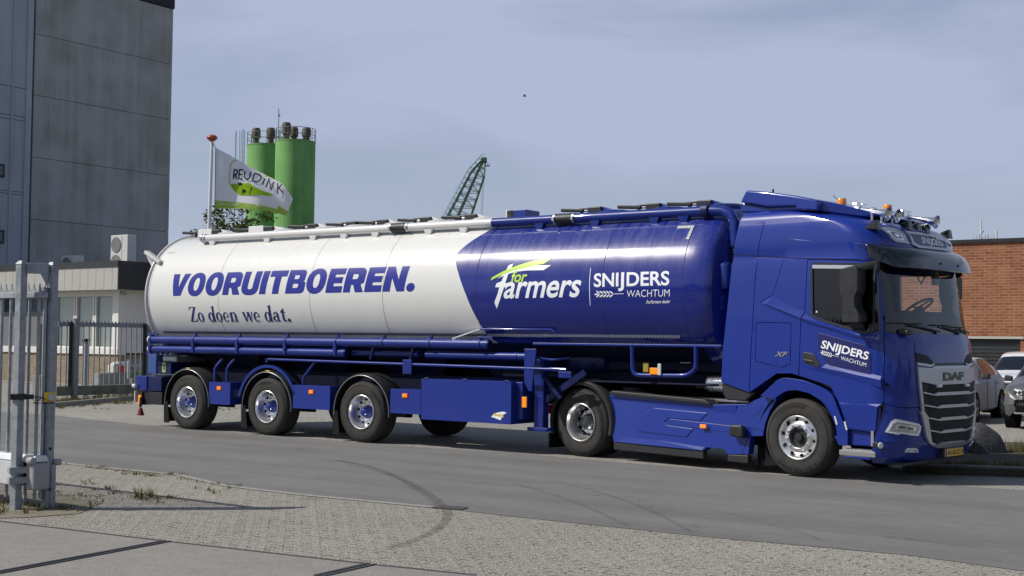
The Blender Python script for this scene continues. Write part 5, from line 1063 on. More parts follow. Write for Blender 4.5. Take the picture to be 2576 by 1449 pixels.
XRZ = [(.26, 2.7), (1.1, 2.64), (1.68, 2.672), (3.05, 2.84), (3.69, 2.95)]
def itp(tab, z):
    return float(np.interp(z, [q[0] for q in tab], [q[1] for q in tab]))
DN, DM, DD = 3.6, 2.0, .52
def front(y, z, off=0.0):
    w = itp(WZ, z); xf = itp(XFZ, z); t = min(1, abs(y)/w)
    return xf-DD+DD*(max(0, 1-t**DN))**(1/DM)+off
def fsurf(p):
    """picture point -> (y, z) on the front of the cab"""
    r = ray(*p); o = EYE-CF.o; ro = np.array([o@CF.d, o@CF.n, o[2]]); rd = np.array([r@CF.d, r@CF.n, r[2]])
    ins = lambda t: (lambda q: abs(q[1]) < itp(WZ, q[2]) and q[0] < front(q[1], q[2]))(ro+t*rd)
    t = 13.0; best = (9, 0)
    while t < 20.5 and not ins(t):
        t += .02; q = ro+t*rd
        if q[2] < 3.66 and abs(q[1]) < itp(WZ, q[2]): best = min(best, (q[0]-front(q[1], q[2]), t))
    if t >= 20.5: q = ro+best[1]*rd; return float(q[1]), float(q[2])
    a, b = t-.02, t
    for _ in range(14):
        m = (a+b)/2
        if ins(m): b = m
        else: a = m
    q = ro+b*rd; return float(q[1]), float(q[2])
FT = lambda off: (lambda y, z: (front(y, z, off), y, z))
zs_all = sorted(set([q[0] for q in XFZ]+[q[0] for q in WZ]+[.7, 1.25, 1.7, 2.15, 2.6, 3.4, 3.48]))
def loft(inset=0.0, z0=None, z1_=None, xr=None, nfr=40):
    zs = [z for z in zs_all if (z0 is None or z > z0) and (z1_ is None or z < z1_)]
    if z0 is not None: zs = [z0]+zs
    if z1_ is not None: zs = zs+[z1_]
    mb = MB(); rows = []
    for z in zs:
        w = itp(WZ, z)-inset; xf = itp(XFZ, z)-inset; xr_ = itp(XRZ, z) if xr is None else xr; x0 = xf-DD
        row = [(xr_, -w, z)]+[(xr_+(x0-xr_)*i/6, -w, z) for i in range(1, 6)]
        for i in range(nfr+1):
            a = -math.pi/2+math.pi*i/nfr; s = math.copysign(abs(math.sin(a))**(2/DN), math.sin(a)); c = abs(math.cos(a))**(2/DM)
            row.append((x0+DD*c, w*s, z))
        row += [(xr_+(x0-xr_)*i/6, w, z) for i in range(5, 0, -1)]+[(xr_, w, z)]
        rows.append(row)
    n = len(rows[0]); mb.grid(lambda i, j: rows[j][i], n, len(rows), 0, wrap=True)
    b = len(mb.v); mb.f.append(tuple(range(n))[::-1]); mb.m.append(0); mb.f.append(tuple(range(b-n, b))); mb.m.append(0)
    return mb
def px(pts, y=-1.25): return [(q[0], q[2]) for q in (C(p, y) for p in pts)]
def prism_y(poly, a, b): mb = MB(); mb.prism(poly, 'y', a, b); return mb
full = loft().build('cab_body', M['blue'], CT)
bump_poly = [(4.96, .2), (4.965, .30), (5.05, .66), (5.085, .97), (5.13, 1.045), (5.30, .985), (6, .975), (6, .2)]
bumper = copyobj(full, 'bumper'); boolean(bumper, prism_y(bump_poly, -2, 2), 'INTERSECT')
low = px([z2(150, 560), z2(250, 612), z2(345, 545), z2(480, 452), z2(610, 452), z2(930, 560), z2(1000, 690), z2(1085, 925), z2(1318, 957)])
low_cut = [(2.3, low[0][1]+.12), (2.64, C(z4(1938, 560))[2]), (3.12, C(z2(250, 612))[2])]+low[2:]+[(5.04, .66), (5.075, .965), (5.125, 1.055), (5.30, .995), (6.2, .985), (6.2, -.5), (2.3, -.5)]
boolean(full, [loft(.05, 1.25, 2.93, 3.35), prism_y(low_cut, -2, 2)])
# window openings
side_win = px([z1(785, 742), z1(790, 1128), z1(900, 1178), z1(1080, 1232), z1(1232, 1272), z1(1295, 1262), z1(1300, 735)])
mbw = prism_y(side_win, -1.5, -1.0); mbw2 = prism_y([(x if x < 4.6 else x+.16, z) for x, z in side_win], 1.0, 1.5)
ws = MB(); ws.prism(rounded([(-1.07, 1.985), (1.07, 1.985), (1.03, 2.875), (-1.03, 2.875)], .06), 'x', 4.9, 5.8)
boolean(full, [mbw, mbw2, ws])
# door
door_poly = px([z1(740, 660), z1(718, 1105), z1(685, 1165), z1(676, 1400), z2(668, 475), z2(930, 558), z2(1000, 690), z2(1085, 925), z2(1318, 957), z2(1375, 715), z2(1375, 300), z1(1358, 1258), z1(1330, 672)])
def grow(poly, d):
    P = [Vector(p) for p in poly]; n = len(P); ar = sum(P[i].x*P[(i+1) % n].y-P[(i+1) % n].x*P[i].y for i in range(n)); sg = 1 if ar < 0 else -1; out = []
    for i in range(n):
        a = (P[i]-P[i-1]).normalized(); b = (P[(i+1) % n]-P[i]).normalized(); na = Vector((-a.y, a.x))*sg; nb_ = Vector((-b.y, b.x))*sg; m = (na+nb_).normalized(); out.append(tuple(P[i]+m*d/max(.4, m.dot(na))))
    return out
door = copyobj(full, 'door'); boolean(door, prism_y(grow(door_poly, -.006), -1.6, -1.12), 'INTERSECT')
boolean(full, prism_y(grow(door_poly, .004), -1.6, -1.12))
# panel gaps on the side
def groove(pts, w=.011, y=-1.25, d=.014, closed=False):
    P = px(pts, y); mb = MB()
    if closed: P = P+[P[0]]
    o = stroke(P, w) if not closed else None
    if closed:
        for a, b in zip(P[:-1], P[1:]):
            t = (Vector(b)-Vector(a)).normalized()*w/2; mb.prism(stroke([tuple(Vector(a)-t), tuple(Vector(b)+t)], w), 'y', y-.05, y+d)
    else: mb.prism(o, 'y', y-.05, y+d)
    return mb
hatch_poly = [z1(315, 1195), z1(590, 1200), z1(603, 1215), z2(595, 375), z2(525, 402), z2(305, 350), z2(300, 330), z1(305, 1210)]
boolean(full, [groove([z1(325, 625), z1(300, 800), z1(262, 1440), z2(248, 610)]), groove(hatch_poly, .009, closed=True), groove([z1(540, 645), z1(450, 960), z1(340, 1030)], .008), groove([z1(100, 617), z1(325, 637), z1(740, 655), z1(1345, 668)], .014, -1.226, .012), groove([z1(390, 262), z1(350, 470), z1(325, 637)], .010, -1.22), groove([z2(258, 295), z2(300, 303)], .008), groove([z2(668, 400), z2(665, 470)], .008)])
for o in (full, bumper, door): shade(o.data, 32)
door.name = 'door'
# door trims
wd = part('window', door); 
P_ = side_win; mb = MB(); ins_ = grow(P_, .004); mb.prism(ins_, 'y', -1.236, -1.231); mb.build('pane', M['glass_dark'], wd)
mb = MB()
gq = grow(P_, .03); n = len(P_)
for i in range(n):
    j = (i+1) % n; a, b, c_, d = P_[i], P_[j], gq[j], gq[i]; mb.hexa([(a[0], -1.25, a[1]), (b[0], -1.25, b[1]), (c_[0], -1.25, c_[1]), (d[0], -1.25, d[1]), (a[0], -1.258, a[1]), (b[0], -1.258, b[1]), (c_[0], -1.258, c_[1]), (d[0], -1.258, d[1])])
mb.build('window_seal', M['darkgrey'], wd)
q = px([z1(790, 708), z1(1200, 712), z1(1200, 742), z1(790, 738)]); mb = MB(); mb.prism(q, 'y', -1.272, -1.259); mb.build('wind_deflector', M['chrome'], wd)
q = px([z1(785, 690), z1(1300, 695), z1(1200, 711), z1(785, 706)]); mb = MB(); mb.prism(q, 'y', -1.268, -1.259); mb.build('window_trim', M['black'], wd)
# facets pressed into the side
def facet(parent, pts, name='pressed_fold', m='blue', y=-1.25):
    """pts: list of (picture point, height above the side plane)"""
    P = [(C(p, y), h) for p, h in pts]; n = len(P); mb = MB()
    top = [(q[0], y-h, q[2]) for q, h in P]; bot = [(q[0], y+.004, q[2]) for q, h in P]
    mb.add(top+bot, [tuple(range(n))]+[(i, (i+1) % n, n+(i+1) % n, n+i) for i in range(n)]); return mb.build(name, M[m], parent)
def raised(parent, pts, h, name='pressed_panel', m='blue', y=-1.25, bev=.008):
    mb = MB(); mb.prism(px(pts, y), 'y', y-h, y+.004); return mb.build(name, M[m], parent, bevel=bev)
facet(full, [(z1(345, 1032), .001), (z1(440, 978), .001), (z1(716, 1103), .001), (z1(690, 1158), .022), (z1(400, 1040), .022)])
facet(full, [(z1(400, 1040), .022), (z1(690, 1158), .022), (z1(686, 1185), .001), (z1(380, 1052), .001)])
facet(door, [(z1(716, 1118), .001), (z1(830, 1190), .001), (z1(1080, 1262), .001), (z1(1235, 1300), .001), (z1(1352, 1300), .001), (z1(1356, 1345), .024), (z1(1130, 1292), .024), (z1(860, 1222), .024), (z1(700, 1160), .024)])
facet(door, [(z1(700, 1160), .024), (z1(860, 1222), .024), (z1(1130, 1292), .024), (z1(1356, 1345), .024), (z1(1356, 1380), .001), (z1(1130, 1330), .001), (z1(860, 1255), .001), (z1(696, 1190), .001)])
facet(door, [(z2(682, 396), .001), (z2(870, 402), .022), (z2(1100, 450), .022), (z2(1366, 508), .022), (z2(1366, 572), .001)])
facet(door, [(z2(870, 402), .022), (z2(900, 372), .001), (z2(1366, 475), .001), (z2(1366, 508), .022), (z2(1100, 450), .022)])
facet(full, [(z1(470, 546), .001), (z1(592, 478), .001), (z1(645, 477), .001), (z1(640, 490), .016), (z1(600, 492), .016)], y=-1.235)
facet(full, [(z1(600, 492), .014), (z1(645, 484), .002), (z1(1215, 530), .001), (z1(1210, 536), .001), (z1(640, 497), .014)], y=-1.235)
facet(door, [(z2(1010, 695), .001), (z2(1170, 720), .001), (z2(1260, 690), .001), (z2(1366, 712), .001), (z2(1340, 735), .026), (z2(1255, 712), .026), (z2(1165, 745), .026), (z2(1020, 712), .026)])
facet(door, [(z2(1020, 712), .026), (z2(1165, 745), .026), (z2(1255, 712), .026), (z2(1340, 735), .026), (z2(1318, 940), .004), (z2(1090, 915), .004)])
# name sign on the door
sg = raised(door, [z2(p[0], p[1]) for p in rounded([(828, 122), (845, 112), (1230, 215), (1278, 290), (1280, 470), (1262, 478), (950, 392), (905, 370), (835, 240)], 14, 3)], .006, 'name_sign', 'navy', bev=.002)
Y1 = -1.256
flat_text(sg, 'SNI', CF, Y1, c5(270, 470), c5(706, 582), c5(330, 255), 'letter', BOLD); flat_text(sg, 'J', CF, Y1, c5(672, 655), c5(780, 680), c5(740, 370), 'letter', BOLD); flat_text(sg, 'DERS', CF, Y1, c5(830, 612), c5(1545, 800), c5(885, 400), 'letter', BOLD); flat_text(sg, 'WACHTUM', CF, Y1, c5(810, 788), c5(1500, 985), c5(828, 684), 'letter', -.006)
ax_, ay_ = c5(262, 575), c5(762, 716)
def wpt(x, y):
    # same ear of wheat, tilted with the lettering
    u = (x-1376)/360; v = (y-522)/360; d = (ay_[0]-ax_[0], ay_[1]-ax_[1]); return (ax_[0]+d[0]*u-(-d[1])*0, ax_[1]+d[1]*u+v*d[0]*1.15)
flat_art(sg, [[[wpt(*q) for q in g]] for g in wheat(lambda x, y: (x, y))], CF, Y1, 'letter')
raised(door, [z2(*p) for p in rounded([(698, 285), (718, 272), (790, 285), (815, 310), (852, 380), (835, 402), (712, 362)], 10, 3)], .010, 'door_handle', 'darkgrey'); raised(door.children[-1] if False else door, [z2(712, 328), z2(790, 345), z2(808, 372), z2(716, 350)], .022, 'door_grip', 'black')
flat_text(full, 'XF', CF, -1.25, z2(462, 308), z2(572, 312), z2(470, 266), 'chrome_hi', .03, .25, .008, 'badge')
flat_art(door, [[[z1(810, 1112), z1(828, 1110), z1(819, 1094)]]], CF, -1.238, 'letter', 'sticker')
# glazing, frit border, dark pillars
def fpoly(contours, m, off, parent=CT, name='panel', thick=.0, vc=None, mirror=False):
    """contours in (y, z) on the cab front"""
    out = []
    for sgn in ((1, -1) if mirror else (1,)):
        g = [[(y*sgn, z) for y, z in c] for c in contours]; mes = [outline_mesh(g)]
        me = lay(mes, FT(off), [-1.24+2.48*i/62 for i in range(63)], vc or [])
        me.materials.append(M[m] if isinstance(m, str) else m); o = link(name, me, parent); out.append(o)
        if thick: s = o.modifiers.new('t', 'SOLIDIFY'); s.thickness = thick; s.offset = -1
    return out[0]
vz = [1.9+.1*i for i in range(11)]
scr = fpoly([rounded([(-1.10, 1.975), (1.10, 1.975), (1.06, 2.885), (-1.06, 2.885)], .05)], 'glass', -.004, CT, 'windscreen', 0, vz)
fpoly([rounded([(-1.13, 1.945), (1.13, 1.945), (1.09, 2.90), (-1.09, 2.90)], .05), rounded([(-1.03, 2.03), (1.03, 2.03), (.99, 2.86), (-.99, 2.86)], .05)[::-1]], 'black_gloss', .002, scr, 'screen_border', 0, vz)
q = px([z1(1300, 700), z1(1295, 1265), z1(1310, 1262), z1(1352, 1255), z1(1330, 672)]); mb = MB(); mb.prism(q, 'y', -1.256, -1.246); mb.build('pillar_trim', M['black_gloss'], door)
# wipers
for y0, z0, y1, z1_ in ((-.15, 1.98, -.85, 2.06), (.55, 1.97, -.05, 2.05), (.95, 1.97, .45, 2.03)):
    mb = MB(); pts = [(front(y0+(y1-y0)*t, z0+(z1_-z0)*t, .03), y0+(y1-y0)*t, z0+(z1_-z0)*t) for t in (0, .25, .5, .75, 1)]; mb.tube(pts, .012, 6); yb, zb = y1-.05, z1_-.02; mb.tube([(front(y, 2.05, .02), y, z1_+.02) for y in (y1-.28, y1, y1+.28)], .008, 6); mb.build('wiper', M['black'], scr)
# cab interior
mb = MB(); zd_ = C(z1(1720, 1106), .5)[2]; mb.box((4.72, -1.15, 1.45), (5.12, 1.15, zd_-.06)); mb.box((4.62, -.3, 1.45), (5.0, 1.12, zd_)); mb.build('dashboard', M['under'], CT, bevel=.05)
for y in (-.55, .55):
    s = part('seat', CT); mb = MB(); mb.box((3.75, y-.26, 1.35), (4.3, y+.26, 1.55)); mb.build('seat_cushion', M['under'], s, bevel=.06); mb = MB(); mb.hexa([(3.6, y-.26, 1.5), (3.78, y-.26, 1.5), (3.78, y+.26, 1.5), (3.6, y+.26, 1.5), (3.5, y-.2, 2.28), (3.6, y-.2, 2.28), (3.6, y+.2, 2.28), (3.5, y+.2, 2.28)]); mb.build('seat_back', M['under'], s, bevel=.05)
mb = MB(); mb.box((3.36, -1.19, 1.3), (3.44, 1.19, 2.9)); mb.box((3.40, -1.19, 1.27), (5.2, 1.19, 1.30)); mb.build('cab_lining', M['under'], CT)
cw = Vector(on(CF, c1(700, 1040), 1, .55)); ax = Vector((-.55, 0, .85)).normalized(); u_ = ax.cross(Vector((0, 1, 0))).normalized(); v_ = Vector((0, 1, 0)); mb = MB(); mb.tube([cw+(u_*math.cos(2*math.pi*i/28)+v_*math.sin(2*math.pi*i/28))*.22 for i in range(29)], .019, 8)
for a in (0.2, 2.9, 4.7): mb.beam(cw, cw+(u_*math.cos(a)+v_*math.sin(a))*.21, .045, .02)
mb.cyl(cw-ax*.3, cw, .04, .06, n=12); mb.build('steering_wheel', M['under'], CT, smooth=50)
mb = MB(); c = on(CF, c1(945, 600), 1, .3); mb.box((c[0]-.03, c[1]-.07, c[2]-.12), (c[0]+.03, c[1]+.07, c[2]+.1)); mb.build('screen_sensor', M['darkgrey'], CT, bevel=.01)
c = on(CF, c1(745, 620), 1, .3); mb = MB(); mb.tube([(c[0], c[1]-.11, c[2]+.07), (c[0], c[1]-.09, c[2]-.02), (c[0], c[1], c[2]-.08), (c[0], c[1]+.1, c[2]+.02), (c[0], c[1]+.1, c[2]+.07)], .012, 6); mb.build('hanging_strap', M['darkgrey'], CT, smooth=60)
# sun visor
def visor_row(k, nfr=44):
    off, dz, za = [(.0, 3.10, 3.11), (.07, 3.08, 3.105), (.16, 3.03, 3.06), (.205, 2.93, 2.99), (.215, 2.805, 2.925), (.195, 2.795, 2.92), (.03, 2.89, 2.95)][k]
    out = []
    for i in range(nfr+1):
        q = -1+2*i/nfr; a = q*math.radians(62); s = math.copysign(abs(math.sin(a))**(2/DN), math.sin(a)); c = abs(math.cos(a))**(2/DM)
        e = min(1, max(0, (abs(q)-.62)/.38)); e = e*e*(3-2*e); z = dz*(1-e)+za*e; w = itp(WZ, z); xf = itp(XFZ, min(z, 3.05))
        oo = off*(1-.75*e); out.append((xf-DD+DD*c+oo*(.35+.65*c), (w+oo*.45+.004+.085*e)*s, z))
    return out
rows = [visor_row(k) for k in range(7)]; mb = MB(); mb.grid(lambda i, j: rows[j][i], 45, 7); 
M['visor'] = mat('smoked_visor', (.010, .011, .014), .14, 0, .7)
vs = mb.build('sun_visor', M['visor'], CT, smooth=38); s_ = vs.modifiers.new('t', 'SOLIDIFY'); s_.thickness = .012; s_.offset = -1
mb = MB()
for p in (z1(1318, 532), z1(1336, 613), a5(1470, 1178), a5(1728, 1210), a5(1943, 1228)):
    y, z = fsurf(p); mb.cyl((front(y, z, .1), y-.03, z), (front(y, z, .225), y-.03 if y > -1 else -1.30, z), .013, n=8)
mb.build('visor_bolt', M['black'], vs)
# roof sign with silver frame, roof lamps
fz = [2.9+.04*i for i in range(20)]
o_ = [fsurf(a5(*p)) for p in ((1135, 685), (1480, 735), (1800, 768), (1835, 805), (1830, 930), (1760, 985), (1330, 935), (1245, 890))]; i_ = [fsurf(a5(*p)) for p in ((1188, 724), (1480, 768), (1785, 805), (1802, 830), (1803, 922), (1755, 950), (1342, 902), (1268, 858))]
cy = sum(q[0] for q in o_)/len(o_)
rs = fpoly([i_], 'navy', .010, CT, 'roof_sign', .01, fz); fpoly([o_, i_[::-1]], 'silver', .022, rs, 'sign_frame', .02, fz)
def front_text(parent, s, p00, p10, p01, m, bold, off, name='lettering', ys=None):
    A, B, C_ = fsurf(p00), fsurf(p10), fsurf(p01); me = text_mesh(s, bold); co = np.array([v.co[:] for v in me.vertices]); lo = co.min(0); hi = co.max(0)
    def fn(u, v):
        a = (u-lo[0])/(hi[0]-lo[0]); b = (v-lo[1])/(hi[1]-lo[1]); y = A[0]+(B[0]-A[0])*a+(C_[0]-A[0])*b; z = A[1]+(B[1]-A[1])*a+(C_[1]-A[1])*b; return (front(y, z, off), y, z)
    me = lay(me, fn, frange(lo[0], hi[0], 12), frange(lo[1], hi[1], 4)); me.materials.append(M[m]); return link(name, me, parent)
front_text(rs, 'SNI', a5(1390, 868), a5(1507, 886), a5(1375, 775), 'letter', BOLD, .014); front_text(rs, 'J', a5(1508, 915), a5(1535, 918), a5(1500, 795), 'letter', BOLD, .014); front_text(rs, 'DERS', a5(1540, 895), a5(1702, 912), a5(1535, 800), 'letter', BOLD, .014)
def lamp_unit(name, outer, inner, mo, off=.016, lens='lens', parent=CT, detail=True):
    for sgn in (1, -1):
        mes = [outline_mesh([[(y*sgn, z) for y, z in outer], [(y*sgn, z) for y, z in inner][::-1]])]; me = lay(mes, FT(off), [-1.24+2.48*i/62 for i in range(63)], fz); me.materials.append(M[mo]); o = link(name, me, parent); s = o.modifiers.new('t', 'SOLIDIFY'); s.thickness = .02; s.offset = -1
        me = lay([outline_mesh([[(y*sgn, z) for y, z in inner]])], FT(off-.008), [-1.24+2.48*i/62 for i in range(63)], fz); me.materials.append(M[lens]); link('lens', me, o)
        if detail:
            cy_ = sum(q[0] for q in inner)/len(inner)*sgn; cz_ = sum(q[1] for q in inner)/len(inner)
            sc = lambda k, j: [((cy_+(y*sgn-cy_)*k[0]), cz_+(z-cz_)*k[1]) for y, z in inner]
            for k, m_, of_ in (((.62, .62), 'lens_dark', .003), ((.34, .4), 'chrome_hi', .006)):
                me = lay([outline_mesh([sc(k, 0)])], FT(off-.008+of_), [-1.24+2.48*i/62 for i in range(63)], fz); me.materials.append(M[m_]); link('reflector', me, o)
lamp_unit('roof_lamp', [fsurf(a5(*p)) for p in ((778, 640), (850, 630), (1010, 655), (1090, 695), (1172, 830), (1215, 882), (1000, 850), (940, 805), (850, 690))], [fsurf(a5(*p)) for p in ((850, 668), (1000, 690), (1065, 715), (1150, 832), (1040, 825), (975, 790), (880, 700))], 'silver')
# ---- grille and lamps (left half measured, mirrored)
F8 = lambda *q: [fsurf(a8(*p)) for p in q]
gl_ = F8((440, 360), (600, 375), (640, 352), (820, 352)); ylast = gl_[-1][0]
gr = part('grille', CT)
def half(pts):                                     # close a left half outline into a symmetric one
    return pts+[(-y, z) for y, z in pts[::-1]]
YC = .02
zt_ = lambda p: fsurf(a8(*p))[1]; yv = lambda p: fsurf(a8(*p))[0]
top_panel = half([(yv((446, 366)), zt_((446, 366))), (yv((600, 378)), zt_((600, 378))), (yv((635, 355)), zt_((635, 355)))])+[]
lowp = [(yv((484, 525)), zt_((484, 525))), (yv((640, 558)), zt_((640, 558)))]
panel_ = [top_panel[i] for i in range(len(top_panel))]+[(-lowp[0][0], lowp[0][1]), (-lowp[1][0], lowp[1][1]), lowp[1], lowp[0]]
fpoly([panel_], 'silver', .03, gr, 'grille_panel', .03)
op = half([(yv((488, 540)), zt_((488, 530))), (yv((515, 850)), zt_((515, 850))), (yv((528, 905)), zt_((528, 905))), (yv((562, 1190)), zt_((562, 1190))), (yv((640, 1235)), zt_((640, 1235)))])
fpoly([op], 'mesh_dark', .008, gr, 'grille_mesh')
# mesh texture: small honeycomb bars in front of the dark sheet
mb = MB(); 
for i in range(60):
    z = .50+i*.016
    if z > zt_((640, 545)): break
    k = .60
    for j in range(26):
        y = -k+2*k*(j+.5*(i % 2))/26; mb.hexa([(front(y, z, .012), y-.016, z-.002), (front(y, z, .02), y-.016, z-.002), (front(y, z, .02), y+.016, z-.002), (front(y, z, .012), y+.016, z-.002), (front(y, z, .012), y-.010, z+.004), (front(y, z, .02), y-.010, z+.004), (front(y, z, .02), y+.010, z+.004), (front(y, z, .012), y+.010, z+.004)])
mb.build('mesh_bars', M['black'], gr)
for i, dy in enumerate((0, 137, 272, 407)):
    xl = (492, 505, 522, 545)[i]; k = (620, 655, 668, 690)[i]; zc0 = zt_((k, 676+dy)); zc1 = zt_((k+35, 640+dy)); ze0 = zt_((xl, 650+dy)); ze1 = zt_((xl, 634+dy)); ye_ = yv((xl, 640+dy)); yk = yv((k, 676+dy)); yk2 = yv((k+30, 640+dy))
    fpoly([half([(ye_, ze1), (yk, zc0+.02), (yk2, zc1)])[:6]+half([(-yk, zc0), (-ye_, ze0)])[:4][::1]] if False else [[(ye_, ze1), (yk-.01, zc0+.018), (yk2, zc1), (-yk2, zc1), (-yk+.01, zc0+.018), (-ye_, ze1), (-ye_, ze0), (-yk, zc0), (yk, zc0), (ye_, ze0)]], 'silver', .05, gr, 'grille_slat', .04)
bl = [(yv((520, 900)), zt_((520, 900))), (yv((545, 1130)), zt_((545, 1130))), (yv((565, 1195)), zt_((565, 1195))), (yv((600, 1225)), zt_((600, 1225))), (yv((660, 1246)), zt_((660, 1246)))]
inn = [(yv((690, 1185)), zt_((690, 1185))), (yv((660, 1200)), zt_((660, 1215))), (yv((590, 1180)), zt_((590, 1180))), (yv((548, 905)), zt_((548, 905)))]
up = [(yv((465, 850)), zt_((465, 850))), ]
lowframe = [up[0]]+[(yv((490, 905)), zt_((490, 905)))]+[(bl[1][0]-.02, bl[1][1])]+bl[2:]
ring_ = lowframe+[(-y, z) for y, z in lowframe[::-1]]+[(-yv((512, 850)), zt_((512, 850)))]+[(-y, z) for y, z in inn[::-1]]+inn+[(yv((512, 850)), zt_((512, 850)))]
fpoly([ring_], 'silver', .045, gr, 'grille_frame', .04)
fpoly([[(yv((443, 364)), zt_((443, 364))), (yv((484, 525)), zt_((484, 525))), (yv((516, 850)), zt_((516, 850))), (yv((492, 850)), zt_((492, 850))), (yv((462, 560)), zt_((462, 560)))]], 'silver', .034, gr, 'grille_edge', .03, mirror=True)
fpoly([F8((440, 208), (560, 238), (610, 285), (636, 318), (612, 348), (455, 312))], 'mesh_dark', .006, gr, 'air_intake', .0, mirror=True)
fpoly([F8((455, 318), (605, 340), (632, 322), (636, 336), (610, 366), (455, 345))], 'silver', .02, gr, 'intake_lip', .02, mirror=True)
fpoly([[(yv((635, 322)), zt_((640, 325))), (-yv((635, 322)), zt_((640, 325))), (-yv((635, 350)), zt_((640, 348))), (yv((635, 350)), zt_((640, 348)))]], 'darkgrey', .006, gr, 'hood_gap')
front_text(gr, 'DAF', a8(720, 516), a8(946, 507), a8(720, 424), 'black_gloss', .05, .036, 'badge')
for p, q in (((650, 555), (698, 588)), ((956, 548), (990, 578))):
    A = fsurf(a8(*p)); B = fsurf(a8(*q)); mb = MB(); y0, y1 = sorted((A[0], B[0])); mb.box((front(y0, A[1], .01), y0, B[1]), (front(y0, A[1], .06), y1, A[1])); mb.build('flash_lamp', M['lens'], gr, bevel=.01)
# head lamps and fog lamps
lamp_unit('headlight', F8((95, 1070), (165, 955), (215, 930), (470, 985), (490, 1012), (486, 1055), (460, 1115), (370, 1106), (280, 1090), (235, 1100), (110, 1076)), F8((125, 1058), (185, 968), (222, 950), (455, 1000), (470, 1018), (465, 1050), (440, 1092), (370, 1085), (290, 1070), (230, 1078)), 'lens', .02, 'lamp_grey', CT, False)
for sgn in (1, -1):
    for a_, b_, off in ((F8((110, 1062), (170, 972), (215, 948), (462, 998), (462, 1006), (218, 962), (182, 978), (128, 1062)), 'letter', .026), (F8((205, 1010), (235, 985), (440, 1022), (425, 1062), (300, 1045), (215, 1040)), 'chrome_hi', .02), (F8((235, 1015), (265, 1000), (330, 1012), (320, 1040), (245, 1035)), 'lens_dark', .023), (F8((340, 1014), (410, 1026), (402, 1056), (335, 1044)), 'lens_dark', .023)):
        me = lay([outline_mesh([[(y*sgn, z) for y, z in a_]])], FT(off), [-1.24+2.48*i/62 for i in range(63)]); me.materials.append(M[b_]); link('lamp_element', me, CT)
lamp_unit('fog_lamp', F8((318, 1290), (345, 1248), (455, 1252), (468, 1275), (462, 1296)), F8((335, 1284), (358, 1260), (445, 1263), (455, 1276), (450, 1287)), 'lens', .014, 'lamp_grey', CT, False)
# folds of the bumper and the corner panel seam
fpoly([F8((62, 1142), (300, 1150), (420, 1172), (545, 1180), (560, 1215), (300, 1190), (60, 1172))], 'blue', .02, bumper, 'bumper_fold', .02, mirror=True)
seam = MB(); zq = [1.06+.0855*i for i in range(11)]
M['seam'] = mat('panel_gap', (.004, .005, .012), .8)
fpoly([[(yv((418, 60)), zt_((418, 60))), (yv((424, 60)), zt_((424, 60))), (yv((446, 365)), zt_((446, 365))), (yv((440, 365)), zt_((440, 365)))]], M['seam'], .0025, full, 'panel_gap', 0, zq, mirror=True)
# number plate
A, B, C_ = fsurf(a8(770, 1345)), fsurf(a8(962, 1325)), fsurf(a8(770, 1262)); xpl = 5.505
A, B, C_ = (on(CF, a8(*p), 0, xpl) for p in ((770, 1342), (964, 1322), (770, 1258))); D_ = on(CF, a8(964, 1240), 0, xpl)
zb, zt2 = (A[2]+B[2])/2, (C_[2]+D_[2])/2
npl = MB(); npl.box((xpl-.012, A[1], zb), (xpl, B[1], zt2)); npo = npl.build('number_plate', M['yellow'], CT, bevel=.003)
mb = MB(); mb.box((xpl, A[1]+.003, zb+.004), (xpl+.002, A[1]+.045, zt2-.004)); mb.build('plate_strip', mat('plate_blue', (.02, .05, .4), .4), npo)
me = fit(text_mesh('42-BZZ-9', .012), A[1]+.06, B[1]-.02, zb+.022, zt2-.022); me = lay(me, lambda u, v: (xpl+.003, u, v)); me.materials.append(M['black']); link('lettering', me, npo)
mb = MB(); mb.box((xpl-.14, A[1]-.02, zb-.01), (xpl-.013, B[1]+.02, zt2+.02)); mb.build('plate_holder', M['black'], CT, bevel=.01)
mb = MB(); mb.box((5.0, -1.0, .24), (5.32, 1.0, .275)); mb.build('bumper_lip', M['black'], CT)
# ---- roof spoiler
sp_ = px([z1(170, 176), z1(212, 88), z1(232, 75), z1(400, 88), z1(650, 122), z1(830, 158), z1(830, 250), z1(640, 240), z1(640, 207), z1(400, 217)], -1.16)
mb = MB(); mb.prism(sp_, 'y', -1.16, 1.16); so_ = mb.build('roof_spoiler', M['blue'], CT, bevel=.035, seg=3); shade(so_.data, 30)
sp2 = px([z1(829, 158), z1(1000, 190), z1(1150, 232), z1(1275, 282), z1(1150, 300), z1(829, 260)], -.95)
mb = MB(); n_ = len(sp2); vv = []
for y in (-1, 1): vv += [(x, y*(1.10-.42*max(0, (x-sp2[0][0])/(sp2[3][0]-sp2[0][0]))), z) for x, z in sp2]
mb.add(vv, [tuple(range(n_)), tuple(range(n_, 2*n_))[::-1]]+[(i, (i+1) % n_, n_+(i+1) % n_, n_+i) for i in range(n_)]); so2 = mb.build('roof_ridge', M['blue'], CT, bevel=.03, seg=3); shade(so2.data, 35)
q = px([z1(190, 180), z1(398, 216), z1(640, 207), z1(860, 235), z1(400, 262), z1(165, 262)], -1.10); mb = MB(); mb.prism(q, 'y', -1.10, 1.10); mb.build('spoiler_base', M['blue'], CT, bevel=.02)
mb = MB(); mb.box((2.95, -1.0, 1.2), (3.3, 1.0, 3.65)); mb.build('cab_back', M['blue_dark'], CT)
c = C(z1(450, 95), -.6); mb = MB(); mb.cyl((c[0], -.6, c[2]-.05), (c[0], -.6, c[2]+.05), .014, n=6); mb.build('roof_pin', M['black'], CT)
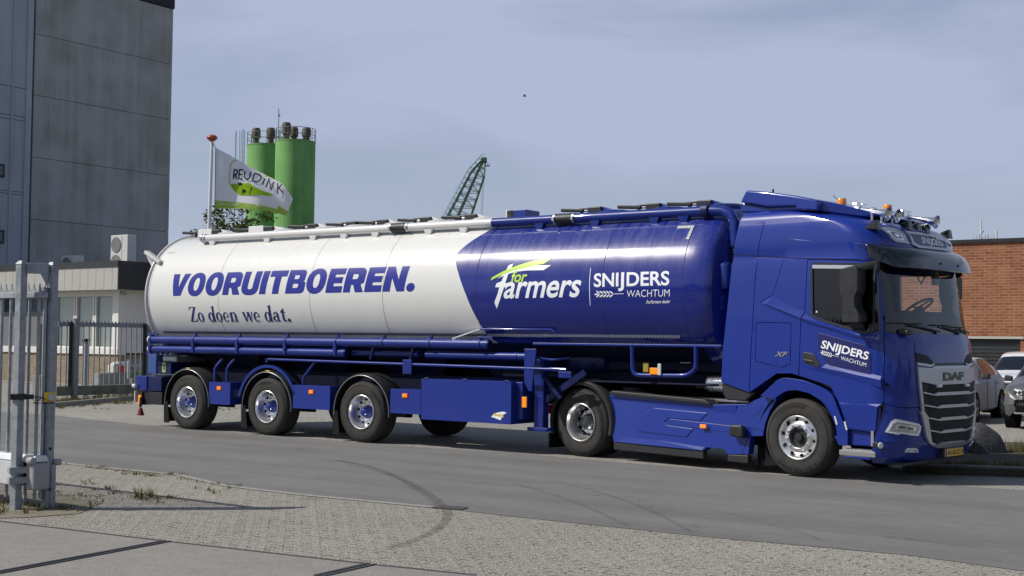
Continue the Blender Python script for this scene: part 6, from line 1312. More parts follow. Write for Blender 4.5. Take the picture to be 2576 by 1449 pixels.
# roof hardware
def roofz(x, y): return itp([(q[1], q[0]) for q in XFZ[::-1] if q[0] > 3.1], x+.12*(abs(y)/1.1)**3)
for p, y, nm in ((a5(222, 385), -.62, 1), (a5(895, 470), .55, 2)):
    c = C(p, y); b = part('beacon', CT); s = .14/ .14
    mb = MB(); mb.lathe([(.078, -.06), (.078, .0), (.066, .012), (.066, .03), (.001, .03)], (c[0], y, c[2]), 20, axis='z'); mb.build('beacon_base', M['black'], b, smooth=40)
    mb = MB(); mb.lathe([(.062, .03), (.066, .09), (.064, .145), (.054, .162), (.001, .166)], (c[0], y, c[2]), 24, axis='z'); mb.build('beacon_lens', M['amber_dark'], b, smooth=40)
a, b = C(a5(215, 280), -.5), C(a5(98, 168), -.5); mb = MB(); mb.cyl((a[0]+.1, -.5, a[2]-.12), b, .007, .005, n=6); mb.build('aerial', M['black'], CT)
def horn(pb, pt, y, r=.095):
    b = Vector(C(pb, y)); t = Vector(C(pt, y)); d = (b-t); Ln = d.length
    h = part('air_horn', CT); mb = MB(); pts = []; rs_ = []
    for s, rr in ((0, .022), (.1, .022), (.5, .03), (.72, .045), (.85, .058), (.93, .075), (.975, .092), (1, .1)): pts.append(t+d*s); rs_.append(rr*r/.1)
    mb.tube(pts, rs_, 20, cap=False); mb.tube([b, b-d*.03, b-d*.1, b-d*.28], [r*.97, r*.82, r*.6, r*.2], 20, cap=False); mb.build('trumpet', M['chrome_hi'], h, smooth=60)
    mb = MB(); mb.cyl(b-d*.06, b-d*.02, r*.3, r*.42, n=14); mb.build('horn_core', M['silver'], h, smooth=50)
    mb = MB()
    for s in (.45, .78): q = t+d*s; mb.cyl((q.x, q.y, q.z-.22), (q.x, q.y, q.z), .018, n=8); mb.cyl((q.x, q.y, q.z-.24), (q.x, q.y, q.z-.20), .04, n=10)
    mb.build('horn_foot', M['chrome'], h); mb = MB(); mb.cyl(t-d.normalized()*.04, t+d.normalized()*.02, .05, n=14); mb.build('horn_cap', M['chrome'], h)
    return h
horn(a5(905, 442), a5(470, 365), -.72); horn(a5(1048, 470), a5(690, 395), -.42); horn(a5(1616, 560), a5(1140, 470), .40)
for p, y in ((a5(440, 372), -.68), (a5(522, 378), -.50), (a5(1118, 472), .32), (a5(1182, 488), .48)):
    c = C(p, y); b = part('work_lamp', CT); mb = MB(); mb.box((c[0]-.04, y-.072, c[2]-.075), (c[0]+.05, y+.072, c[2]+.085)); mb.build('lamp_body', M['chrome_hi'], b, bevel=.02); mb = MB(); mb.box((c[0]-.015, y-.02, c[2]-.2), (c[0]+.02, y+.02, c[2]-.07)); mb.build('lamp_foot', M['black'], b)
for p, y in ((a5(715, 578), -1.06), (a5(1185, 590), -.28), (a5(1315, 608), .0), (a5(1440, 632), .26), (a5(1770, 715), 1.02)):
    c = C(p, y); mb = MB(); mb.hexa([(c[0]-.14, y-.05, c[2]-.07), (c[0]+.06, y-.065, c[2]-.09), (c[0]+.06, y+.065, c[2]-.09), (c[0]-.14, y+.05, c[2]-.07), (c[0]-.08, y-.03, c[2]+.01), (c[0]+.04, y-.05, c[2]+.045), (c[0]+.04, y+.05, c[2]+.045), (c[0]-.08, y+.03, c[2]+.01)]); mb.build('marker_lamp', M['black_gloss'], CT, bevel=.012)
# ---- mirror
mi = part('mirror', CT); Ym = -1.42
hp = px([z1(1045, 755), z1(1060, 740), z1(1185, 725), z1(1198, 760), z1(1195, 935), z1(1170, 970), z1(1170, 1060), z1(1205, 1120), z1(1212, 1195), z1(1065, 1195), z1(1066, 1085), z1(1072, 1010), z1(1045, 930)], Ym)
mb = MB(); mb.prism(rounded(hp, .03, 3), 'y', Ym-.10, Ym+.12); mb.build('mirror_housing', M['black'], mi, bevel=.04, seg=3)
mb = MB(); a = C(z1(1160, 700), Ym); mb.hexa([(C(z1(1055, 745), Ym)[0], Ym-.06, C(z1(1055, 745), Ym)[2]-.03), (a[0]+.12, -1.2, a[2]-.05), (a[0]+.22, -1.2, a[2]-.05), (C(z1(1185, 740), Ym)[0], Ym+.05, C(z1(1185, 740), Ym)[2]-.03), (C(z1(1055, 745), Ym)[0], Ym-.06, C(z1(1055, 745), Ym)[2]+.02), (a[0]+.12, -1.2, a[2]+.06), (a[0]+.22, -1.2, a[2]+.06), (C(z1(1185, 740), Ym)[0], Ym+.05, C(z1(1185, 740), Ym)[2]+.02)]); mb.build('mirror_arm', M['black'], mi, bevel=.02)
q = C(z1(1200, 1230), -1.27); mb = MB(); mb.hexa([(q[0]-.15, -1.30, q[2]-.02), (q[0]+.06, -1.30, q[2]-.02), (q[0]+.06, -1.24, q[2]-.06), (q[0]-.15, -1.24, q[2]-.06), (q[0]-.12, -1.38, q[2]+.09), (q[0]+.02, -1.38, q[2]+.09), (q[0]+.02, -1.24, q[2]+.05), (q[0]-.12, -1.24, q[2]+.05)]); mb.build('mirror_arm', M['black'], mi, bevel=.015)
g_ = clone(mi); g_.parent = CT; g_.scale = (1, -1, 1)
q = fsurf(z2(1545, 95)); mb = MB(); x = front(q[0], q[1]); mb.beam((x-.02, q[0]-.02, q[1]), (x+.12, q[0]-.02, q[1]-.02), .13, .07); mb.build('kerb_mirror', M['black'], CT, bevel=.02)
# ---- wheel arches, skirts, steps
def side_plate(pts, y0, y1, m, name, bev=.012, parent=CT, yp=-1.25):
    mb = MB(); mb.prism(px(pts, yp), 'y', y0, y1); return mb.build(name, M[m], parent, bevel=bev)
arch_o = [(345, 642), (420, 570), (500, 498), (560, 488), (720, 512), (890, 585), (960, 640), (1000, 745), (1052, 880), (1085, 925), (1085, 1062), (1012, 1062)]; arch_i = [(1000, 1000), (985, 900), (940, 790), (870, 690), (760, 620), (640, 592), (560, 602), (500, 640), (462, 668)]
side_plate([z2(*p) for p in rounded(arch_o, [0, 30, 30, 30, 40, 40, 30, 40, 10, 5, 0, 0], 3)+rounded(arch_i, 35, 3)], -1.262, -1.05, 'blue', 'front_wheel_arch', .016)
g = part('wheel_liner', CT); g.location = (3.8974, 0, .526); mb = MB(); mb.lathe([(.66, -1.20), (.66, -.55)], (0, 0, 0), 28, arc=(-.1, math.pi+.3)); mb.build('liner', M['under'], g)
sk = [z4(*p) for p in ((890, 690), (930, 672), (1835, 768), (2150, 762), (2195, 735), (2305, 690))]+[z2(350, 640), z2(458, 668), z2(400, 770), z2(366, 880), z2(352, 985), z2(250, 985), z2(238, 1140)]+[z4(*p) for p in ((1995, 1215), (1960, 1168), (1805, 1153), (1780, 1185), (965, 1105))]
skirt = side_plate(sk, -1.25, -1.12, 'blue', 'side_skirt', .02)
raised(skirt, [z4(*p) for p in ((1100, 915), (1320, 797), (1800, 843), (1738, 916), (1460, 888), (1408, 925), (1440, 952), (1680, 985), (1620, 1063), (1190, 1010))], .012, bev=.014)
raised(skirt, [z4(*p) for p in ((1410, 925), (1462, 895), (2100, 968), (2100, 1030), (1442, 950))], .006, bev=.008)
facet(skirt, [(z4(972, 1100), .014), (z4(1085, 1062), .001), (z4(1350, 1085), .001), (z4(1790, 1152), .001), (z4(1772, 1180), .016)])
facet(skirt, [(z4(900, 690), .014), (z4(1830, 778), .014), (z4(2060, 776), .014), (z4(2050, 850), .001), (z4(1960, 852), .001), (z4(1600, 800), .001), (z4(1280, 778), .001), (z4(925, 720), .001)])
raised(skirt, [z2(205, 780), z2(245, 725), z2(330, 745), z2(318, 775), z2(240, 838)], .004, 'filler_flap', bev=0)
gv = MB()
for a, b in ((z2(0, 885), z2(348, 935)), (z2(235, 985), z2(182, 1138)), (z2(455, 665), z2(350, 640))): gv.prism(stroke(px([a, b]), .008), 'y', -1.2526, -1.2505)
gv.build('panel_gap', M['seam'], skirt)
shear = Matrix.Identity(4); shear[1][2] = .10; shear[1][3] = -.10*.2          # the skirt leans out towards the ground
for o in [skirt]+list(skirt.children): o.data.transform(shear)
side_plate([z4(*p) for p in ((920, 662), (950, 640), (1795, 722), (1842, 766), (930, 673))], -1.245, -1.0, 'darkgrey', 'skirt_rail')
side_plate([z4(*p) for p in ((966, 1106), (1780, 1186), (1775, 1258), (965, 1173))], -1.24, -1.14, 'darkgrey', 'lower_skirt'); side_plate([z4(*p) for p in ((1995, 1216), (2182, 1226), (2182, 1300), (1995, 1280))], -1.24, -1.14, 'darkgrey', 'lower_skirt')
raised(CT, [z2(*p) for p in ((108, 905), (125, 885), (205, 890), (222, 910), (225, 975), (205, 998), (110, 980))], .10, 'side_sensor', 'black', bev=.03)
c = C(z4(1785, 963)); lamp(c, -1.25, .055, .028, 'amber', CT)
flap = MB(); q = px([z2(262, 990), z2(445, 1000), z2(445, 1235), z2(258, 1250)]); flap.prism(q, 'y', -1.08, -.8); x0, x1 = q[0][0], q[1][0]
for i in range(20): z = q[3][1]+.02+i*.021; flap.box((x0+.005, -1.095, z), (x0+.10, -1.08, z+.010))
flap.build('mud_flap', M['flap'], CT, bevel=.004)
# steps below the door
side_plate([z2(1085, 925), z2(1300, 957), z2(1300, 1075), z2(1085, 1062)], -1.20, -.9, 'blue', 'step_recess')
st = part('step', CT); a = C(z2(1005, 1080)); b = C(z2(1300, 1120)); zz_ = a[2]
mb = MB(); mb.box((a[0], -1.24, zz_-.10), (b[0]+.02, -1.0, zz_-.03)); mb.box((a[0]+.06, -1.24, zz_-.03), (b[0], -1.0, zz_-.015)); mb.build('step_plate', M['step_grey'], st, bevel=.012)
mb = MB(); 
for i in range(8):
    for j in range(3): x = a[0]+.14+i*.045; mb.box((x, -1.22+j*.06, zz_-.015), (x+.025, -1.19+j*.06, zz_-.006))
mb.build('step_studs', M['alu'], st)
side_plate([z2(1040, 1145), z2(1270, 1158), z2(1268, 1190), z2(1045, 1165)], -1.235, -.95, 'blue', 'step_panel'); side_plate([z2(1335, 712), z2(1378, 708), z2(1330, 960), z2(1316, 958)], -1.22, -1.1, 'under', 'corner_gap', 0)
c = C(z2(1350, 1058)); mb = MB(); mb.cyl((c[0]-.05, -1.26, c[2]), (c[0]+.06, -1.33, c[2]), .04, .05, n=14); mb.build('corner_lamp', M['black'], CT, smooth=40); mb = MB(); mb.cyl((c[0]+.055, -1.327, c[2]), (c[0]+.07, -1.337, c[2]), .048, .03, n=14); mb.build('lamp_glass', M['lens'], CT, smooth=40)
c = C(z2(1290, 1005)); mb = MB(); mb.box((c[0]-.02, -1.25, c[2]-.1), (c[0]+.02, -1.2, c[2]+.1)); mb.build('step_bracket', M['alu'], CT)
for p in (z2(985, 850), z2(1068, 895)): c = C(p); mb = MB(); mb.beam((c[0]-.012, -1.262, c[2]+.055), (c[0]+.022, -1.262, c[2]-.055), .02, .022); mb.build('arch_reflector', M['lens'], CT)
# black wedge behind the cab side
side_plate([c3(*p) for p in ((1045, 782), (1590, 962), (1680, 1008), (1500, 1165), (1130, 1138), (1075, 1050), (1045, 900))], -1.22, -.95, 'darkgrey', 'side_wedge', .02)
# ---- chassis, fifth wheel, drive axle
mb = MB()
for y in (-.43, .35): mb.box((-1.0, y, .82), (5.0, y+.08, 1.06))
for x in (-.9, 1.4, 2.4): mb.box((x, -.43, .85), (x+.1, .43, 1.0))
mb.box((.9, -1.0, .35), (3.0, 1.1, .95)); mb.box((3.0, -.5, .6), (5.1, .5, 1.1)); mb.box((4.5, -1.0, .45), (5.0, 1.0, .9)); mb.build('chassis', M['under'], CT)
mb = MB(); mb.cyl((0, -1.0, .53), (0, 1.0, .53), .11, n=16); mb.cyl((3.8974, -.9, .5), (3.8974, .9, .5), .07, n=14); mb.lathe([(.02, -.2), (.24, -.1), (.24, .1), (.02, .2)], (0, 0, .53), 20); mb.build('axle', M['under'], CT)
mb = MB(); mb.hexa([(-.05, -.45, .98), (1.2, -.45, 1.0), (1.2, .45, 1.0), (-.05, .45, .98), (.05, -.45, 1.03), (1.05, -.45, 1.07), (1.05, .45, 1.07), (.05, .45, 1.03)]); mb.build('fifth_wheel', M['black'], CT, bevel=.02)
mb = MB(); a = C(z4(1640, 690), -.95); b = C(z4(2200, 735), -.95); mb.box((a[0]-.3, -.98, a[2]-.05), (b[0], -.5, a[2]-.02)); mb.build('catwalk', M['alu'], CT)
a = C(z4(1160, 622), -.8); mb = MB(); mb.lathe([(.20, -.12), (.20, .05), (.16, .075), (.001, .08)], (a[0], -.8, a[2]-.03), 24, axis='z'); mb.build('air_bellows', M['black'], CT, smooth=40)
a = C(z4(1840, 575), -.6); mb = MB(); n = 20; mb.tube([(a[0]+i*.028, -.6, a[2]) for i in range(n)], [.13 if i % 2 else .11 for i in range(n)], 20); mb.tube([(a[0]+n*.028-.03, -.6, a[2]), (a[0]+n*.028+.06, -.6, a[2]-.1), (a[0]+n*.028+.07, -.6, a[2]-.4)], .11, 14); mb.build('exhaust_bellows', M['chrome'], CT, smooth=30)
a = C(z4(1810, 490), -.2); mb = MB(); mb.box((a[0], -.2, a[2]-.25), (a[0]+.9, .6, a[2]+.03)); mb.build('rear_housing', M['blue'], CT, bevel=.03)
mb = MB(); a = C(z4(1905, 515), -.5); mb.tube([(a[0]-1.2, -.4, a[2]-.25), (a[0]-.5, -.45, a[2]+.02), (a[0], -.5, a[2])], .05, 10); mb.build('cable', M['under'], CT, smooth=60)
g = part('drive_mudguard', CT); g.location = (0, 0, .53); Rg = .655; n = 30; a_0, a_1 = -.28, math.pi+.35
mb = MB(); mb.lathe([(Rg-.075, -1.25), (Rg-.02, -1.262), (Rg+.005, -1.24), (Rg+.02, -1.15), (Rg+.02, -.60), (Rg+.01, -.58), (Rg-.01, -1.15)], (0, 0, 0), n, arc=(a_0, a_1)); mb.build('guard', M['darkgrey'], g, smooth=40)
mb = MB(); mb.hexa([(-Rg-.02, -1.24, -.2), (-Rg+.02, -1.24, -.2), (-Rg+.02, -.62, -.2), (-Rg-.02, -.62, -.2), (-Rg-.02, -1.24, -.44), (-Rg+.0, -1.24, -.44), (-Rg+.0, -.62, -.44), (-Rg-.02, -.62, -.44)])
for i in range(12): z = -.2-i*.02; mb.box((-Rg-.03, -1.245, z-.012), (-Rg-.01, -1.2, z))
mb.build('mud_flap', M['flap'], g); mb = MB(); mb.box((-Rg-.035, -1.25, .10), (-Rg+.0, -1.18, .25)); mb.build('marker_lamp', M['red'], g, bevel=.012)
g2 = part('drive_mudguard', CT); g2.location = (0, 0, .53); mb = MB(); mb.lathe([(Rg-.03, 1.25), (Rg+.02, 1.2), (Rg+.02, .6)], (0, 0, 0), n, arc=(a_0, a_1)); mb.build('guard', M['darkgrey'], g2, smooth=40)
w4 = wheel(CT, (0, -1.25, .53), 'drive', W=.32); tyre_text(w4, 'Continental', .405, 62, -18, .062); tyre_text(w4, '315/80 R 22.5', .47, 242, 300, .028, True)
for y, nr in ((-.90, True), (1.25, False), (.90, False)): wheel(CT, (0, y, .53), 'far', nr, W=.32)
w5 = wheel(CT, (3.8974, -1.25, .53), 'front', W=.33, steer=0.0); tyre_text(w5, 'Continental', .40, 142, 74, .062); tyre_text(w5, 'Conti Eco HS 5', .46, 228, 312, .05, True); wheel(CT, (3.8974, 1.25, .53), 'far', False, W=.33)
# ------------------------------------------------------------------ brick building on the right, mast, yard things
BF = Frame((16.8, 45, 0), TH)
bz = lambda p, y=0: on(BF, p, 1, y)
bt = thing('brick_building', 'red brick building with a flat black roof edge behind the parked cars', 'building', tuple(BF.o), RZ)
zt1 = bz((2490, 601))[2]; zt0 = bz((2490, 610))[2]
xdl = bz((2448, 880))[0]; xdr = bz(z2(2545, 155))[0]; zd = bz((2520, 851))[2]; zl0 = bz((2520, 847))[2]
mb = MB(); mb.box((-13, 0, zd), (14, 10, zt0)); mb.box((-13, 0, 0), (xdl-2.5, 10, zd-.001)); mb.box((xdr, 0, 0), (14, 10, zd-.001)); mb.build('wall', M['brick_red'], bt)
mb = MB(); mb.box((-13.1, -.08, zt0+.002), (14.1, 10.1, zt1)); mb.build('roof_edge', M['cap_dark'], bt)
mb = MB(); mb.box((xdl-2.6, -.05, zd-.02), (xdr+.12, .05, zd+.06)); mb.build('lintel', mat('pale_lintel', (.42, .41, .38), .6), bt)
mb = MB(); mb.box((xdl-2.5, .12, 0), (xdr, .2, zd-.02)); dd = mb.build('shutter_door', mat('dark_shutter', (.028, .03, .033), .5), bt)
mb = MB()
for i in range(14): mb.box((xdl-2.5, .10, .1+i*.13), (xdr-.01, .119, .1+i*.13+.10))
mb.build('shutter_slats', mat('shutter_slat', (.034, .037, .04), .45), dd)
# wire fence before the building
wf = thing('wire_fence', 'dark green wire mesh fence in front of the brick building', 'fence', tuple(BF.world(-2, -2.2, 0)), RZ)
mb = MB()
for i in range(90): mb.box((-9+i*.14, 0, .05), (-9+i*.14+.006, .006, 1.75))
for i in range(22): mb.box((-9, .007, .06+i*.08), (3.5, .013, .066+i*.08))
mb.build('wire_mesh', mat('fence_wire', (.02, .03, .024), .5, .3), wf)
mb = MB()
for i in range(6): mb.box((-9+i*2.5, .014, 0), (-9+i*2.5+.05, .06, 1.85))
mb.build('fence_post', M['black'], wf)
# mast on the roof
m0 = at((2468, 598), 62); am = thing('roof_antenna', 'small white antenna cluster above the brick building roof edge', 'antenna', (m0[0], 62, 0))
mb = MB(); s = 62/3220.7
mb.cyl((0, 0, 3), (0, 0, m0[2]+1.1*.8), .04, n=8); mb.tube([(0, 0, m0[2]+.28), (.08, 0, m0[2]+.34), (.1, 0, m0[2]+.26)], .06, 8); mb.cyl((.75, 0, m0[2]-.6), (.75, 0, m0[2]+.36), .05, n=8); mb.build('mast', M['offwhite'], am)
mb = MB()
for i in range(8): mb.cyl((-.35+i*.14, 0, m0[2]-.5), (-.35+i*.14, 0, m0[2]+.02+.08*(i % 3)), .02, n=6)
mb.box((-.4, -.05, m0[2]-.3), (.8, .05, m0[2]-.24)); mb.build('antenna_rods', M['silver'], am)
# ------------------------------------------------------------------ parked cars
def car(name, label, loc, rz, paint, L=4.25, W=1.80, H=1.58, style='suv', rail=False, lowgloss=False):
    """front towards +x, stands on z = 0, centred"""
    t = thing(name, label, 'car', (loc[0], loc[1], 0), rz, None)
    f = L/2
    if style == 'wagon':   # x, z sill, z belt, z roof, half width sill, belt, roof
        st = [(-f, .42, .95, .97, .55, .62, .50), (-f+.10, .30, .98, 1.03, .74, .80, .62), (-f+.35, .25, 1.0, 1.30, .84, .86, .60), (-f+.72, .25, 1.0, H-.10, .87, .89, .58), (-f+1.25, .24, .99, H-.02, .88, .90, .61), (-f+1.9, .24, .97, H, .88, .90, .62), (-f+2.4, .24, .95, H-.02, .88, .90, .62), (-f+2.75, .24, .94, H-.10, .88, .90, .60), (f-1.28, .24, .93, H-.33, .88, .89, .60), (f-.98, .24, .92, 1.03, .87, .88, .66), (f-.6, .24, .86, .90, .85, .84, .66), (f-.25, .26, .76, .80, .78, .76, .55), (f-.06, .32, .62, .66, .64, .62, .4), (f, .42, .55, .57, .5, .48, .3)]
    else:
        st = [(-f, .45, 1.0, 1.02, .6, .68, .50), (-f+.08, .32, 1.02, 1.12, .80, .82, .62), (-f+.30, .26, 1.04, H-.18, .88, .89, .62), (-f+.65, .26, 1.04, H-.04, .90, .91, .65), (-f+1.4, .26, 1.03, H, .90, .92, .67), (-f+2.0, .26, 1.02, H, .90, .92, .67), (-f+2.4, .26, 1.01, H-.05, .90, .92, .66), (-f+2.75, .26, 1.0, H-.20, .90, .92, .66), (f-1.05, .26, 1.0, 1.13, .90, .91, .74), (f-.75, .26, .97, 1.05, .90, .90, .72), (f-.35, .27, .90, .98, .88, .87, .66), (f-.12, .30, .78, .84, .82, .80, .56), (f-.02, .38, .62, .66, .72, .68, .45), (f, .48, .58, .60, .6, .55, .35)]
    # dense section: points from sill to roof centre
    xs = np.array([q[0] for q in st]); nd = 56
    X = np.linspace(xs[0], xs[-1], nd); cols = [np.interp(X, xs, [q[k] for q in st]) for k in range(1, 7)]
    def smoothc(a):
        for _ in range(1): a = np.concatenate([[a[0]], (a[:-2]+2*a[1:-1]+a[2:])/4, [a[-1]]])
        return a
    cols = [smoothc(c) for c in cols]
    half = []
    for i in range(nd):
        zs, zb, zr, ws, wb, wr = [c[i] for c in cols]
        sec = [(ws*.9, zs-.02), (ws, zs+.04), (ws+.012, zs+.16), (ws+.03, (zs+zb)/2), (wb+.012, zb-.16), (wb, zb-.03), (wb-.035, zb+.005)]
        for k in range(1, 6): u = k/6; sec.append((wb-.035+(wr-wb+.035)*u+.02*math.sin(math.pi*u), zb+.005+(zr-.05-zb)*u))
        sec += [(wr-.02, zr-.03), (wr-.10, zr-.005), (wr*.5, zr+.012), (0, zr+.018)]
        half.append(sec)
    m = len(half[0]); fx = lambda x: -f < x < f
    mb = MB(); ring = lambda i: [(X[i], -y, z) for y, z in half[i]]+[(X[i], y, z) for y, z in half[i][::-1][1:]]
    rows = [ring(i) for i in range(nd)]; n = len(rows[0]); mb.grid(lambda i, j: rows[j][i], n, nd); mb.f.append(tuple(range(n))); mb.m.append(0); mb.f.append(tuple(range((nd-1)*n, nd*n))[::-1]); mb.m.append(0)
    roofx0 = st[2][0]+.10; roofx1 = st[-6][0] if style != 'wagon' else st[-5][0]
    nk = 0
    bp = (st[4][0]+.28, st[6][0]+.02) if style == 'wagon' else (st[4][0]-.05, st[5][0]+.55)
    for j in range(nd-1):
        xm = (X[j]+X[j+1])/2
        for i in range(n-1):
            k = i if i < m-1 else n-2-i        # 0 at the sill, m-2 at the roof centre
            g = 0
            hgt = cols[2][j]-cols[1][j]
            xa = st[2][0]+.34; xb_ = st[-6][0]-.02
            if 7 <= k <= 11 and hgt > .18 and xa < xm < xb_ and not any(abs(xm-q) < .05 for q in bp): g = 1
            if k >= 12 and (st[-6][0]-.02-.62 < xm < st[-6][0]+.02) and style != 'wagon': g = 1
            if k >= 12 and style == 'wagon' and (st[7][0]-.02 < xm < st[9][0]-.05): g = 1
            mb.m[nk] = g; nk += 1
    body = mb.build('body', [paint, M['black_gloss']], t, smooth=38)
    # wheel arches and wheels
    for x in (-f+.82, f-.86):
        for sgn in (-1, 1):
            ar = MB(); y0 = sgn*.93; ar.cyl((x, sgn*.70, .33), (x, sgn*.925, .33), .385, n=28); ar.build('wheel_arch', M['under'], t)
            w = part('wheel', t); w.location = (x, sgn*.92, .33); w.rotation_euler = (0, 0, 0 if sgn < 0 else math.pi)
            mb = MB(); mb.lathe([(.21, .0), (.23, -.012), (.30, -.012), (.325, .01), (.33, .04), (.33, .18), (.30, .20), (.2, .2)], (0, 0, 0), 36); mb.build('tyre', M['rubber'], w, smooth=40)
            mb = MB(); mb.lathe([(.215, -.004), (.205, -.012), (.195, .0), (.19, .05)], (0, 0, 0), 36)
            for k in range(5):
                a = k*2*math.pi/5
                for d in (-.09, .09): mb.beam((.04*math.cos(a), -.006, .04*math.sin(a)), (.2*math.cos(a+d), -.006, .2*math.sin(a+d)), .035, .02, up=(0, 1, 0))
            mb.cyl((0, -.012, 0), (0, .02, 0), .06, n=16); mb.build('rim', M['silver'], w, smooth=40)
            mb = MB(); mb.cyl((0, .06, 0), (0, .07, 0), .2, n=28); mb.build('brake', M['under'], w)
    for sgn in (-1, 1):
        mx = st[-6][0]-.22 if style == 'suv' else st[7][0]+.22
        mb = MB(); mb.hexa([(mx-.1, sgn*.90, 1.00), (mx+.08, sgn*.90, 1.0), (mx+.05, sgn*1.08, 1.0), (mx-.12, sgn*1.08, 1.0), (mx-.1, sgn*.90, 1.12), (mx+.06, sgn*.90, 1.1), (mx+.02, sgn*1.07, 1.12), (mx-.12, sgn*1.08, 1.15)]); mb.build('wing_mirror', M['black_gloss'] if style == 'suv' else M['darkgrey'], t, bevel=.03)
        for x in (st[4][0]+.02, st[6][0]+.0): mb = MB(); mb.box((x-.1, sgn*.925-.012, .86), (x+.1, sgn*.925+.012, .895)); mb.build('door_handle', paint, t, bevel=.01)
        mb = MB(); 
        for x in ((bp[0], .30, .98), (bp[1], .30, .96)): mb.box((x[0]-.004, sgn*.915-.004, x[1]), (x[0]+.004, sgn*.915+.004, x[2]))
        mb.build('door_gap', M['seam'], t)
        # lamps
        if style == 'suv':
            mb = MB(); mb.hexa([(f-.42, sgn*.84, .74), (f-.10, sgn*.60, .72), (f-.04, sgn*.46, .74), (f-.30, sgn*.6, .74), (f-.46, sgn*.85, .90), (f-.17, sgn*.62, .86), (f-.10, sgn*.48, .84), (f-.4, sgn*.6, .88)]); h = mb.build('headlight', M['lens'], t, bevel=.02)
            for q in ((f-.12, .64), (f-.08, .54)): mb = MB(); mb.cyl((q[0]-.08, sgn*q[1], .79), (q[0]+.015, sgn*(q[1]-.02), .785), .042, n=16); mb.build('reflector', M['lens_dark'], h)
            mb = MB(); c = (f-.10, sgn*.68, .46); mb.hexa([(c[0]-.05, c[1]+sgn*.08, c[2]-.09), (c[0]+.05, c[1]-sgn*.09, c[2]-.09), (c[0]+.02, c[1]-sgn*.09, c[2]-.08), (c[0]-.09, c[1]+sgn*.06, c[2]-.08), (c[0]-.05, c[1]+sgn*.08, c[2]+.09), (c[0]+.05, c[1]-sgn*.09, c[2]+.09), (c[0]+.02, c[1]-sgn*.09, c[2]+.08), (c[0]-.09, c[1]+sgn*.06, c[2]+.08)]); fg = mb.build('fog_lamp', M['chrome'], t, bevel=.02)
            mb = MB(); mb.cyl((f-.13, sgn*.68, .46), (f-.06, sgn*.66, .46), .055, n=18); mb.build('lens', M['lens_dark'], fg)
        else:
            mb = MB(); mb.box((-f+.015, sgn*.70-.16, .80), (-f+.22, sgn*.70+.13, .98)); mb.build('tail_light', M['red'], t, bevel=.03)
    if style == 'suv':
        g = part('front_grille', t); mb = MB(); mb.box((f-.09, -.46, .64), (f-.02, .46, .83)); mb.build('grille_back', M['under'], g, bevel=.01)
        for i in range(4): mb = MB(); mb.box((f-.03, -.45, .66+i*.045), (f-.008+.0, .45, .676+i*.045)); mb.build('grille_bar', M['chrome'], g)
        mb = MB(); mb.box((f-.03, -.6, .36), (f+.012, .6, .52)); mb.build('lower_intake', M['under'], g, bevel=.02); mb = MB(); mb.box((f-.02, -.62, .335), (f+.025, .62, .365)); mb.build('intake_trim', M['chrome'], g, bevel=.008)
        mb = MB(); mb.cyl((f-.02, 0, .745), (f+.004, 0, .74), .065, n=24); mb.build('badge_disc', M['chrome'], g); mb = MB(); mb.box((f+.01, -.26, .50), (f+.028, .26, .60)); mb.build('number_plate', M['yellow'], t, bevel=.004)
    if rail:
        mb = MB()
        for sgn in (-1, 1): mb.tube([(st[3][0]-.05, sgn*.56, H-.03), (st[3][0]+.15, sgn*.57, H+.07), (st[5][0], sgn*.59, H+.09), (st[6][0]+.05, sgn*.58, H+.06), (st[6][0]+.2, sgn*.57, H-.04)], .018, 8)
        mb.build('roof_rail', M['black'], t, smooth=60)
    return t
def car_at(p, D=None): q = G(p); return q
M['car_silver'] = mat('car_silver', (.46, .475, .49), .5, 0, 0, spec=.2); M['car_grey'] = mat('car_grey', (.105, .105, .108), .38, .3, .4); M['car_white'] = mat('car_white', (.68, .68, .68), .3, 0, 1.0)
# direction angles: 0 = facing +X (right), pi = facing left
car('parked_car', 'silver estate car with roof rails parked half hidden behind the truck cab', (10.75, 31.4), math.radians(237.5), M['car_silver'], 4.5, 1.8, 1.50, 'wagon', True)
car('parked_car', 'dark grey compact SUV parked at the right edge facing the boulder', (12.45, 29.0), math.radians(237.5), M['car_grey'], 4.1, 1.8, 1.58, 'suv')
car('parked_car', 'white SUV parked behind the silver estate car and facing the road', (14.25, 35.3), math.radians(237.5), M['car_white'], 4.3, 1.85, 1.62, 'suv')
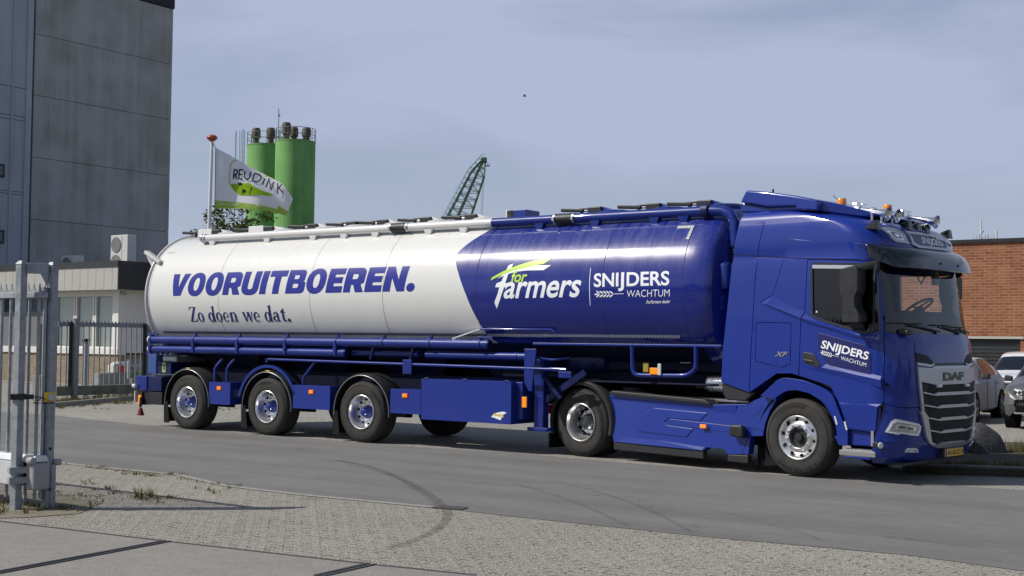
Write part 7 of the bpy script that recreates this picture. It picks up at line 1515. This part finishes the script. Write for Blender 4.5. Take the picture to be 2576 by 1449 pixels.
# ------------------------------------------------------------------ boulder and verge
def rock(name, label, c, r, seed, m):
    rnd = random.Random(seed); bm = bmesh.new(); bmesh.ops.create_icosphere(bm, subdivisions=4, radius=1)
    from mathutils import noise
    for v in bm.verts:
        p = v.co.copy(); k = 1+.10*noise.noise(p*1.3+Vector((seed, 0, 0)))+.035*noise.noise(p*4.0+Vector((0, seed, 0)))
        v.co = Vector((p.x*r[0]*k, p.y*r[1]*k, max(-.15, p.z*k)*r[2]))
    me = bpy.data.meshes.new(name); bm.to_mesh(me); bm.free(); me.materials.append(m); o = link(name, me, None, 60); o.location = c; return tag(o, label, 'boulder')
def granite():
    m = bpy.data.materials.new('dark_granite'); m.use_nodes = True; t = m.node_tree; b = t.nodes['Principled BSDF']; b.inputs['Roughness'].default_value = .75
    tc = N(t, 'ShaderNodeTexCoord'); n = N(t, 'ShaderNodeTexNoise', i_Scale=34.0, i_Detail=5.0, i_Roughness=.7); t.links.new(tc.outputs['Object'], n.inputs['Vector']); r = N(t, 'ShaderNodeMapRange', n_1=.45, n_2=.72); t.links.new(n.outputs[0], r.inputs[0])
    x = N(t, 'ShaderNodeMix', data_type='RGBA'); x.inputs[6].default_value = (.018, .019, .020, 1); x.inputs[7].default_value = (.13, .13, .125, 1); t.links.new(r.outputs[0], x.inputs[0]); t.links.new(x.outputs[2], b.inputs['Base Color'])
    bp = N(t, 'ShaderNodeBump', i_Strength=.5, i_Distance=.02); t.links.new(n.outputs[0], bp.inputs['Height']); t.links.new(bp.outputs[0], b.inputs['Normal']); return m
q0 = G((2478, 1140), .10); rock('boulder', 'dark speckled granite boulder beside the front bumper of the blue truck', (q0[0]-.02, q0[1]+.35, .09), (.47, .42, .46), 3, granite())
M['soil'] = mat('verge_soil', (.055, .048, .032), .95, var=.4, vscale=8, bump=.6, bscale=30)
vg = MB(); vp = [site(G(p, .1)) for p in ((2290, 1172), (2600, 1182), (2900, 1190), (2900, 1120), (2560, 1112), (2350, 1112))]; vg.prism(vp, 'z', -.02, .10); o = vg.build('verge', M['soil']); o.rotation_euler = (0, 0, RZ); tag(o, kind='structure')
# low kerbs
def kerb(name, pts, h, w, label):
    P = [Vector((*site(p), 0)) for p in pts]; mb = MB()
    for a, b in zip(P[:-1], P[1:]): mb.beam(a+Vector((0, 0, h/2-.02)), b+Vector((0, 0, h/2-.02)), w, h+.04)
    o = mb.build(name, M['concrete'], None, bevel=.012); o.rotation_euler = (0, 0, RZ); return tag(o, label, 'kerb')
kerb('kerb', [G((132, 1024)), G((345, 1004)), G((800, 968))], .11, .14, 'low grey kerb in front of the far palisade gate')
kerb('kerb', [G((2270, 1184)), G((2760, 1201))], .11, .12, 'low dark kerb below the boulder by the truck bumper')
# ------------------------------------------------------------------ galvanised gates
def palisade(root, x0, x1, z0, z1_, n, y=0, w=.03, post=True):
    mb = MB()
    for i in range(n): x = x0+(x1-x0)*(i+.5)/n; mb.cyl((x, y, z0), (x, y, z1_), w/2, n=10)
    mb.build('bars', M['galv'], root, smooth=50)
def teeth(root, x0, x1, z, pitch, h, y=0, m='galv'):
    mb = MB(); n = max(1, int(abs(x1-x0)/pitch)); d = (x1-x0)/n
    for i in range(n):
        a = x0+d*i; pts = [(a+d*k/8, z+h*(abs(k/8-.5)*2)**2) for k in range(9)]; mb.prism(pts+[(a+d, z-.03), (a, z-.03)], 'y', y-.004, y+.004)
    mb.build('scalloped_edge', M[m], root)
# near gate: runs back along the site axis from two posts
g0 = np.array(G(a2(92, 1052))); g1 = np.array(G(a2(280, 1042)))
def post(parent, p, sz, h, name='post', cap=True):
    mb = MB(); mb.box((p[0]-sz/2, p[1]-sz/2, -.05), (p[0]+sz/2, p[1]+sz/2, h))
    o = mb.build(name, M['galv'], parent, bevel=.006)
    if cap: mb = MB(); mb.hexa([(p[0]-sz/2-.004, p[1]-sz/2-.004, h), (p[0]+sz/2+.004, p[1]-sz/2-.004, h), (p[0]+sz/2+.004, p[1]+sz/2+.004, h), (p[0]-sz/2-.004, p[1]+sz/2+.004, h), (p[0]-sz/4, p[1]-sz/4, h+.035), (p[0]+sz/4, p[1]-sz/4, h+.035), (p[0]+sz/4, p[1]+sz/4, h+.035), (p[0]-sz/4, p[1]+sz/4, h+.035)]); mb.build('post_cap', M['galv'], o)
    return o
gp_ = thing('gate_portal', 'galvanised two post gate catcher with a top beam at the left edge of the forecourt', 'gate post', (g0[0], g0[1], 0), math.atan2(g1[1]-g0[1], g1[0]-g0[0]))
dist = float(np.hypot(*(g1-g0)[:2])); hL = on(WF, a1(205, 520), 1, g0[1])[2]; hR = on(WF, a1(550, 535), 1, g1[1])[2]
# square posts, turned with the site grid
GA = RZ-gp_.rotation_euler.z
def rpost(x, h, sz):
    o = post(gp_, (0, 0), sz, h); o.location = (x, 0, 0); o.rotation_euler = (0, 0, GA+math.radians(8)); return o
pl_ = rpost(0, hL-.03, .084); pr_ = rpost(dist, hR-.03, .084)
zc_ = on(WF, a1(400, 600), 1, (g0[1]+g1[1])/2)[2]; mb = MB(); mb.box((.045, -.04, zc_-.055), (dist-.045, .03, zc_+.055)); mb.prism([(dist-.05, zc_-.055), (dist-.13, zc_-.055), (dist-.05, zc_-.2)], 'y', -.035, -.02); mb.build('top_beam', M['galv'], gp_, bevel=.008)
hh = on(WF, a1(560, 820), 1, g1[1])[2]; mb = MB(); mb.box((dist-.085, -.03, .1), (dist-.055, .03, hh)); mb.box((dist-.10, -.05, hh), (dist-.02, .05, hh+.012)); mb.build('catch_profile', M['galv'], gp_, bevel=.004)
for z in (on(WF, a2(95, 815), 1, g0[1])[2], on(WF, a2(95, 875), 1, g0[1])[2]): mb = MB(); mb.box((-.08, -.075, z-.035), (.16, .075, z+.035)); mb.build('clamp', M['galv'], gp_, bevel=.01)
z = on(WF, a2(110, 378), 1, g0[1])[2]; mb = MB(); mb.box((-.09, -.07, z-.03), (.07, .07, z+.03)); mb.box((.07, -.09, z-.025), (.14, -.05, z+.025)); mb.build('hasp', M['black'], gp_, bevel=.006)
zy = on(WF, a2(292, 378), 1, g1[1])[2]; mb = MB(); mb.box((dist-.07, -.085, zy-.05), (dist+.055, -.058, zy+.05)); mb.build('lock_plate', M['yellow'], gp_, bevel=.02); mb = MB(); mb.cyl((dist-.0, -.11, zy), (dist, -.08, zy), .035, n=16); mb.box((dist+.03, -.10, zy-.05), (dist+.045, -.085, zy+.05)); mb.build('lock', M['silver'], gp_)
mb = MB(); mb.tube([(.13, -.07, z), (.22, -.08, z-.01), (.34, -.09, z-.07), (dist-.18, -.09, zy-.06), (dist-.08, -.08, zy)], .006, 6); mb.build('lock_cable', M['black'], gp_, smooth=60)
mb = MB(); 
for zz_ in (1.18, .62, .2): mb.cyl((dist+.01, -.065, zz_), (dist+.01, -.05, zz_), .016, n=10)
mb.build('bolt_hole', M['black'], gp_); zb_ = on(WF, a2(330, 770), 1, g1[1])[2]; mb = MB(); mb.cyl((dist+.05, -.02, zb_), (dist+.13, -.02, zb_), .035, n=12); mb.box((dist+.02, -.05, zb_-.5), (dist+.075, .03, zb_-.02)); mb.build('gate_stop', M['galv'], gp_, bevel=.01)
# the sliding gate itself
gs = np.array(G((112, 1262))); GF = Frame((g0[0]*.45+g1[0]*.55, g0[1]*.45+g1[1]*.55, 0), TH)
sg_ = thing('sliding_gate', 'galvanised palisade sliding gate with a white bottom beam at the left edge', 'gate', tuple(GF.o), RZ)
gz = lambda p: on(GF, p, 1, 0)
xR = gz((106, 1180))[0]; zt_g = gz((60, 738))[2]; zbm1 = gz(a2(60, 722))[2]; zbm0 = gz(a2(60, 895))[2]; zbb = gz(a2(100, 985))[2]
xb = [gz(q)[0] for q in (a1(22, 1100), a1(125, 1100), a1(320, 1100), a1(425, 1100))]; pit = (xb[3]-xb[0])/4
mb = MB()
for i in range(46): x = xb[3]-i*pit; mb.cyl((x, 0, zbb), (x, 0, zt_g), .018, n=10)
mb.build('bars', M['galv'], sg_, smooth=50)
mb = MB(); mb.box((-5.2, -.035, zt_g-.05), (xR-.02, .035, zt_g+.01)); mb.build('top_rail', M['galv'], sg_, bevel=.006); teeth(sg_, -5.2, xR-.02, zt_g+.02, .1, .085)
M['alu_white'] = mat('pale_aluminium', (.62, .63, .65), .4, .3, 0, var=.1, vscale=6)
mb = MB(); mb.box((-5.2, -.09, zbm0), (xR-.22, .09, zbm1-.05)); mb.hexa([(-5.2, -.10, zbm1-.05), (xR-.02, -.10, zbm1-.05), (xR-.02, .10, zbm1-.05), (-5.2, .10, zbm1-.05), (-5.2, -.07, zbm1+.02), (xR-.02, -.07, zbm1+.02), (xR-.02, .07, zbm1+.02), (-5.2, .07, zbm1+.02)]); mb.build('bottom_beam', M['alu_white'], sg_, bevel=.012)
mb = MB(); mb.box((xR-.14, -.10, zbm0-.03), (xR, .10, zbm1-.055)); mb.cyl((xR-.1, -.10, zbm1-.03), (xR+.0, -.10, zbm1-.03), .04, n=12); mb.build('beam_end', mat('grey_plastic_end', (.30, .30, .31), .5), sg_, bevel=.02)
mb = MB(); mb.box((xR-.215, -.07, zbm0+.02), (xR-.145, .07, zbm1-.07)); mb.build('beam_gap', M['under'], sg_)
# far gate across the site
FG = np.array(G(a2(430, 392))); FF = Frame((FG[0], FG[1], 0), TH)
fz_ = lambda p: on(FF, p, 0, 0)
fg = thing('palisade_gate', 'far galvanised palisade gate on a mossy concrete beam in front of the office', 'gate', tuple(FF.o), RZ)
yr = fz_(a1(1600, 1200))[1]; ztp = fz_(a1(900, 1190))[2]; zbt = fz_(b3(500, 1110))[2]; y0_ = fz_(a1(650, 1180))[1]
mb = MB(); 
nb = 34; pit = (yr+3.2-y0_)/nb
for i in range(nb): y = y0_+.06+i*pit*1.0; mb.box((-.014, y-.014, zbt), (.014, y+.014, ztp-.02))
mb.build('bars', M['galv_dull'], fg)
mb = MB(); mb.box((-.03, y0_-.05, ztp-.11), (.03, yr+3.2, ztp-.0)); mb.build('top_rail', M['galv_dull'], fg, bevel=.01)
mb = MB(); nn = int((yr+3.2-y0_)/.125)
for i in range(nn):
    a = y0_+i*.125; mb.prism([(a+.125*k/6, ztp+.005+.075*(abs(k/6-.5)*2)**2) for k in range(7)]+[(a+.125, ztp-.02), (a, ztp-.02)], 'x', -.003, .003)
mb.build('scalloped_edge', M['galv_dull'], fg)
zg = fz_(b3(500, 1250))[2]; mb = MB(); mb.box((-.09, y0_-.1, max(.1, zg)), (.09, yr+3.3, zbt)); mb.build('bottom_beam', mat('mossy_concrete', (.22, .215, .18), .9, var=.45, vscale=3, col2=(.085, .095, .055), bump=.3), fg, bevel=.01)
hp_ = fz_(a1(800, 1150))[2]
for y, h in ((0, hp_), (yr, hp_+.02), (y0_-.25, hp_-.02)): mb = MB(); mb.box((.035, y-.075, 0), (.17, y+.075, h)); mb.box((.03, y-.085, h), (.175, y+.085, h+.02)); mb.build('gate_post', M['galv_dull'], fg, bevel=.008)
for y in (-.13, yr-.13): mb = MB(); mb.box((.03, y-.04, .2), (.08, y+.04, ztp+.02)); mb.build('post_strip', M['black'], fg)
mb = MB(); mb.box((-.1, y0_-.75, 0), (.25, y0_-.38, fz_(b3(30, 985))[2])); mb.build('end_pier', M['concrete'], fg, bevel=.02); mb = MB(); mb.box((.02, y0_-.62, 0), (.16, y0_-.50, hp_-.15)); mb.build('dark_post', M['black'], fg)
# slim sensor post, barrier arm, visitor sign behind the gate
q = on(FF, b3(380, 1105), 0, -1.2); q2 = on(FF, b3(392, 560), 0, -1.2)
sp = thing('sensor_post', 'slim grey sensor post with a dark head behind the far palisade gate', 'post', tuple(FF.world(-1.2, q[1], 0)), RZ); mb = MB(); mb.box((-.06, -.06, 0), (.06, .06, q2[2]-.06)); mb.build('pole', M['galv'], sp, bevel=.01); mb = MB(); mb.box((-.085, -.085, q2[2]-.06), (.085, .085, q2[2]+.03)); mb.build('sensor_head', M['black'], sp, bevel=.01)
l_ = on(FF, b3(905, 800), 0, -1.0); r_ = on(FF, b3(905, 1030), 0, -1.0)
vsn = thing('visitor_sign', 'grey visitor notice board in Dutch and English behind the far palisade gate', 'sign', tuple(FF.world(-1.0, l_[1], 0)), RZ)
wS = 2.1; mb = MB(); mb.box((-.03, 0, r_[2]), (0, wS, l_[2])); mb.build('board', mat('sign_board', (.42, .44, .45), .5), vsn); mb = MB()
for y in (.2, wS-.2): mb.box((-.09, y-.03, 0), (-.031, y+.03, l_[2]))
mb.build('sign_post', M['galv'], vsn)
Hs = l_[2]-r_[2]
for i, s in enumerate(('Alle bezoekers s.v.p.', 'eerst melden bij', '', 'All visitors and drivers', 'first report to reception')):
    if s: me = fit(text_mesh(s, .012), .08, .08+.078*len(s), r_[2]+Hs*(.86-i*.125), r_[2]+Hs*(.86-i*.125)+.085); me = lay(me, lambda u, v: (.004, u, v)); me.materials.append(M['black']); link('lettering', me, vsn)
mb = MB(); mb.box((.001, .1, r_[2]+.03), (.006, .75, r_[2]+.20)); mb.build('logo_mark', mat('sign_green', (.12, .22, .10), .5), vsn)
l_ = on(FF, b3(728, 830), 0, -2.2); r_ = on(FF, b3(890, 960), 0, -2.2); ba = thing('barrier', 'white barrier housing with one red stripe behind the far palisade gate', 'barrier', tuple(FF.world(-2.2, l_[1], 0)), RZ)
wB = r_[1]-l_[1]+.6; mb = MB(); mb.box((-.3, 0, r_[2]), (0, wB, l_[2]-.1)); mb.hexa([(-.3, 0, l_[2]-.1), (0, 0, l_[2]-.1), (0, wB, l_[2]-.1), (-.3, wB, l_[2]-.1), (-.3, .2, l_[2]), (0, .2, l_[2]), (0, wB, l_[2]), (-.3, wB, l_[2])]); mb.build('housing', M['offwhite'], ba, bevel=.03); yq = on(FF, b3(782, 900), 0, -2.2)[1]-l_[1]; mb = MB(); mb.box((0, yq, r_[2]+.02), (.006, yq+.22, l_[2]-.12)); mb.build('red_stripe', mat('barrier_red', (.5, .03, .025), .5), ba); mb = MB(); mb.box((-.35, -.5, 0), (.0, wB+.2, r_[2]-.002)); mb.build('plinth', mat('plinth_grey', (.27, .28, .28), .7, var=.2), ba)
M['gravel'] = mat('gravel', (.30, .285, .25), .95, var=.6, vscale=24, bump=1.0, bscale=30)
sheet('gravel_strip', [tuple(OF.world(-30, -.05, 0)), tuple(OF.world(wx[7], -.05, 0)), tuple(OF.world(wx[7], -.95, 0)), tuple(OF.world(-30, -.95, 0))], .004, M['gravel'])
M['yellow_line'] = mat('yellow_marking', (.45, .34, .06), .7, var=.3, vscale=6)
for p, q in (((-60, 957), (110, 966)), ((-60, 1016), (120, 1009))): ribbon('yard_marking', [G(p), G(q)], .09, .002, M['yellow_line'])
# ------------------------------------------------------------------ plants
def leaf_mat(name, c0, c1_):
    m = bpy.data.materials.new(name); m.use_nodes = True; t = m.node_tree; t.nodes.clear(); g = N(t, 'ShaderNodeNewGeometry'); r = N(t, 'ShaderNodeMix', data_type='RGBA'); r.inputs[6].default_value = (*c0, 1); r.inputs[7].default_value = (*c1_, 1); t.links.new(g.outputs['Random Per Island'], r.inputs[0])
    d = N(t, 'ShaderNodeBsdfDiffuse'); tl = N(t, 'ShaderNodeBsdfTranslucent'); x = N(t, 'ShaderNodeMixShader'); x.inputs[0].default_value = .3; o = N(t, 'ShaderNodeOutputMaterial')
    for n in (d, tl): t.links.new(r.outputs[2], n.inputs[0])
    t.links.new(d.outputs[0], x.inputs[1]); t.links.new(tl.outputs[0], x.inputs[2]); t.links.new(x.outputs[0], o.inputs[0]); return m
M['leaf'] = leaf_mat('tree_leaf', (.035, .06, .016), (.12, .13, .05)); M['bark'] = mat('bark', (.06, .045, .032), .9, var=.3)
M['grass'] = leaf_mat('dry_grass', (.06, .085, .02), (.24, .20, .09)); M['hedge'] = leaf_mat('hedge_leaf', (.02, .045, .012), (.06, .10, .03))
def leaves(mb, c, r, n, s, rnd, flat=.8):
    for _ in range(n):
        d = Vector((rnd.gauss(0, 1), rnd.gauss(0, 1), rnd.gauss(0, 1)*flat)); d = d.normalized()*r*rnd.random()**.5; p = Vector(c)+d
        a = Vector((rnd.gauss(0, 1), rnd.gauss(0, 1), rnd.gauss(0, .6))).normalized(); b = a.orthogonal().normalized(); k = s*(.6+.8*rnd.random()); b = (b*math.cos(rnd.random()*6)+a.cross(b)*math.sin(rnd.random()*6))
        mb.add([p-a*k, p-b*k*.45+a*k*.1, p+a*k, p+b*k*.45+a*k*.1], [(0, 1, 2, 3)])
def tree(name, label, c, H, spread, seed, nb=26, lean=.0):
    rnd = random.Random(seed); t = thing(name, label, 'tree', (c[0], c[1], 0)); tr = MB(); cr = MB()
    tr.tube([(0, 0, 0), (.05, .02, H*.3), (lean*.5, .05, H*.55), (lean, .02, H*.8)], [.13, .10, .07, .03], 8)
    for i in range(nb):
        z = H*(.45+.4*i/nb); a = i*2.4+rnd.random(); L_ = spread*(.45+.55*rnd.random())*(1-.4*i/nb); x0 = lean*(z/H)
        p = [Vector((x0, 0, z))]
        for k in range(1, 5): p.append(p[0]+Vector((math.cos(a), math.sin(a), .55))*L_*k/4+Vector((rnd.gauss(0, .1), rnd.gauss(0, .1), rnd.gauss(0, .08)))*k*.6)
        tr.tube(p, [.03, .024, .018, .012, .006], 5)
        for k in (2, 3, 4): leaves(cr, p[k], .32+.06*rnd.random(), 30, .08, rnd)
        for _ in range(2):
            q0 = p[rnd.choice((2, 3))]; q = q0+Vector((rnd.gauss(0, .5), rnd.gauss(0, .5), .5+rnd.random()*.5)); tr.tube([q0, q], [.012, .005], 4); leaves(cr, q, .26, 24, .08, rnd); leaves(cr, (q0+q)/2, .2, 8, .07, rnd)
    tr.build('trunk', M['bark'], t); cr.build('crown', M['leaf'], t, fix=False); return t
q = at((588, 560), 47.0); tree('small_tree', 'small loose leafed tree behind the flag pole and above the tank', (q[0], 47.0), q[2]+.65, 1.75, 11, 30)
# hedge behind the vehicle
def hedge(name, label, p, q, h, w, n, seed):
    rnd = random.Random(seed); a = Vector(site(p)); b = Vector(site(q)); mb = MB()
    for _ in range(n):
        s = rnd.random(); c = a.lerp(b, s); leaves(mb, (c.x, c.y+rnd.uniform(-w, w), rnd.uniform(.05, h)), .25, 4, .07, rnd)
    mb.beam((a.x, a.y, h*.4), (b.x, b.y, h*.4), w*1.4, h*.75, 1)
    o = mb.build(name, [M['hedge'], M['under']], None, fix=False); o.rotation_euler = (0, 0, RZ); return tag(o, label, 'hedge')
hedge('hedge', 'low green hedge seen beneath the tank trailer behind the landing legs', G((1230, 976)), G((1850, 1000)), .55, .5, 1500, 5)
def tuft(mb, c, n, h, r, rnd):
    for _ in range(n):
        a = rnd.random()*6.28; d = r*rnd.random(); p = Vector((c[0]+d*math.cos(a), c[1]+d*math.sin(a), c[2] if len(c) > 2 else 0)); hh = h*(.4+.8*rnd.random()); ln = Vector((rnd.gauss(0, .35), rnd.gauss(0, .35), 1)).normalized()*hh; sd = Vector((math.cos(a+1.57), math.sin(a+1.57), 0))*.006
        mb.add([p-sd, p+sd, p+ln*.6+sd*.6, p+ln], [(0, 1, 2, 3)])
rnd = random.Random(3); mb = MB()
def along(p, q, n, jit, h, k, z=0):
    for _ in range(n):
        s = rnd.random(); x, y = p[0]+(q[0]-p[0])*s+rnd.gauss(0, jit), p[1]+(q[1]-p[1])*s+rnd.gauss(0, jit); tuft(mb, (x, y, z), k, h*(.5+rnd.random()), .10, rnd)
along(G((140, 1012)), G((350, 994)), 110, .25, .14, 12); along(G((140, 1028)), G((345, 1010)), 60, .12, .10, 10)
along(G((2330, 1165), .1), G((2600, 1172), .1), 50, .10, .07, 12, .1); along(G((2545, 1135), .1), G((2620, 1140), .1), 26, .10, .2, 9, .1)
along(G((500, 1030)), G((1100, 1010)), 60, .4, .10, 10)
for p, k, h in ((b1(700, 485), 60, .13), (b1(650, 375), 30, .05), (b1(860, 377), 35, .04), (b1(1160, 440), 30, .04), (b1(500, 455), 30, .05), (b1(850, 490), 30, .05), (b1(580, 470), 20, .05), (b1(460, 420), 20, .05), (b1(90, 555), 40, .09), (b1(20, 565), 40, .07), (b1(700, 385), 25, .04), (b1(1090, 465), 20, .05), (b1(300, 430), 20, .05), (b1(480, 340), 20, .04), (b1(515, 45), 30, .05), (b1(640, 20), 30, .06)):
    q = G(p)
    for _ in range(3): tuft(mb, (q[0]+rnd.gauss(0, .12), q[1]+rnd.gauss(0, .10)), k//2, h, .09, rnd)
along(G((-30, 1262)), G((190, 1282)), 46, .10, .045, 10); along(G((90, 1245)), G((480, 1262)), 50, .16, .025, 8)
along(G((150, 1165)), G((560, 1219)), 40, .04, .022, 8)
o = mb.build('weeds', M['grass'], None, fix=False); tag(o, kind='stuff')
M['sand'] = mat('sand_dirt', (.215, .19, .15), .95, var=.5, vscale=14, bump=.5, bscale=50, col2=(.13, .12, .08))
sheet('dirt_patch', [G((-60, 1245)), G((120, 1238)), G((260, 1262)), G((200, 1292)), G((60, 1302)), G((-60, 1305))], .002, M['sand'])
def far_tree(c, H, W, seed, label):
    rnd = random.Random(seed); t = thing('distant_tree', label, 'tree', (c[0], c[1], 0), 0, 'trees beyond the yard'); mb = MB(); mb.cyl((0, 0, 0), (0, 0, H*.5), .25, .12, n=8); mb.build('trunk', M['bark'], t); mb = MB()
    for _ in range(46): a = rnd.random()*6.28; r = W*rnd.random()**.6; z = H*(.25+.7*rnd.random()); r *= 1-.6*abs(z/H-.5); leaves(mb, (r*math.cos(a), r*math.sin(a), z), W*.42, 45, .22, rnd)
    mb.build('crown', M['hedge'], t, fix=False)
# the wood behind the photographer, mirrored in the tank and the cab
rnd = random.Random(21); mb = MB()
for i in range(520):
    a = math.radians(rnd.uniform(95, 262)); R_ = rnd.uniform(46, 60); hh = 6.5+3.2*math.sin(a*9)+1.8*math.sin(a*23); z = hh*rnd.random()**.8; leaves(mb, (R_*math.sin(a), R_*math.cos(a), z+.4), 1.9, 22, .75, rnd)
o = mb.build('treeline', M['hedge'], None, fix=False); tag(o, kind='stuff')
# bird
q = at((1319.5, 242), 60); bd = MB(); bd.tube([(-.09, 0, 0), (-.03, 0, .0), (.05, 0, .01), (.09, 0, .02)], [.006, .03, .028, .008], 8)
bd.add([(-.02, -.02, .02), (.04, -.02, .02), (.0, -.16, .07), (-.06, -.2, .04)], [(0, 1, 2, 3)]); bd.add([(-.02, .02, .02), (.04, .02, .02), (.0, .16, .07), (-.06, .2, .04)], [(0, 1, 2, 3)])
o = bd.build('bird', M['black']); o.location = q; tag(o, 'tiny dark bird flying in the sky above the crane jib', 'bird')
